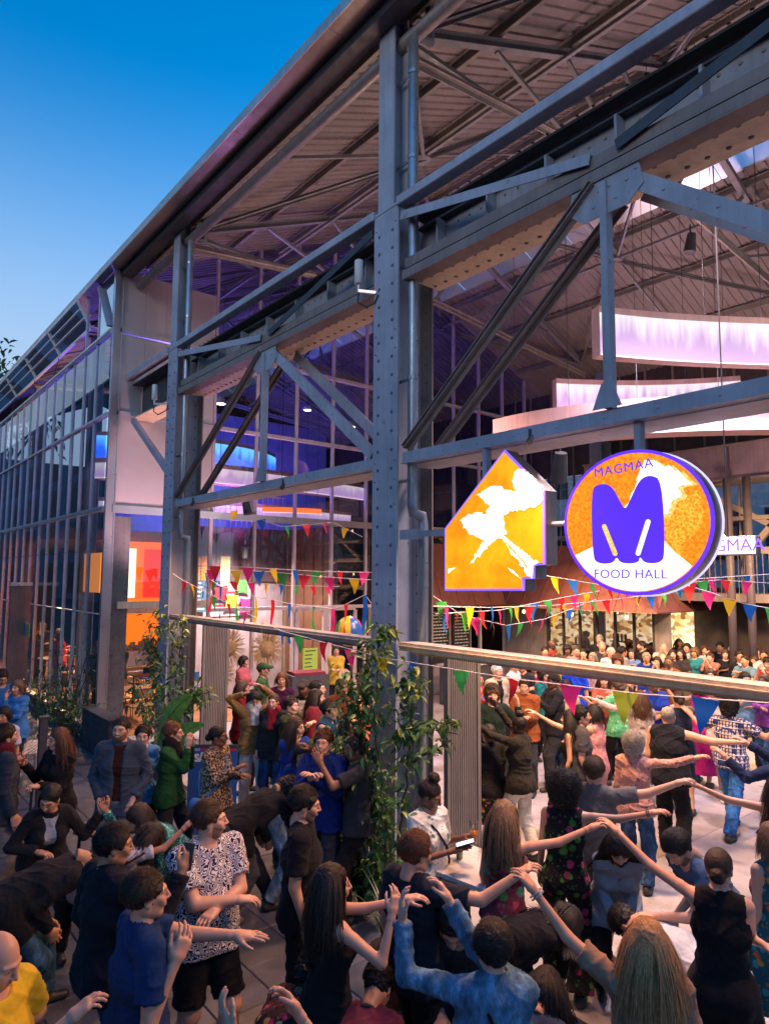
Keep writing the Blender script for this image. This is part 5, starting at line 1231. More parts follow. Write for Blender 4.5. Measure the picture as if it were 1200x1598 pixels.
def cap2(a, b, r): 
    a, b = np.array(a), np.array(b); d = nrm2(b - a); n = np.array((-d[1], d[0])); an = math.atan2(n[1], n[0])
    return [tuple(a + r * np.array((math.cos(an + rad(q)), math.sin(an + rad(q))))) for q in range(0, 181, 30)] + [tuple(b + r * np.array((math.cos(an + rad(q)), math.sin(an + rad(q))))) for q in range(180, 361, 30)]
rprism('letter_slot', cap2(spx(1015, 816), spx(999, 862), .018), .029, .0015, WHT); rprism('letter_slot', cap2(spx(948, 820), spx(964, 862), .018), .029, .0015, YEL)
text_mesh('lettering', 'MAGMAA', .098, PUR_E, rs, rc + nz * .027 + ux * -.068 + uz * .405, ux + uz * .085, uz - ux * .085, .003, .0, space=1.12)
text_mesh('lettering', 'FOOD HALL', .095, PUR_E, rs, rc + nz * .027 + ux * -.040 - uz * .385, ux, uz, .003, .0, space=1.05)
m = MB(); m.bar((4.70, 2.74, 4.24), (4.70, 2.74, 4.49), .07, .05, (0, 1, 0)); m.build('hanger', BLUE, rs)
m = MB(); m.tube([(4.70, 3.56, 3.75), (4.70, 3.22, 3.75)], .022, 10); m.build('bracket', BLUE, rs)
# --- small white sign further in
A_, B_ = on_x(1088, 868, 8.2), on_x(1181, 866, 8.2); ws = empty('white_sign', tuple(B_), 'small white light box lettered MAGMAA in lilac, partly behind the round sign', 'sign'); H_ = .225
m = MB(); m.box(8.2, 8.32, B_[1], A_[1] + .02, B_[2], B_[2] + H_); soften(m.build('case', SILV, ws), .02, 2); m = MB(); m.box(8.19, 8.199, B_[1] + .015, A_[1], B_[2] + .015, B_[2] + H_ - .015); m.build('print', glow('sign_white', (1, .92, .95), .8), ws)
text_mesh('lettering', 'MAGMAA', .205, PUR_R, ws, (8.186, (A_[1] + B_[1]) / 2, B_[2] + H_ / 2), (0, -1, 0), (0, 0, 1), .004, .0, space=.98)
m = MB(); m.bar((8.26, (A_[1] + B_[1]) / 2, B_[2] + H_), (8.26, (A_[1] + B_[1]) / 2, 9.5), .012, .012, (0, 1, 0)); m.build('hanger', DARK, ws)

# --- ring lamps: curved light bands hung under the roof
def band_mat(name, c_top, c_bot, e, z0, z1):
    m, t, b = nodes_of(name); v = coords(t); x = t.nodes.new('ShaderNodeSeparateXYZ'); c = t.nodes.new('ShaderNodeTexCoord'); lnk(t, c.outputs['Generated'], x.inputs[0])
    n = noise(t, coords(t, (5, 5, .6)), 1.6, 2); f = math_n(t, 'ADD', x.outputs[2], math_n(t, 'MULTIPLY', math_n(t, 'SUBTRACT', n, v=.5), v=1.3)); c_ = ramp(t, f, [(.40, c_bot), (.92, c_top)])
    lnk(t, c_, b.inputs['Emission Color']); b.inputs['Emission Strength'].default_value = e; b.inputs['Base Color'].default_value = (.5, .5, .5, 1); return m
SAL = paint('salmon_fabric', (.62, .40, .40), .7, 0, .08)
def band(pts, z0, z1, mat, label, thick=.22, rim=.11, seg=28, wires=True):
    P = [np.array(p, float) for p in pts]; 
    def bez(t): a = P[0] * (1 - t) ** 2 + P[1] * 2 * t * (1 - t) + P[2] * t * t; return a
    Q = [bez(i / seg) for i in range(seg + 1)]; N = [nrm(np.array((-(Q[min(i + 1, seg)] - Q[max(i - 1, 0)])[1], (Q[min(i + 1, seg)] - Q[max(i - 1, 0)])[0]))) for i in range(seg + 1)]
    for i in range(seg + 1):
        if N[i] @ Q[i] < 0: N[i] = -N[i]          # away from the street
    e = empty('ring_lamp', (Q[0][0], Q[0][1], z0), label, 'hanging lamp', 'curved light bands under the roof')
    v = []; f = []
    for i in range(seg + 1): a = Q[i]; v += [(*a, z0), (*a, z1)]
    for i in range(seg): f.append((2 * i, 2 * i + 2, 2 * i + 3, 2 * i + 1))
    mesh_np('diffuser', v, f, mat, e, True)
    mb = MB(); v = []; f = []
    for i in range(seg + 1):
        a = Q[i] + N[i] * .01; b = Q[i] + N[i] * thick; v += [(*a, z0 - .012), (*a, z1 + rim), (*b, z1 + rim), (*b, z0 - .012)]
    for i in range(seg):
        for k in range(4): f.append((4 * i + k, 4 * i + 4 + k, 4 * i + 4 + (k + 1) % 4, 4 * i + (k + 1) % 4))
    f += [(0, 1, 2, 3), (4 * seg + 3, 4 * seg + 2, 4 * seg + 1, 4 * seg)]
    mesh_np('casing', v, f, SAL, e)
    mb = MB()
    for i in range(seg + 1): pass
    mb.tube([(*(Q[i] - N[i] * .012), z0 - .008) for i in range(seg + 1)], .010, 5); mb.build('edge_tube', glow('edge_white', (1, .9, 1), .6), e)
    if wires:
        w_ = MB()
        for i in range(2, seg, 6): x = Q[i] + N[i] * thick / 2; w_.tube([(*x, z1 + rim), (*x, rz(min(x[0], 18)) - .2)], .006, 4)
        w_.build('wires', DARK, e, kind='stuff')
B1 = band_mat('band_violet', (1.0, .93, 1.0), (.34, .10, .62), .42, 0, 1); B2 = band_mat('band_white', (1.0, .86, .98), (.66, .42, .85), .42, 0, 1); B3 = band_mat('band_blue', (.08, .45, 1.0), (.01, .10, .9), 1.1, 0, 1)
def q2(px, py, z): return on_z(px, py, z)[:2]
band([q2(935, 487, 7.42), q2(1075, 506, 7.42), q2(1330, 508, 7.42)], 6.75, 7.42, B1, 'white and violet curved light band, uppermost under the roof, behind the steel post')
band([q2(868, 598, 7.34), q2(1010, 606, 7.34), q2(1155, 594, 7.34)], 6.72, 7.34, B1, 'shorter violet light band hanging below and behind the first one')
band([q2(768, 655, 6.6), q2(960, 640, 6.2), q2(1330, 640, 6.3)], 5.95, 6.15, B2, 'long salmon sided light band, lowest of those over the dance floor', .5, .45)
band([(4.9, 17.5), (8.0, 15.5), (10.0, 17.4)], 6.15, 6.75, B3, 'blue lit curved band inside the glazed half of the hall', .3, .1)  # bands behind the gable glass stand in for its lamp reflections
band([(4.8, 17.0), (6.5, 14.9), (12.5, 16.4)], 5.62, 5.98, B2, 'white curved band under the blue one inside the glazed half', .4, .12)
band([(5.2, 18.4), (7.5, 16.2), (12.6, 17.2)], 4.95, 5.2, B2, 'pale lower curved band over the gallery rail behind the gable glass', .4, .1)
band([(8.6, 15.6), (9.4, 15.2), (10.1, 15.1)], 4.95, 5.08, glow('band_orange', (1.0, .16, .03), 1.0), 'short orange light strip behind the gable glass', .1, .03)

# --- lamps with their fixtures
def fixture(loc, tgt, energy, col, label, size=.25, spot=rad(100), kind='SPOT'):
    e = empty('spotlight', loc, label, 'spotlight', 'stage spotlights in the hall'); d = nrm(np.array(tgt) - np.array(loc)); m = MB(); a = np.array(loc, float)
    q_ = .10 if a[0] < 4.6 else .34; m.tube([a - d * q_, a - d * .02], .10, 10, rs=[q_ * .2, q_ * .3]); m.bar(a - d * q_ * .6 + (0, 0, q_ * .3), a - d * q_ * .6 + (0, 0, q_ * .9), .02, .02, (1, 0, 0)); m.build('can', DARK, e)
    L = lamp('lamp', kind, tuple(a + d * .02), tgt, energy, col, size, spot=spot, blend=.7); L.parent = e; L.location = Vector(tuple(d * .02)); return e
fixture((7.6, 2.6, 8.6), (9.5, 4.5, 0), 1700, (1.0, .70, .68), 'pink spotlight under the first roof truss', .35, rad(110))
fixture((11.0, 5.4, 8.8), (10.5, 6.5, 0), 2000, (1.0, .76, .88), 'lilac spotlight over the middle of the dance floor', .35, rad(115))
fixture((9.0, 10.5, 8.2), (9.0, 9.0, 0), 1000, (1.0, .55, .45), 'rose spotlight near the glazed gable', .35, rad(115))
fixture((13.6, 4.6, 5.4), (15.5, 8.2, .8), 1500, (1.0, .60, .26), 'amber spotlight beside the food kiosk', .3, rad(120))
fixture((12.6, 11.2, 4.6), (15.0, 9.0, 1.2), 1000, (1.0, .55, .22), 'amber spotlight aimed at the row of onlookers', .3, rad(120))
fixture((6.2, 4.6, 4.35), (7.6, 6.2, 0), 620, (1.0, .52, .18), 'warm spotlight on the lower chord by the riveted column', .15, rad(120))
fixture((5.6, 10.6, 4.35), (6.2, 9.5, 0), 190, (1.0, .50, .25), 'warm spotlight on the lower chord of the second bay', .15, rad(120))
fixture((11.5, 2.0, 6.2), (9.5, 5, 11.5), 190, (1.0, .76, .66), 'upward rose floodlight washing the ribbed roof', .5, rad(150))
fixture((7.5, 8.6, 6.6), (7.5, 8.0, 11.0), 130, (1.0, .68, .50), 'upward warm floodlight washing the eaves bay', .5, rad(150))
fixture((14.5, 8.5, 6.6), (14.5, 7, 11.0), 190, (.95, .62, .74), 'upward magenta floodlight washing the far roof slope', .5, rad(150))
fixture((7.5, 19.5, 5.6), (7.5, 17.5, 9), 900, (.16, .12, 1.0), 'deep blue floodlight washing the roof behind the gable', .4, rad(160))
fixture((11.5, 21.5, 5.4), (12.0, 26, 8.5), 1000, (.12, .12, 1.0), 'blue floodlight on the slate cross wall', .4, rad(150))  # added lamp that turns the backdrop wall blue
fixture((8.5, 16.3, 4.1), (8.0, 15.5, 8), 180, (.60, .25, .95), 'violet floodlight behind the gable glass', .4, rad(160))
fixture((5.2, 13.0, 3.0), (5.4, 14.3, 6.4), 300, (1.0, .52, .60), 'pink wall washer under the cladded return wall', .25, rad(110))
fixture((8.3, 15.5, 4.2), (8.3, 15.8, 0), 800, (1.0, .74, .62), 'white shop spotlight inside the gable doors', .2, rad(150))
fixture((7.3, 20.5, 4.0), (7.3, 19, 0), 1800, (1.0, .52, .22), 'warm spotlight over the dining tables', .2, rad(150))
fixture((6.4, 22.0, 7.6), (5.6, 22, 10), 160, (1.0, .50, .25), 'upward warm floodlight under the open clerestory', .3, rad(160))
fixture((6.6, 26.5, 4.0), (6.6, 25, 0), 1500, (1.0, .52, .22), 'warm spotlight further back over the dining tables', .2, rad(150))

for i, (y, tg, e_) in enumerate(((3.6, (2.0, 3.4, .8), 270), (1.6, (1.2, 1.2, .8), 200), (7.6, (2.2, 7.4, .8), 200), (10.4, (2.4, 10.6, .8), 140))):  # added lamps, standing in for sign and hall light on the street crowd
    fixture((4.45, y, 4.40), tg, e_, (1.0, .46, .20), ['amber spotlight on the lower chord above the dancers, by the post', 'amber spotlight on the lower chord above the round sign', 'amber spotlight on the chord of the second bay facing the street', 'amber spotlight on the chord next to the second column'][i], .12, rad(150))
fixture((15.0, 4.2, 4.2), (17.6, 5.5, 5.2), 320, (1.0, .60, .42), 'warm floodlight washing the far girder', .3, rad(150))
# --- cylinder antennas on the columns
for (px, py, yy, lab) in ((560, 425, 5.67, 'white cylinder antenna bolted to the nearer riveted column'), (242, 612, 11.76, 'white cylinder antenna bolted to the second riveted column')):
    p = on_x(px, py, 4.47); p[1] = min(p[1], yy + .55) if False else p[1]; e = empty('antenna', tuple(p), lab, 'antenna', 'cylinder antennas on the columns')
    m = MB(); m.tube([p - (0, 0, .14), p - (0, 0, .135), p + (0, 0, .13), p + (0, 0, .14)], .05, 14, rs=[.042, .05, .05, .042]); m.build('shell', WHITE, e, True)
    m = MB(); m.tube([p - (0, 0, .14), p - (0, 0, .24)], .016, 8); m.bar(p - (0, 0, .22), (4.595, yy + .17, p[2] - .26), .03, .03); m.build('bracket', ALU, e)
    m = MB(); m.tube([p - (0, 0, .24), p - (.01, .0, .36), p + (.03, -.12, -.44), (4.585, yy + .19, p[2] - .38), (4.585, yy + .12, p[2] - .30)], .010, 6); m.build('cable', DARK, e, True)

# --- bunting
FL = {'red': (.62, .02, .03), 'yellow': (.80, .55, .02), 'green': (.05, .42, .08), 'blue': (.01, .14, .55), 'pink': (.85, .035, .24), 'lime': (.55, .65, .04)}
ORD = ['pink', 'yellow', 'blue', 'green', 'red']
def cloth_flag(c):
    k = 'flag_' + c
    if k in MATS: return MATS[k]
    m, t, b = nodes_of(k); b.inputs['Base Color'].default_value = (*FL[c], 1); b.inputs['Roughness'].default_value = .5; tr = t.nodes.new('ShaderNodeBsdfTranslucent'); tr.inputs[0].default_value = (*FL[c], 1)
    mx = t.nodes.new('ShaderNodeMixShader'); mx.inputs[0].default_value = .4; lnk(t, b.outputs[0], mx.inputs[1]); lnk(t, tr.outputs[0], mx.inputs[2]); lnk(t, mx.outputs[0], t.nodes['Material Output'].inputs[0]); MATS[k] = m; return m
FM = {}
def flag_mesh(c, v):
    if (c, v) in FM: return FM[(c, v)]
    n = 6; V = []; F = []
    for i in range(n + 1):
        s = 1 - i / n
        for j in range(3): u = (j - 1) * .5 * s; V.append((u + .05 * math.sin(v * 2 + i * .5) * (i / n), .17 * math.sin(i * .6 + v * 1.3) * (i / n) + .09 * math.cos(j * 1.7 + v) * s, -i / n * 1.30))
    for i in range(n):
        for j in range(2): a = i * 3 + j; F.append((a, a + 1, a + 4, a + 3))
    me = bpy.data.meshes.new('flag'); me.from_pydata(V, [], F); me.materials.append(cloth_flag(c)); 
    for p in me.polygons: p.use_smooth = True
    FM[(c, v)] = me; return me
CORD = plain('cord_white', (.75, .72, .78), .6)
def bunting(pts, size, gap, label, sag=.0, start=0, fills=None):
    P = [np.array(p, float) for p in pts]
    # sample the chain of points with a little sag in each piece
    Q = []
    for a, b in zip(P[:-1], P[1:]):
        for i in range(14): t_ = i / 14; Q.append(a + (b - a) * t_ - np.array((0, 0, sag * 4 * t_ * (1 - t_))))
    Q.append(P[-1]); e = empty('bunting', tuple(Q[0]), label, 'bunting', 'bunting strings'); mb = MB(); mb.tube(Q, .0045, 5, False); mb.build('cord', CORD, e)
    D = [0]; 
    for a, b in zip(Q[:-1], Q[1:]): D.append(D[-1] + np.linalg.norm(b - a))
    D = np.array(D); Q = np.array(Q); s = gap * .5; k = start
    while s < D[-1] - gap * .2:
        p = np.array([np.interp(s, D, Q[:, i]) for i in range(3)]); q = np.array([np.interp(s + .02, D, Q[:, i]) for i in range(3)]); ang = math.atan2(q[1] - p[1], q[0] - p[0])
        c = ORD[k % 5] if fills is None else fills[k % len(fills)]; o = bpy.data.objects.new('flag', flag_mesh(c, rng.randint(0, 8))); COL.objects.link(o); o.parent = e; o.location = Vector(tuple(p - Q[0])); sz = size * rng.uniform(.92, 1.06)
        o.rotation_euler = (rng.uniform(-.22, .22), rng.uniform(-.22, .18), ang + rng.uniform(-.5, .5)); o.scale = (sz, sz, sz); k += 1; s += gap * rng.uniform(.93, 1.07)
    return e
NS = [(270, 895), (285, 905), (440, 985), (600, 1027), (800, 1059), (1000, 1083), (1200, 1097), (1290, 1100)]
e = empty('bunting', tuple(on_x(285, 905, 4.36)), 'nearest string of large triangular flags crossing the whole street front', 'bunting', 'bunting strings')
m = MB(); m.tube([on_x(a, b, 4.36) for a, b in NS], .0045, 5, False); m.build('cord', CORD, e)
for a, c in ((288, 'red'), (300, 'yellow'), (318, 'blue'), (335, 'green'), (357, 'red'), (382, 'pink'), (410, 'yellow'), (440, 'blue'), (467, 'green'), (505, 'red'), (547, 'pink'), (597, 'yellow'), (645, 'blue'), (720, 'green'), (800, 'red'), (890, 'pink'), (975, 'lime'), (1100, 'blue'), (1245, 'green')):
    o = bpy.data.objects.new('flag', flag_mesh(c, rng.randint(0, 8))); COL.objects.link(o); o.parent = e; q = on_x(a, np.interp(a, [n_[0] for n_ in NS], [n_[1] for n_ in NS]), 4.36); o.location = Vector(tuple(q)) - e.location
    sz = .175 * rng.uniform(.95, 1.05); o.scale = (sz, sz, sz); o.rotation_euler = (rng.uniform(-.2, .2), rng.uniform(-.12, .12), rad(-90) + rng.uniform(-.35, .35))
def inner(pts, size, gap, label, st=0, sag=0): bunting([on_x(a, b, X) for a, b, X in pts], size, gap, label, sag, st)
inner([(676, 946, 5.4), (760, 948, 6.6), (860, 945, 8.4), (960, 935, 10.6), (1040, 925, 12.5)], .21, .52, 'bunting string under the house shaped sign', 0)
inner([(678, 958, 5.5), (780, 952, 7.0), (880, 932, 8.8), (935, 922, 10.0)], .19, .42, 'bunting string rising towards the round sign', 2)
inner([(676, 930, 5.4), (720, 960, 6.2), (790, 976, 7.4), (850, 966, 9.0), (930, 935, 11)], .18, .5, 'slack lower bunting string in front of the menu boards', 3)
inner([(850, 898, 7.5), (950, 915, 8.8), (1060, 905, 10.5), (1200, 896, 12.2)], .18, .38, 'bunting string level with the foot of the round sign', 1)
inner([(1060, 910, 8.0), (1110, 925, 8.2), (1160, 942, 8.4), (1215, 952, 8.6)], .165, .22, 'steep bunting string falling to the right edge', 4)
inner([(1040, 912, 9.5), (1120, 905, 10), (1200, 910, 10.6)], .17, .34, 'short bunting string under the white sign', 2)
inner([(310, 882, 5.5), (400, 886, 6.4), (500, 892, 8.2), (583, 893, 9.6)], .25, .62, 'upper bunting string before the gable glass', 4)
inner([(310, 888, 5.6), (420, 892, 7.2), (500, 900, 7.8), (583, 905, 8.4)], .24, .55, 'second bunting string before the gable glass', 0)
inner([(316, 905, 6.0), (380, 908, 6.8), (455, 914, 8.2), (530, 915, 9.6)], .20, .45, 'third and lowest bunting string before the gable glass', 3)
inner([(345, 790, 6.4), (440, 822, 7.4), (520, 815, 9.0), (566, 838, 9.8)], .2, .6, 'high bunting string behind the gable glass', 1)
# hanging paper ribbons in the second bay
e = empty('streamer_garland', tuple(on_x(330, 905, 5.0)), 'cord of long coloured paper ribbons hanging in the second bay', 'garland'); CP = []
rb = [(330, 905, 955, 'red'), (345, 915, 968, 'blue'), (371, 922, 975, 'green'), (400, 932, 985, 'yellow'), (426, 936, 990, 'red'), (452, 942, 1004, 'blue'), (490, 946, 985, 'green'), (520, 950, 1012, 'pink'), (540, 943, 1006, 'red'), (570, 928, 997, 'blue'), (582, 945, 980, 'green')]
CP = [on_x(a, b, 5.0) for a, b, c, d in rb]; m = MB(); m.tube(CP, .004, 4); m.build('cord', CORD, e)
for (a, b, c, d), p in zip(rb, CP):
    z1 = on_x(a, c, 5.0)[2]; V = []; F = []; n = 9; w_ = .035 if c - b < 70 else .03
    for i in range(n + 1): s = i / n; q = p + (rng.uniform(-.004, .004), .05 * math.sin(s * 4 + a) * s, (z1 - p[2]) * s); th = s * 2.2 + a; V += [tuple(q + np.array((math.cos(th) * w_ * .6, math.sin(th) * w_, 0))), tuple(q - np.array((math.cos(th) * w_ * .6, math.sin(th) * w_, 0)))]
    for i in range(n): F.append((2 * i, 2 * i + 1, 2 * i + 3, 2 * i + 2))
    mesh_np('ribbon', V, F, cloth_flag(d), e, True)

# --- plants
def leaf_mat(name, c):
    if name in MATS: return MATS[name]
    m, t, b = nodes_of(name); oi = t.nodes.new('ShaderNodeObjectInfo'); v = coords(t); cc = ramp(t, noise(t, v, 14, 3), [(.3, tuple(x * .6 for x in c)), (.7, tuple(x * 1.5 for x in c))]); lnk(t, cc, b.inputs['Base Color']); b.inputs['Roughness'].default_value = .38
    tr = t.nodes.new('ShaderNodeBsdfTranslucent'); lnk(t, cc, tr.inputs[0]); mx = t.nodes.new('ShaderNodeMixShader'); mx.inputs[0].default_value = .25; lnk(t, b.outputs[0], mx.inputs[1]); lnk(t, tr.outputs[0], mx.inputs[2]); lnk(t, mx.outputs[0], t.nodes['Material Output'].inputs[0]); MATS[name] = m; return m
LG = leaf_mat('leaf_green', (.075, .17, .04)); LD = leaf_mat('leaf_dark', (.04, .10, .035)); LY = leaf_mat('leaf_young', (.25, .32, .07))
BARK = paint('vine_bark', (.08, .055, .04), .8)
def leaf_verts(L, Wd, bend=.3, n=4):
    V = []; F = []
    for i in range(n + 1):
        s = i / n; w = Wd * math.sin(math.pi * (s ** .8)) * .5 + .0005; z = -bend * L * s * s; V += [(-w, L * s, z + w * .35), (0, L * s, z), (w, L * s, z + w * .35)]
    for i in range(n):
        for j in (0, 1): a = i * 3 + j; F.append((a, a + 1, a + 4, a + 3))
    return V, F
LM = {}
def leaf_me(k, mat):
    if (k, mat.name) not in LM:
        V, F = leaf_verts(1, (.42, .5, .36)[k], (.25, .45, .1)[k]); me = bpy.data.meshes.new('leaf'); me.from_pydata(V, [], F); me.materials.append(mat); LM[(k, mat.name)] = me
    return LM[(k, mat.name)]
def leaf_cloud(parent, base, pts, size, mats, single=0, seed=1, out=None):
    """leaves around pts (world); the first `single` as parts, the rest joined"""
    r = random.Random(seed); V = []; F = []; fm = []
    for i, (p, q) in enumerate(pts):
        yaw_ = r.uniform(0, 6.28) if out is None else out + r.gauss(0, .9); pit = r.uniform(-1.1, .35); rol = r.uniform(-.5, .5); s = size * r.uniform(.6, 1.25); k = r.choice((0, 0, 1, 2)); mi = q
        if i < single:
            o = bpy.data.objects.new('leaf', leaf_me(k, mats[mi])); COL.objects.link(o); o.parent = parent; o.location = Vector(tuple(np.array(p) - np.array(base))); o.rotation_euler = (pit, rol, yaw_); o.scale = (s, s, s)
        else:
            lv, lf = leaf_verts(s, s * (.42, .5, .36)[k], .3, 3); R = np.array(Matrix.Rotation(yaw_, 3, 'Z') @ Matrix.Rotation(rol, 3, 'Y') @ Matrix.Rotation(pit, 3, 'X')); n = len(V); V += [tuple(R @ np.array(a) + p) for a in lv]; F += [tuple(n + j for j in f) for f in lf]; fm += [mi] * len(lf)
    if V: o = mesh_np('leaves', V, F, mats, parent, False, fm); o['kind'] = 'stuff'
def vine(base, vines, label, n_leaf, size, X, single, seed, cat='climbing plant', spread=.13, young=.12):
    e = empty('climbing_plant', tuple(base), label, cat); r = random.Random(seed); pts = []; mb = MB()
    for vi, (pp, w, sp) in enumerate(vines):
        W_ = [on_x(a, b, X - r.uniform(0, .06)) for a, b in pp]; Q = []
        for a, b in zip(W_[:-1], W_[1:]):
            for i in range(5): t_ = i / 5; Q.append(a + (b - a) * t_ + np.array([r.gauss(0, .012) for _ in range(3)]))
        Q.append(W_[-1]); mb.tube(Q, .010, 5, rs=[.016 * (1 - .8 * i / len(Q)) for i in range(len(Q))])
        for k in range(int(n_leaf * w)):
            i = r.random() * (len(Q) - 1); a = Q[int(i)] + (Q[min(int(i) + 1, len(Q) - 1)] - Q[int(i)]) * (i % 1); p = a + np.array((-abs(r.gauss(0, .10)) - .0, r.gauss(0, sp), r.gauss(0, sp * .8))); tip = i / len(Q) > .8
            pts.append((p, 2 if r.random() < (young * (4 if tip else .6)) else (1 if r.random() < .45 else 0)))
    mb.build('stem', BARK, e, True); r.shuffle(pts); leaf_cloud(e, base, pts, size, [LG, LD, LY], single, seed); return e
vine(on_x(600, 1392, 4.42), [([(598, 1392), (585, 1300), (570, 1200), (560, 1100), (575, 1060)], 1.3, .17), ([(605, 1392), (600, 1250), (585, 1120), (590, 1050), (604, 985)], 1.0, .10), ([(612, 1390), (630, 1250), (640, 1150), (640, 1090), (650, 1050)], .8, .10), ([(630, 1150), (660, 1130), (690, 1127), (716, 1126)], .22, .035), ([(590, 1260), (555, 1180), (530, 1165), (515, 1150)], .5, .10), ([(640, 1190), (680, 1170), (705, 1155)], .10, .035), ([(560, 1250), (545, 1300), (560, 1350), (590, 1380)], .9, .12), ([(600, 1000), (612, 975), (618, 985)], .12, .04)],
     'dense leafy climber growing up the nearer riveted column', 430, .110, 4.40, 240, 3)
vine(on_x(265, 1195, 4.42), [([(268, 1195), (258, 1100), (250, 1040), (238, 1000), (262, 958)], 1.0, .15), ([(270, 1195), (285, 1100), (280, 1020), (290, 960)], .6, .10), ([(285, 1110), (310, 1085), (330, 1080)], .4, .10), ([(262, 1160), (235, 1110), (215, 1060)], .5, .14), ([(290, 1130), (300, 1160), (305, 1180)], .3, .12)],
     'smaller climber growing up the second riveted column', 380, .13, 4.35, 120, 8)
# banana plant with a broad torn leaf
e = empty('banana_plant', tuple(on_x(250, 1215, 4.0)), 'banana plant with one broad ribbed leaf behind the crowd', 'plant')
def big_leaf(a, b, c, w, seed):
    a, b, c = [np.array(q) for q in (a, b, c)]; V = []; F = []; n = 22; r = random.Random(seed); mb = MB(); Q = []
    for i in range(n + 1):
        s = i / n; p = a * (1 - s) ** 2 + b * 2 * s * (1 - s) + c * s * s; Q.append(p); t_ = nrm((b - a) * (1 - s) + (c - b) * s); sd = nrm(np.cross(t_, (0.55, -.6, .6))); up_ = np.cross(sd, t_); ww = w * (math.sin(math.pi * min(1, s * .93 + .07)) ** .6) * (1 + r.uniform(-.06, .04)) + .004
        V += [p - sd * ww + up_ * ww * .25 + up_ * .01 * (i % 2), p - sd * ww * .5 + up_ * ww * .16 + up_ * .008 * (i % 2), p, p + sd * ww * .5 + up_ * ww * .16 + up_ * .008 * (i % 2), p + sd * ww + up_ * ww * .2 + up_ * .01 * (i % 2)]
    for i in range(n):
        for j in range(4): q = i * 5 + j; F.append((q, q + 1, q + 6, q + 5))
    mesh_np('leaf', V, F, leaf_mat('banana_leaf', (.06, .22, .05)), e, True); mb.tube(Q, .008, 5); mb.build('midrib', leaf_mat('rib_green', (.2, .35, .1)), e)
big_leaf(on_x(240, 1205, 4.0), on_x(243, 1120, 3.9), on_x(300, 1085, 3.85), .16, 2); big_leaf(on_x(245, 1205, 4.0), on_x(262, 1140, 3.9), on_x(320, 1130, 3.9), .12, 4)
# hedge by the glazing, one shrub after another
for i, (px, py, X, n_, lab) in enumerate(((118, 1118, 4.0, 260, 'low green shrub nearest the glass corner'), (95, 1098, 3.95, 260, 'middle shrub of the planting under the glazing'), (76, 1085, 3.9, 240, 'shrub left of the middle one under the glazing'), (60, 1075, 3.9, 200, 'farthest small shrub under the glazing'))):
    p = on_x(px, py, X); p[2] = 0; e = empty('shrub', tuple(p), lab, 'shrub', 'shrubs under the glazing'); r = random.Random(i + 40); pts = []; mb = MB()
    for q in range(9): mb.tube([p, p + (r.gauss(0, .1), r.gauss(0, .2), .5), p + (r.gauss(0, .22), r.gauss(0, .4), r.uniform(.7, 1.1))], .008, 4)
    mb.build('stem', BARK, e)
    for q in range(n_): pts.append((p + np.array((r.gauss(0, .20), r.gauss(0, .42), abs(r.gauss(.5, .28)) + .05)), 0 if r.random() < .6 else 1))
    leaf_cloud(e, p, pts, .10, [LG, LD], 30, i)
p = on_x(100, 1095, 3.85); p[2] = 0; e = empty('sapling', tuple(p), 'thin leafy sapling standing before the street glazing', 'plant'); mb = MB(); r = random.Random(5); pts = []
for q in range(6):
    tp = p + (r.gauss(0, .25), r.gauss(0, .35), r.uniform(1.3, 2.0)); mb.tube([p, p * .5 + tp * .5 + (r.gauss(0, .06), r.gauss(0, .06), 0), tp], .010, 5)
    for s in range(26): f = r.uniform(.35, 1); pts.append((p + (tp - p) * f + np.array([r.gauss(0, .08) for _ in range(3)]), 1 if r.random() < .6 else 0))
mb.build('stem', BARK, e); leaf_cloud(e, p, pts, .12, [LG, LD], 60, 6)
p = on_z(-8, 640, 9.0) * 1.0; p = np.array((6.0, 48.0, 0)); 
def tree(p, h, cr, label, seed):
    e = empty('tree', tuple(p), label, 'tree'); r = random.Random(seed); mb = MB(); mb.tube([p, p + (0, 0, h * .6), p + (.3, 0, h * .85)], .2, 7, rs=[.3, .2, .1])
    pts = []
    for q in range(9):
        tp = p + np.array((r.gauss(0, cr * .5), r.gauss(0, cr * .5), h * r.uniform(.7, 1.0))); mb.tube([p + (0, 0, h * .5), tp], .06, 5)
        for s in range(90): pts.append((tp + np.array([r.gauss(0, cr * .28) for _ in range(3)]), 0 if r.random() < .5 else 1))
    mb.build('trunk', BARK, e); leaf_cloud(e, p, pts, .55, [LG, LD], 0, seed)
tree(on_z(2, 585, 14.5) * (1, 1, 0), 15.5, 3.0, 'tree crown showing above the far end of the roof', 11)
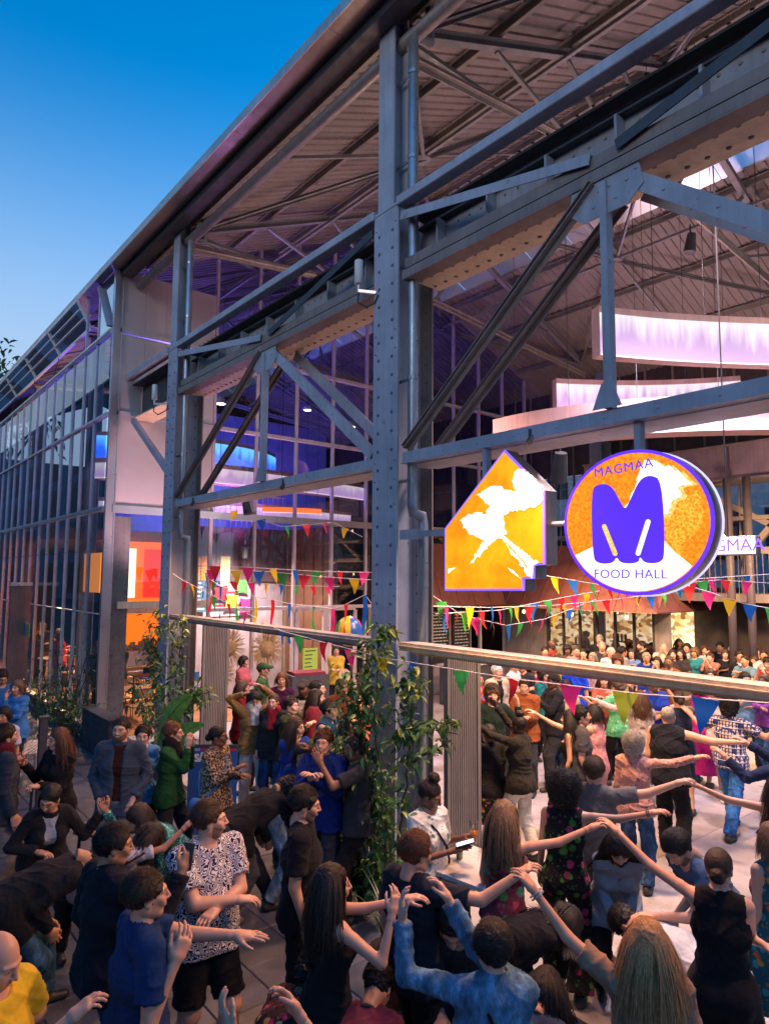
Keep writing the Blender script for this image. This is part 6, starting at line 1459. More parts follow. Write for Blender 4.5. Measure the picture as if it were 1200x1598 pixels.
# clay pot with spiky plant
p = on_z(607, 1478, .42) * (1, 1, 0); e = empty('potted_plant', tuple(p), 'brown clay pot with dark strappy plant between the dancers', 'potted plant'); CLAY = paint('clay', (.22, .10, .06), .7)
m = MB(); m.tube([p + (0, 0, .0), p + (0, 0, .36), p + (0, 0, .362), p + (0, 0, .42)], .15, 20, rs=[.11, .155, .172, .172]); m.build('pot', CLAY, e, True); m = MB(); m.tube([p + (0, 0, .421), p + (0, 0, .425)], .16, 16); m.build('soil', plain('soil', (.03, .02, .015), .9), e)
r = random.Random(2)
for q in range(26): a = r.uniform(0, 6.28); L = r.uniform(.3, .6); o_ = np.array((math.cos(a), math.sin(a), 0)); V = []; F = []; 
for q in range(26):
    a = r.uniform(0, 6.28); L = r.uniform(.35, .7); o_ = np.array((math.cos(a), math.sin(a), 0)); sd = np.array((-o_[1], o_[0], 0)); V = []; F = []; b0 = p + o_ * .05 + (0, 0, .42)
    for i in range(7): s = i / 6; c_ = b0 + o_ * L * .6 * s * s + np.array((0, 0, L * s * (1 - .35 * s))); w_ = .014 * (1 - s) + .001; V += [c_ - sd * w_, c_ + sd * w_]
    for i in range(6): F.append((2 * i, 2 * i + 1, 2 * i + 3, 2 * i + 2))
    mesh_np('leaf', V, F, LD, e, True)

# --- ribbed folding doors beside the columns
RIB = paint('ribbed_door', (.24, .22, .21), .5, .35, .08)
for (y, x0, x1, lab) in ((5.26, 5.14, 5.56, 'ribbed grey shutter door folded beside the nearer column'), (11.2, 5.12, 5.52, 'ribbed grey shutter door folded beside the second column')):
    e = empty('folding_door', (x0, y, 0), lab, 'door', 'folded shutter doors'); n = 13; s_ = (x1 - x0) / n
    for i in range(n):
        m = MB(); a = x0 + i * s_; m.box(a + .002, a + s_ * .72, y - .02, y + .02, .03, 2.44); m.box(a + s_ * .72, a + s_ - .001, y - .008, y + .012, .03, 2.44); m.build('slat', RIB, e)
    m = MB(); m.box(x1 + .001, x1 + .05, y - .03, y + .4, .02, 2.46); m.box(x0 - .03, x0 - .001, y - .03, y + .03, .02, 2.46); m.box(x0, x1 + .05, y - .03, y + .5, 2.462, 2.50); m.build('frame', RIB, e)

# --- furniture and goods
WOOD = paint('worn_wood', (.26, .15, .075), .6, 0, .25, 6, .3); STEELT = paint('table_blue', (.02, .10, .35), .4); PAPER = plain('paper', (.7, .7, .66), .8)
def table(x, y, w, d, h, top, leg, label, name='table', rot=0, round_=False):
    e = empty(name, (x, y, 0), label, 'table'); m = MB()
    if round_: m.tube([(0, 0, h - .03), (0, 0, h)], w / 2, 28)
    else: m.box(-w / 2, w / 2, -d / 2, d / 2, h - .03, h)
    o = m.build('table_top', top); o.parent = e
    for a in ((-1, -1), (1, -1), (1, 1), (-1, 1)) if not round_ else ((0, 0),):
        m = MB(); m.tube([(a[0] * (w / 2 - .04), a[1] * (d / 2 - .04), .01), (a[0] * (w / 2 - .05), a[1] * (d / 2 - .05), h - .031)], .018 if not round_ else .035, 8); o = m.build('leg', leg); o.parent = e
    if round_: m = MB(); m.tube([(0, 0, .004), (0, 0, .02)], w * .32, 20); o = m.build('foot', leg); o.parent = e
    e.rotation_euler = (0, 0, rot); return e
def chair(x, y, rot, mat, label, group):
    e = empty('chair', (x, y, 0), label, 'chair', group); 
    def pt(nm, m): o = m.build(nm, mat); o.parent = e
    m = MB(); m.box(-.2, .2, -.2, .2, .43, .455); pt('seat', m)
    m = MB(); m.box(-.2, .2, .19, .205, .62, .84); pt('backrest', m)
    for a in (-1, 1):
        for b in (-1, 1): m = MB(); m.tube([(a * .19, b * .19, .004), (a * .18, b * .19, .43 if b < 0 else .84)], .011, 6); pt('leg', m)
    e.rotation_euler = (0, 0, rot); return e
def glass_cup(p, h=.14, r=.035, fill=(.75, .32, .05), fh=.6, name='glass', label='', group=None):
    e = empty(name, tuple(p), label, 'glass', group); p = np.array(p); m = MB(); m.tube([p, p + (0, 0, .005), p + (0, 0, h)], r, 16, False, rs=[r * .7, r * .78, r]); m.build('cup', glass_mat('cup_glass', (.93, .95, .95), .08), e, True)
    if fill: m = MB(); m.tube([p + (0, 0, .006), p + (0, 0, h * fh)], r * .85, 14, rs=[r * .70, r * .86]); m.build('drink', plain('drink%.2f' % fill[0], fill, .15), e, True)
    return e
tp = on_z(742, 1350, 1.02); tb = table(tp[0], tp[1], .62, .62, 1.02, paint('pale_top', (.55, .50, .45), .45), DARK, 'pale square high table beside the phone reading woman', rot=rad(8))
glass_cup(tp + (-.02, .16, 0), .16, .034, (.10, .30, .08), .8, 'glass', 'tall glass of mint drink on the high table', 'glasses on the high table'); glass_cup(tp + (.10, -.05, 0), .12, .033, None, .5, 'glass', 'empty tumbler on the high table, nearer its front', 'glasses on the high table')
for i, (px, py, z, lab) in enumerate(((72, 1222, .45, 'low wooden stool beside the woman with the drink'), (150, 1292, .45, 'low wooden stool in front of the bending man'))):
    p = on_z(px, py, z); table(p[0], p[1], .36, .30, z, WOOD, DARK, lab, 'stool', rad(30))
p = on_z(52, 1165, .45); e = empty('slatted_bench', (p[0], p[1], 0), 'grey slatted bench at the left edge behind the black post', 'bench')
for i in range(6): m = MB(); m.box(-.5, .5, -.2 + i * .07, -.15 + i * .07, .43, .45); o = m.build('slat', ALU2); o.parent = e
for i in range(3): m = MB(); m.box(-.5, .5, .24, .255, .55 + i * .1, .62 + i * .1); o = m.build('slat', ALU2); o.parent = e
for a in (-.45, .45): m = MB(); m.tube([(a, -.2, .43), (a, -.2, .01)], .02, 6); m.tube([(a, .23, .01), (a, .25, .84)], .02, 6); o = m.build('leg', ALU2); o.parent = e
e.rotation_euler = (0, 0, rad(60))
p = on_z(69, 1120, 1.25); e = empty('black_post', (p[0], p[1], 0), 'square black post at the edge of the planting', 'post'); m = MB(); m.box(p[0] - .05, p[0] + .05, p[1] - .05, p[1] + .05, 0, 1.25); m.box(p[0] - .06, p[0] + .06, p[1] - .06, p[1] + .06, 1.252, 1.27); m.build('shaft', DARK, e)
p = on_x(176, 1125, 4.05); e = empty('black_planter', (p[0], p[1], 0), 'long black planter box at the foot of the glass corner', 'planter'); m = MB(); m.box(4.02, 4.25, 12.6, 14.2, .004, .72); m.build('box', DARK, e); m = MB(); m.box(4.0, 4.27, 12.58, 14.22, .721, .75); m.build('rim', DARK, e)
e = empty('end_panel', (4.0, 18.6, 0), 'bronze panel with pale cap standing out from the street glazing', 'panel')
P0, P1 = on_x(40, 948, 4.24), on_x(68, 955, 4.24); m = MB(); m.box(3.75, 4.22, 20.0, 20.12, .004, 3.0); m.build('sheet', paint('bronze_panel', (.24, .18, .15), .5, .4), e); m = MB(); m.box(3.72, 4.24, 19.95, 20.17, 3.002, 3.09); m.build('cap', ALU, e)
m = MB(); p = on_x(40, 985, 4.1); e = empty('notice_board', tuple(p), 'lilac and yellow paper notice fixed outside the glazing', 'notice'); m.box(4.12, 4.13, p[1] - .35, p[1], p[2] - .12, p[2] + .22); m.build('yellow_sheet', plain('yellow_paper', (.7, .62, .15), .7), e); m = MB(); m.box(4.12, 4.13, p[1] + .01, p[1] + .55, p[2] - .12, p[2] + .22); m.build('lilac_sheet', plain('lilac_paper', (.42, .28, .6), .7), e)
m = MB()
for i in range(5): m.box(4.115, 4.119, p[1] - .3, p[1] - .05, p[2] - .08 + i * .055, p[2] - .06 + i * .055); m.box(4.115, 4.119, p[1] + .08, p[1] + .45, p[2] - .08 + i * .055, p[2] - .06 + i * .055)
m.build('print_lines', DARK, e, kind='stuff')
# banner with lettering
p = on_z(322, 1163, 1.15); e = empty('banner', (p[0], p[1], 0), 'dark blue banner lettered SÃO J behind the woman in the spotted blouse', 'banner'); ux_ = nrm((.78, -.62, 0)); n_ = np.array((-.62, -.78, 0))
m = MB(); m.prism([(-.22, -1.1), (.40, -1.1), (.40, .0), (-.22, 0)], p + n_ * -.012, ux_, (0, 0, 1), n_ * .01); m.build('sheet', plain('banner_blue', (.02, .10, .35), .6), e)
m = MB(); m.prism([(-.22, -.02), (.40, -.02), (.40, .012), (-.22, .012)], p + n_ * .002, ux_, (0, 0, 1), n_ * .01); m.build('rail', DARK, e)
text_mesh('lettering', 'SÃO J', .13, WHITE, e, p + ux_ * .02 + np.array((0, 0, -.16)) + n_ * .006, ux_, (0, 0, 1), .004, .006)
for i in range(4): m = MB(); m.prism([(-.2 + i * .15, -.07), (-.07 + i * .15, -.07), (-.07 + i * .15, -.035), (-.2 + i * .15, -.035)], p + n_ * .001, ux_, (0, 0, 1), n_ * .003); m.build('stripe', plain('banner_red' if i % 2 else 'banner_lilac', (.55, .03, .04) if i % 2 else (.35, .3, .6), .6), e)
# inside the second bay: stall, black cabinet, posters, straw hats
table(6.25, 11.4, .7, 1.6, .9, WOOD, DARK, 'wooden stall counter piled with goods behind the second column')
for i, (a, b, z, c) in enumerate(((6.1, 11.0, .9, (.7, .45, .1)), (6.3, 11.5, .9, (.6, .6, .6)), (6.15, 11.9, .9, (.5, .05, .05)), (6.4, 10.9, .9, (.15, .1, .08)))):
    e = empty('tray', (a, b, z), ['yellow tray of snacks on the stall counter', 'grey tray on the stall counter', 'red tray at the far end of the stall counter', 'dark tray at the near end of the stall counter'][i], 'tray'); m = MB(); m.box(-.14, .14, -.1, .1, 0, .02); m.box(-.14, -.13, -.1, .1, .021, .06); m.box(.13, .14, -.1, .1, .021, .06); m.box(-.13, .13, -.1, -.09, .021, .06); m.box(-.13, .13, .09, .1, .021, .06); o = m.build('body', plain('tray%d' % i, c, .5)); o.parent = e
    m = MB()
    for q in range(8): x, y = rng.uniform(-.1, .1), rng.uniform(-.06, .06); m.tube([(x, y, .022), (x, y, .055)], .02, 6)
    o = m.build('snacks', plain('snack', (.5, .3, .12), .7)); o.parent = e; o['kind'] = 'stuff'
p = on_z(478, 1048, 1.25); e = empty('black_cabinet', (p[0], p[1], 0), 'tall black cabinet with a burgundy cushion on top', 'cabinet')
m = MB(); m.box(-.42, .42, -.3, .3, .004, 1.2); o = m.build('body', DARK); o.parent = e; m = MB(); m.box(-.35, .35, -.25, .25, 1.202, 1.26); o = m.build('cushion', plain('burgundy', (.18, .015, .03), .7)); o.parent = e; e.rotation_euler = (0, 0, rad(-12))
def straw(p, r, label, n=60):
    e = empty('straw_hat', tuple(p), label, 'straw hat', 'straw hats on the gable wall'); m = MB(); q = np.array(p); ax = np.array((0, -1, 0)); m.tube([q, q + ax * .02, q + ax * .10, q + ax * .13], r, 16, rs=[r * .55, r * .42, r * .36, r * .18]); m.build('crown', paint('straw', (.42, .28, .12), .9, 0, .3, 20, .5), e, True); m = MB(); rr = random.Random(3)
    for i in range(n * 3): a = rr.uniform(0, 6.28); L = r * rr.uniform(.8, 1.15); d = np.array((math.cos(a), 0, math.sin(a))); m.bar(q + d * r * .4 + ax * .01, q + d * L + ax * rr.uniform(-.03, .05), .012, .004, (0, 1, 0))
    m.build('brim', MATS['straw'], e)
straw(on_y(355, 1010, 14.1), .42, 'round straw hat hanging at the left of the shop window'); straw(on_y(417, 1012, 14.1), .40, 'frayed straw hat over the stall'); straw(on_y(345, 1050, 13.9), .3, 'smaller straw hat below the left one')
def poster(name, px0, py0, px1, py1, Y, col, label, lines=6, lc=DARK, cat='poster'):
    a, b = on_y(px0, py0, Y), on_y(px1, py1, Y); e = empty(name, tuple(a), label, cat); m = MB(); m.box(a[0], b[0], Y - .012, Y, b[2], a[2]); m.build('sheet', plain(name + '%.2f%.2f' % (col[0], col[1]), col, .6), e); m = MB(); h = a[2] - b[2]; w = b[0] - a[0]
    for i in range(lines): m.box(a[0] + w * .12, a[0] + w * rng.uniform(.5, .88), Y - .015, Y - .0125, a[2] - h * (i + .6) / (lines + .5) - h * .04, a[2] - h * (i + .6) / (lines + .5))
    m.build('print_lines', lc, e, kind='stuff'); return e
poster('poster', 473, 1012, 495, 1050, 14.18, (.35, .55, .08), 'lime green printed poster on the shop door'); poster('poster', 328, 870, 395, 960, 16.98, (.55, .50, .60), 'large lilac painted poster wall inside the gable', 4, plain('poster_red', (.5, .04, .06), .6)); poster('poster', 345, 868, 358, 918, 16.9, (.75, .72, .30), 'tall pale yellow poster inside the gable', 0)
e = poster('poster', 303, 868, 322, 905, 16.9, (.85, .30, .02), 'orange poster behind the second column', 1); e = poster('poster', 303, 905, 322, 955, 16.9, (.06, .16, .25), 'blue list poster behind the second column', 7, WHITE)
for i, (a, b, c, lab) in enumerate(((332, 905, (.05, .1, .4), 'blue'), (345, 925, (.6, .03, .05), 'red'), (362, 940, (.75, .55, .05), 'yellow'), (378, 915, (.1, .35, .1), 'green'), (385, 945, (.5, .05, .3), 'pink'))):
    p = on_y(a, b, 16.86); e = empty('painted_shape', tuple(p), lab + ' cut out shape on the painted poster wall', 'decoration', 'cut out shapes on the poster wall'); m = MB(); m.prism([(.28 * math.cos(q * .785) * (1 if q % 2 else .55), .28 * math.sin(q * .785) * (1 if q % 2 else .6)) for q in range(8)], p, (1, 0, 0), (0, 0, 1), (0, .02, 0)); m.build('shape', plain('cut' + lab, c, .6), e)
# door frames in the gable
m = MB(); 
for x in (8.85, 9.65, 9.75, 10.6): m.box(x - .05, x + .05, GY - .09, GY - .05, .02, 2.45)
m.box(8.85, 10.6, GY - .09, GY - .05, 2.451, 2.53); m.build('door_frame', paint('pale_frame', (.48, .42, .44), .5), gw)
e = empty('round_leaf_sign', tuple(on_y(537, 1055, 12.6)), 'round straw coloured sign with a green leaf pair', 'sign'); p = on_y(537, 1055, 12.6); m = MB(); m.tube([p, p + (0, -.02, 0)], .16, 24); m.build('disc', plain('straw_disc', (.42, .33, .18), .8), e); 
for s in (-1, 1): V, F = leaf_verts(.18, .12, .05); mesh_np('leaf', [tuple(p + np.array((a * .9 + s * b * .35, -.024, b - .09))) for a, b, c in V], F, plain('leaf_print', (.05, .25, .06), .6), e)
e = empty('beach_ball', tuple(on_x(545, 985, 5.6)), 'large inflatable ball with orange, blue and green panels hanging in the second bay', 'ball'); p = on_x(545, 985, 5.6); F_ = Field(p - .3, p + .3, .03)
for i, c in enumerate(((.8, .2, .02), (.02, .1, .4), (.02, .3, .1), (.7, .5, .03), (.02, .1, .4), (.6, .03, .05))):
    V = []; F = []; 
    for a in range(5):
        for b in range(9): th = rad(60 * i + 15 * a); ph_ = rad(20 * b + 10); V.append(tuple(p + .21 * np.array((math.sin(ph_) * math.cos(th) * .9, math.sin(ph_) * math.sin(th) * .9, math.cos(ph_)))))
    for a in range(4):
        for b in range(8): q = a * 9 + b; F.append((q, q + 1, q + 10, q + 9))
    mesh_np('panel', V, F, plain('ball%d' % i, c, .3), e, True)
# kitchen glowing behind the return wall
KY = 18.6; e = empty('kitchen', (6.2, KY, 0), 'orange lit kitchen counter behind the glazed corner', 'kitchen'); OL = glow('kitchen_orange', (1.0, .15, .01), .7)  # back wall and red panel glow by themselves, in place of kitchen light
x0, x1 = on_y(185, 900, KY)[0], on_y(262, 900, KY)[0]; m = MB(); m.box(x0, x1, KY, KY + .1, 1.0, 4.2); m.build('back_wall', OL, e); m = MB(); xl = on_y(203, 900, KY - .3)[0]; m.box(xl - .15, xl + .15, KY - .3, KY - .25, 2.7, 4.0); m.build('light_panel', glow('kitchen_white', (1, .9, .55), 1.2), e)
m = MB(); m.box(x0, x1 - .4, KY - .6, KY - .2, 2.3, 2.55); m.build('hood', WHITE, e); m = MB(); m.box(x0, x1, KY - .9, KY - .3, 1.0, 1.35); m.build('counter', ALU2, e); m = MB()
for i in range(16): x = x0 + .1 + i * (x1 - x0 - .2) / 16; h_ = rng.uniform(.1, .35); m.tube([(x, KY - .5, 1.351), (x, KY - .5, 1.35 + h_)], .04, 8)
m.build('jars', paint('jar', (.5, .42, .3), .4), e, kind='stuff')
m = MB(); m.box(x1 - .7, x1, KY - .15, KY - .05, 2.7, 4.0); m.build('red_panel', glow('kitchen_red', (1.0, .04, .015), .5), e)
e = empty('menu_lightbox', (4.9, 17.0, 2.6), 'orange and yellow light box seen through the street glazing by the corner', 'sign'); m = MB(); a, b = on_x(142, 870, 4.9), on_x(155, 925, 4.9); m.box(4.9, 4.98, min(a[1], b[1]) - .1, max(a[1], b[1]) + .5, b[2], a[2] + .1); m.build('box', glow('menu_orange', (1.0, .28, .02), .6), e)
# dining tables behind the street glazing
DG = 'dining tables behind the glazing'
lbl = ['nearest to the corner post', 'second from the corner', 'third, beside the blue chairs', 'fourth, in the back row', 'fifth along the glazing', 'farthest along the glazing']
for i, (x, y) in enumerate(((5.5, 15.9), (6.9, 17.6), (5.6, 19.4), (7.2, 21.2), (5.7, 23.2), (6.8, 25.6))):
    o = table(x, y, 1.3, .75, .75, WOOD if i % 2 == 0 else STEELT, DARK, ('wooden' if i % 2 == 0 else 'blue') + ' dining table inside the glazing, ' + lbl[i], rot=rad(8 * i)); o['group'] = DG
    for j, (a, b, r_) in enumerate(((0, -.6, 180), (0, .6, 0), (.45, -.6, 190))): chair(x + a, y + b, rad(r_), STEELT if i % 2 else WOOD, ('blue' if i % 2 else 'wooden') + ' chair at the dining table ' + lbl[i] + [', near side', ', far side', ', near right side'][j], 'dining chairs behind the glazing')
    m = MB(); 
e = empty('white_bench', (6.3, 18.4, 0), 'white slatted bench back among the dining tables', 'bench')
for q in range(4): m = MB(); m.box(-.8, .8, .2, .22, .5 + q * .13, .6 + q * .13); o = m.build('slat', WHITE); o.parent = e
for a in (-.75, .75): m = MB(); m.box(a - .03, a + .03, .221, .26, .01, 1.0); o = m.build('leg', WHITE); o.parent = e
m = MB(); m.box(-.8, .8, -.2, .199, .43, .46); o = m.build('seat', WHITE); o.parent = e
# gallery rail with glass inside the gable, lamps
m = MB()
for q in np.arange(6.8, 10.1, .16): m.tube([(q, 16.95, 4.6), (q, 16.95, 5.5)], .010, 4, False)
m.tube([(6.7, 16.95, 5.52), (10.1, 16.95, 5.52)], .022, 6); m.build('gallery_rail', ALU2, hall)
# bar counter with glasses at the foot of the kiosk wall
e = empty('bar_counter', (13.0, 13.0, 0), 'pale topped bar counter with upturned glasses left of the onlookers', 'counter'); m = MB(); m.box(12.6, 13.9, 12.6, 13.2, .004, 1.0); m.build('front', DARK, e); m = MB(); m.box(12.55, 13.95, 12.55, 13.25, 1.002, 1.04); m.build('top', ALU2, e)
for i in range(7): glass_cup((12.7 + i * .17, 12.8, 1.042), .15, .035, None, .5, 'glass', ['leftmost', 'second', 'third', 'middle', 'fifth', 'sixth', 'rightmost'][i] + ' glass of the row on the bar counter', 'glasses on the bar counter')
# pendant lamps inside
for i, (px, py, Y, lab) in enumerate(((345, 690, 17, 'left'), (548, 726, 16, 'right'), (480, 640, 19, 'middle'))):
    p = on_y(px, py - (60 if i < 2 else 0), Y); e = empty('pendant_lamp', tuple(p), lab + ' pendant lamp inside the glazed half of the hall', 'pendant lamp', 'pendant lamps'); m = MB(); m.tube([p, p + (0, 0, .16)], .2, 14, rs=[.2, .08]); m.build('shade', WHITE, e, True); m = MB(); m.tube([p - (0, 0, .01), p + (0, 0, .0)], .12, 12); m.build('bulb', glow('bulb', (1, .85, .6), 5), e); m = MB(); m.tube([p + (0, 0, .161), (p[0], p[1], rz(p[0]) - .1)], .006, 4); m.build('cord', DARK, e)
# ================================================================== THE CROWD
BLK = ('plain', (.012, .012, .015)); NAVY = ('plain', (.015, .025, .075)); JEAN = ('denim', (.03, .075, .17)); WT_ = ('plain', (.62, .60, .60)); GRY = ('plain', (.16, .16, .18)); CHAR = ('plain', (.03, .032, .04))
DJ = ('denim', (.015, .03, .06)); BEIGE = ('plain', (.42, .34, .25)); RED = ('plain', (.38, .02, .03))
G_OUT = 'people watching outside the hall'; G_DANCE = 'dancers on the hall floor'; G_FRONT = 'dancers in the foreground'; G_BACK = 'onlookers in front of the kiosk'
def p(px, py, **k): return person(px, py, **k)
# ---- foreground, left
p(14, 1462, H=1.74, yaw=128, hair='bald', hc='grey', skin='fair', fine=2, top=('tee', ('plain', (.72, .50, .03))), under=None, bottom=('trousers', JEAN), arms=(('p', 20, 1600), ('p', 108, 1592)), hpitch=-22, group=G_FRONT, label='bald smiling man in a yellow t-shirt at the lower left corner', open_mouth=True, build=1.1)
P2 = p(232, 1360, H=1.80, yaw=72, hair='short', hc='dark', skin='fair', fine=2, top=('polo', ('plain', (.012, .035, .12))), bottom=('trousers', DJ), arms=(('p', 392, 1463, 1.36), ('p', 274, 1500)), hands=('spread', 'relaxed'), open_mouth=True, hyaw=8, group=G_FRONT, label='man in a navy polo shirt, mouth open, both arms stretched forward')
P3 = p(184, 1288, H=1.80, yaw=62, hair='short', hc='black', skin='olive', fine=2, top=('jacket', ('plain', (.012, .013, .02))), under=('check',), bottom=('jeans', JEAN), arms=('pocket', ('p', 285, 1358)), hands=('relaxed', 'grip'), hyaw=22, hpitch=-6, smile=False, group=G_FRONT, label='dark haired man in a black jacket looking right and holding a phone')
p(330, 1252, H=1.80, yaw=150, hair='short', hc='brown', skin='pale', beard='brown', fine=2, build=1.28, top=('tee', ('squiggle',)), bottom=('shorts', BLK), shoes=(.6, .6, .6), arms=('cross', 'cross'), hyaw=-60, smile=False, group=G_OUT, label='stout bearded man in a black and white squiggle t-shirt with arms crossed')
p(172, 1322, H=1.78, yaw=78, lean=66, crouch=.10, hair='short', hc='black', skin='olive', fine=2, top=('long', ('plain', (.012, .013, .018))), bottom=('jeans', ('denim', (.03, .075, .13))), arms=('hold', 'hold'), hpitch=-30, step=.2, group=G_FRONT, label='man in a black sweater and blue jeans bending double')
p(78, 1232, H=1.66, yaw=168, sex='f', hair='bun', hc='black', skin='tan', fine=2, lean=18, top=('jacket', ('plain', (.014, .015, .018))), under=('plain', (.30, .36, .45)), bottom=('trousers', BLK), arms=(('p', 160, 1266), ('p', 60, 1330)), hyaw=38, hpitch=-18, crouch=.12, group=G_FRONT, label='smiling woman in a black jacket leaning and holding a hand to her right')
p(206, 1262, H=1.62, yaw=250, sex='f', hair='long', hc='dark', skin='tan', fine=1, lean=40, top=('long', ('sequin',)), bottom=('trousers', BLK), arms=('down', ('p', 165, 1264)), crouch=.15, group=G_FRONT, label='woman in a dark sequinned sleeve giving her hand to the left')
p(255, 1290, H=1.62, yaw=100, sex='f', hair='long', hc='dark', skin='tan', fine=1, lean=55, crouch=.1, top=('tee', ('plain', (.55, .52, .58))), bottom=('trousers', BLK), arms=('hold', ('p', 290, 1290)), hpitch=-25, group=G_FRONT, label='stooping woman in a white t-shirt, dark hair falling over her face')
p(92, 1137, H=1.70, yaw=228, sex='f', hair='long', hc='auburn', skin='pale', fine=2, top=('long', ('plain', (.012, .012, .014))), bottom=('trousers', BLK), arms=('hold', ('p', 36, 1191)), hands=('grip', 'relaxed'), glasses=(.05, .03, .02), hyaw=18, smile=False, group=G_OUT, label='auburn haired woman in black with glasses, holding a drink')
p(190, 1121, H=1.82, yaw=192, hair='crop', hc='dark', skin='fair', beard='dark', fine=2, top=('jacket', ('plain', (.045, .065, .10))), under=('plain', (.035, .012, .012)), bottom=('trousers', GRY), arms=('pocket', 'pocket'), hyaw=10, group=G_OUT, label='smiling bearded man in a slate blue zip jacket')
p(224, 1133, H=1.62, yaw=185, sex='f', hair='short', hc='dark', skin='pale', fine=1, top=('tee', ('plain', (.10, .28, .58))), bottom=('trousers', BLK), bag=((.45, .42, .38), 1), group=G_OUT, label='short haired person in a light blue t-shirt with a shoulder strap')
p(272, 1128, H=1.68, yaw=112, sex='f', hair='short', hc='red', skin='pale', fine=2, top=('long', ('plain', (.018, .085, .028))), bottom=('trousers', CHAR), scarf=('plain', (.02, .015, .02)), arms=('face', 'face'), hyaw=-12, smile=False, group=G_OUT, label='person in a bottle green sweater with hands raised to the chin')
p(342, 1133, H=1.68, yaw=130, sex='f', hair='bun', hc='black', skin='brown', fine=2, top=('long', ('leopard',)), bottom=('jeans', ('denim', (.05, .14, .30))), arms=('hold', 'phone'), bag=((.10, .26, .55), -1), hyaw=-22, group=G_OUT, label='woman in a spotted blouse with black hair tied back, phone in hand')
p(12, 1131, H=1.80, yaw=75, hair='short', hc='dark', skin='fair', beard='dark', fine=2, top=('long', ('plain', (.03, .04, .06))), bottom=('trousers', GRY), scarf=('plain', (.10, .012, .02)), arms=(('p', 26, 1193), 'down'), hands=('point', 'relaxed'), smile=False, group=G_OUT, label='man in a dark navy sweater with maroon collar at the left edge')
p(28, 1062, H=1.68, yaw=215, sex='f', hair='bob', hc='dirty', skin='pale', fine=1, top=('long', ('plain', (.05, .20, .52))), bottom=('jeans', DJ), arms=('cross', 'face'), group=G_OUT, smile=False, label='woman in a sky blue sweater with a hand at her cheek')
p(6, 1048, H=1.80, yaw=160, hair='short', hc='dark', skin='tan', fine=1, top=('tee', ('plain', (.03, .14, .42))), bottom=('trousers', BLK), group=G_OUT, hpitch=-25, label='man in a blue t-shirt looking down at the far left')
p(6, 1104, H=1.62, yaw=200, sex='f', hair='fringe', hc='black', skin='tan', fine=1, top=('tee', ('plain', (.40, .45, .62))), bottom=('trousers', BLK), group=G_OUT, label='dark haired woman half hidden at the left edge behind the navy sweater')
# ---- outside, middle
p(398, 1080, H=1.68, yaw=170, sex='m', hair='fringe', hc='dark', skin='tan', fine=2, top=('long', ('plain', (.20, .115, .045))), bottom=('trousers', ('plain', (.40, .38, .36))), scarf=('stripe', (.55, .52, .50), (.30, .28, .30), 20), arms=(('p', 408, 1072), ('p', 382, 1083)), hpitch=-24, smile=False, bag=((.10, .04, .03), 1), group=G_OUT, label='person in a tan jacket and pale scarf with both hands on the head')
p(427, 1083, H=1.66, yaw=195, sex='f', hair='bun', hc='brown', skin='pale', fine=2, top=('jacket', ('plain', (.022, .026, .03))), bottom=('jeans', JEAN), scarf=RED, group=G_OUT, hyaw=5, label='woman with a bright red scarf and dark hooded jacket')
p(412, 1035, H=1.80, yaw=100, hair='crop', hc='dark', skin='tan', fine=1, top=('tee', ('plain', (.025, .09, .035))), bottom=('trousers', DJ), hat=('cap', (.02, .075, .03)), smile=False, group=G_OUT, label='man in a green cap and green t-shirt facing right')
p(474, 1062, H=1.80, yaw=200, hair='crop', hc='black', skin='brown', beard='black', fine=1, top=('jacket', BLK), under=('plain', (.50, .45, .36)), bottom=('trousers', BLK), hat=('cap', (.04, .035, .03)), glasses=(.02, .02, .02), smile=False, group=G_OUT, label='bearded man in a black cap, glasses and open black jacket')
p(497, 1062, H=1.80, yaw=110, hair='short', hc='black', skin='fair', fine=1, top=('tee', BLK), bottom=('trousers', BLK), hat=None, group=G_OUT, label='dark haired man in black right behind the maroon jacket')
p(495, 1076, H=1.72, yaw=100, hair='long', hc='black', skin='fair', fine=1, top=('puff', ('plain', (.13, .015, .025))), bottom=('trousers', BLK), smile=False, group=G_OUT, label='long haired man in a maroon padded jacket')
p(515, 1094, H=1.76, yaw=115, hair='short', hc='dark', skin='fair', beard='grey', fine=2, top=('vest', ('plain', (.02, .07, .13))), under=BLK, bottom=('trousers', BLK), glasses=(.05, .03, .02), arms=(('p', 540, 1137), ('p', 528, 1142)), group=G_OUT, label='man with glasses and grey stubble in a teal body warmer, hands together')
p(463, 1120, H=1.68, yaw=150, sex='f', hair='long', hc='brown', skin='pale', fine=2, top=('long', ('plain', (.015, .04, .26))), bottom=('jeans', DJ), arms=(('p', 478, 1162), ('p', 462, 1160)), hands=('relaxed', 'flat'), glasses=None, hyaw=-25, smile=False, group=G_OUT, label='woman in a royal blue top making an arch with her arms')
p(472, 1163, H=1.60, yaw=178, sex='f', hair='bob', hc='black', skin='tan', fine=1, crouch=.12, lean=12, top=('long', ('plain', (.012, .03, .17))), bottom=('trousers', BLK), group=G_OUT, label='smiling dark haired woman ducking under the arch of arms')
p(556, 1150, H=1.74, yaw=265, hair='short', hc='black', skin='brown', fine=1, top=('tee', CHAR), bottom=('trousers', BLK), arms=(('p', 500, 1190), ('p', 485, 1170)), group=G_OUT, label='dancer behind the climber reaching a long brown arm to the left')
p(462, 1218, H=1.70, yaw=55, hair='curly', hc='dark', skin='tan', fine=1, lean=62, crouch=.05, top=('long', BLK), bottom=('trousers', ('plain', (.06, .065, .07))), shoes=(.12, .10, .09), arms=('hold', 'hold'), hpitch=-25, step=.22, group=G_OUT, label='curly haired person in a black sweater and grey trousers bending forward')
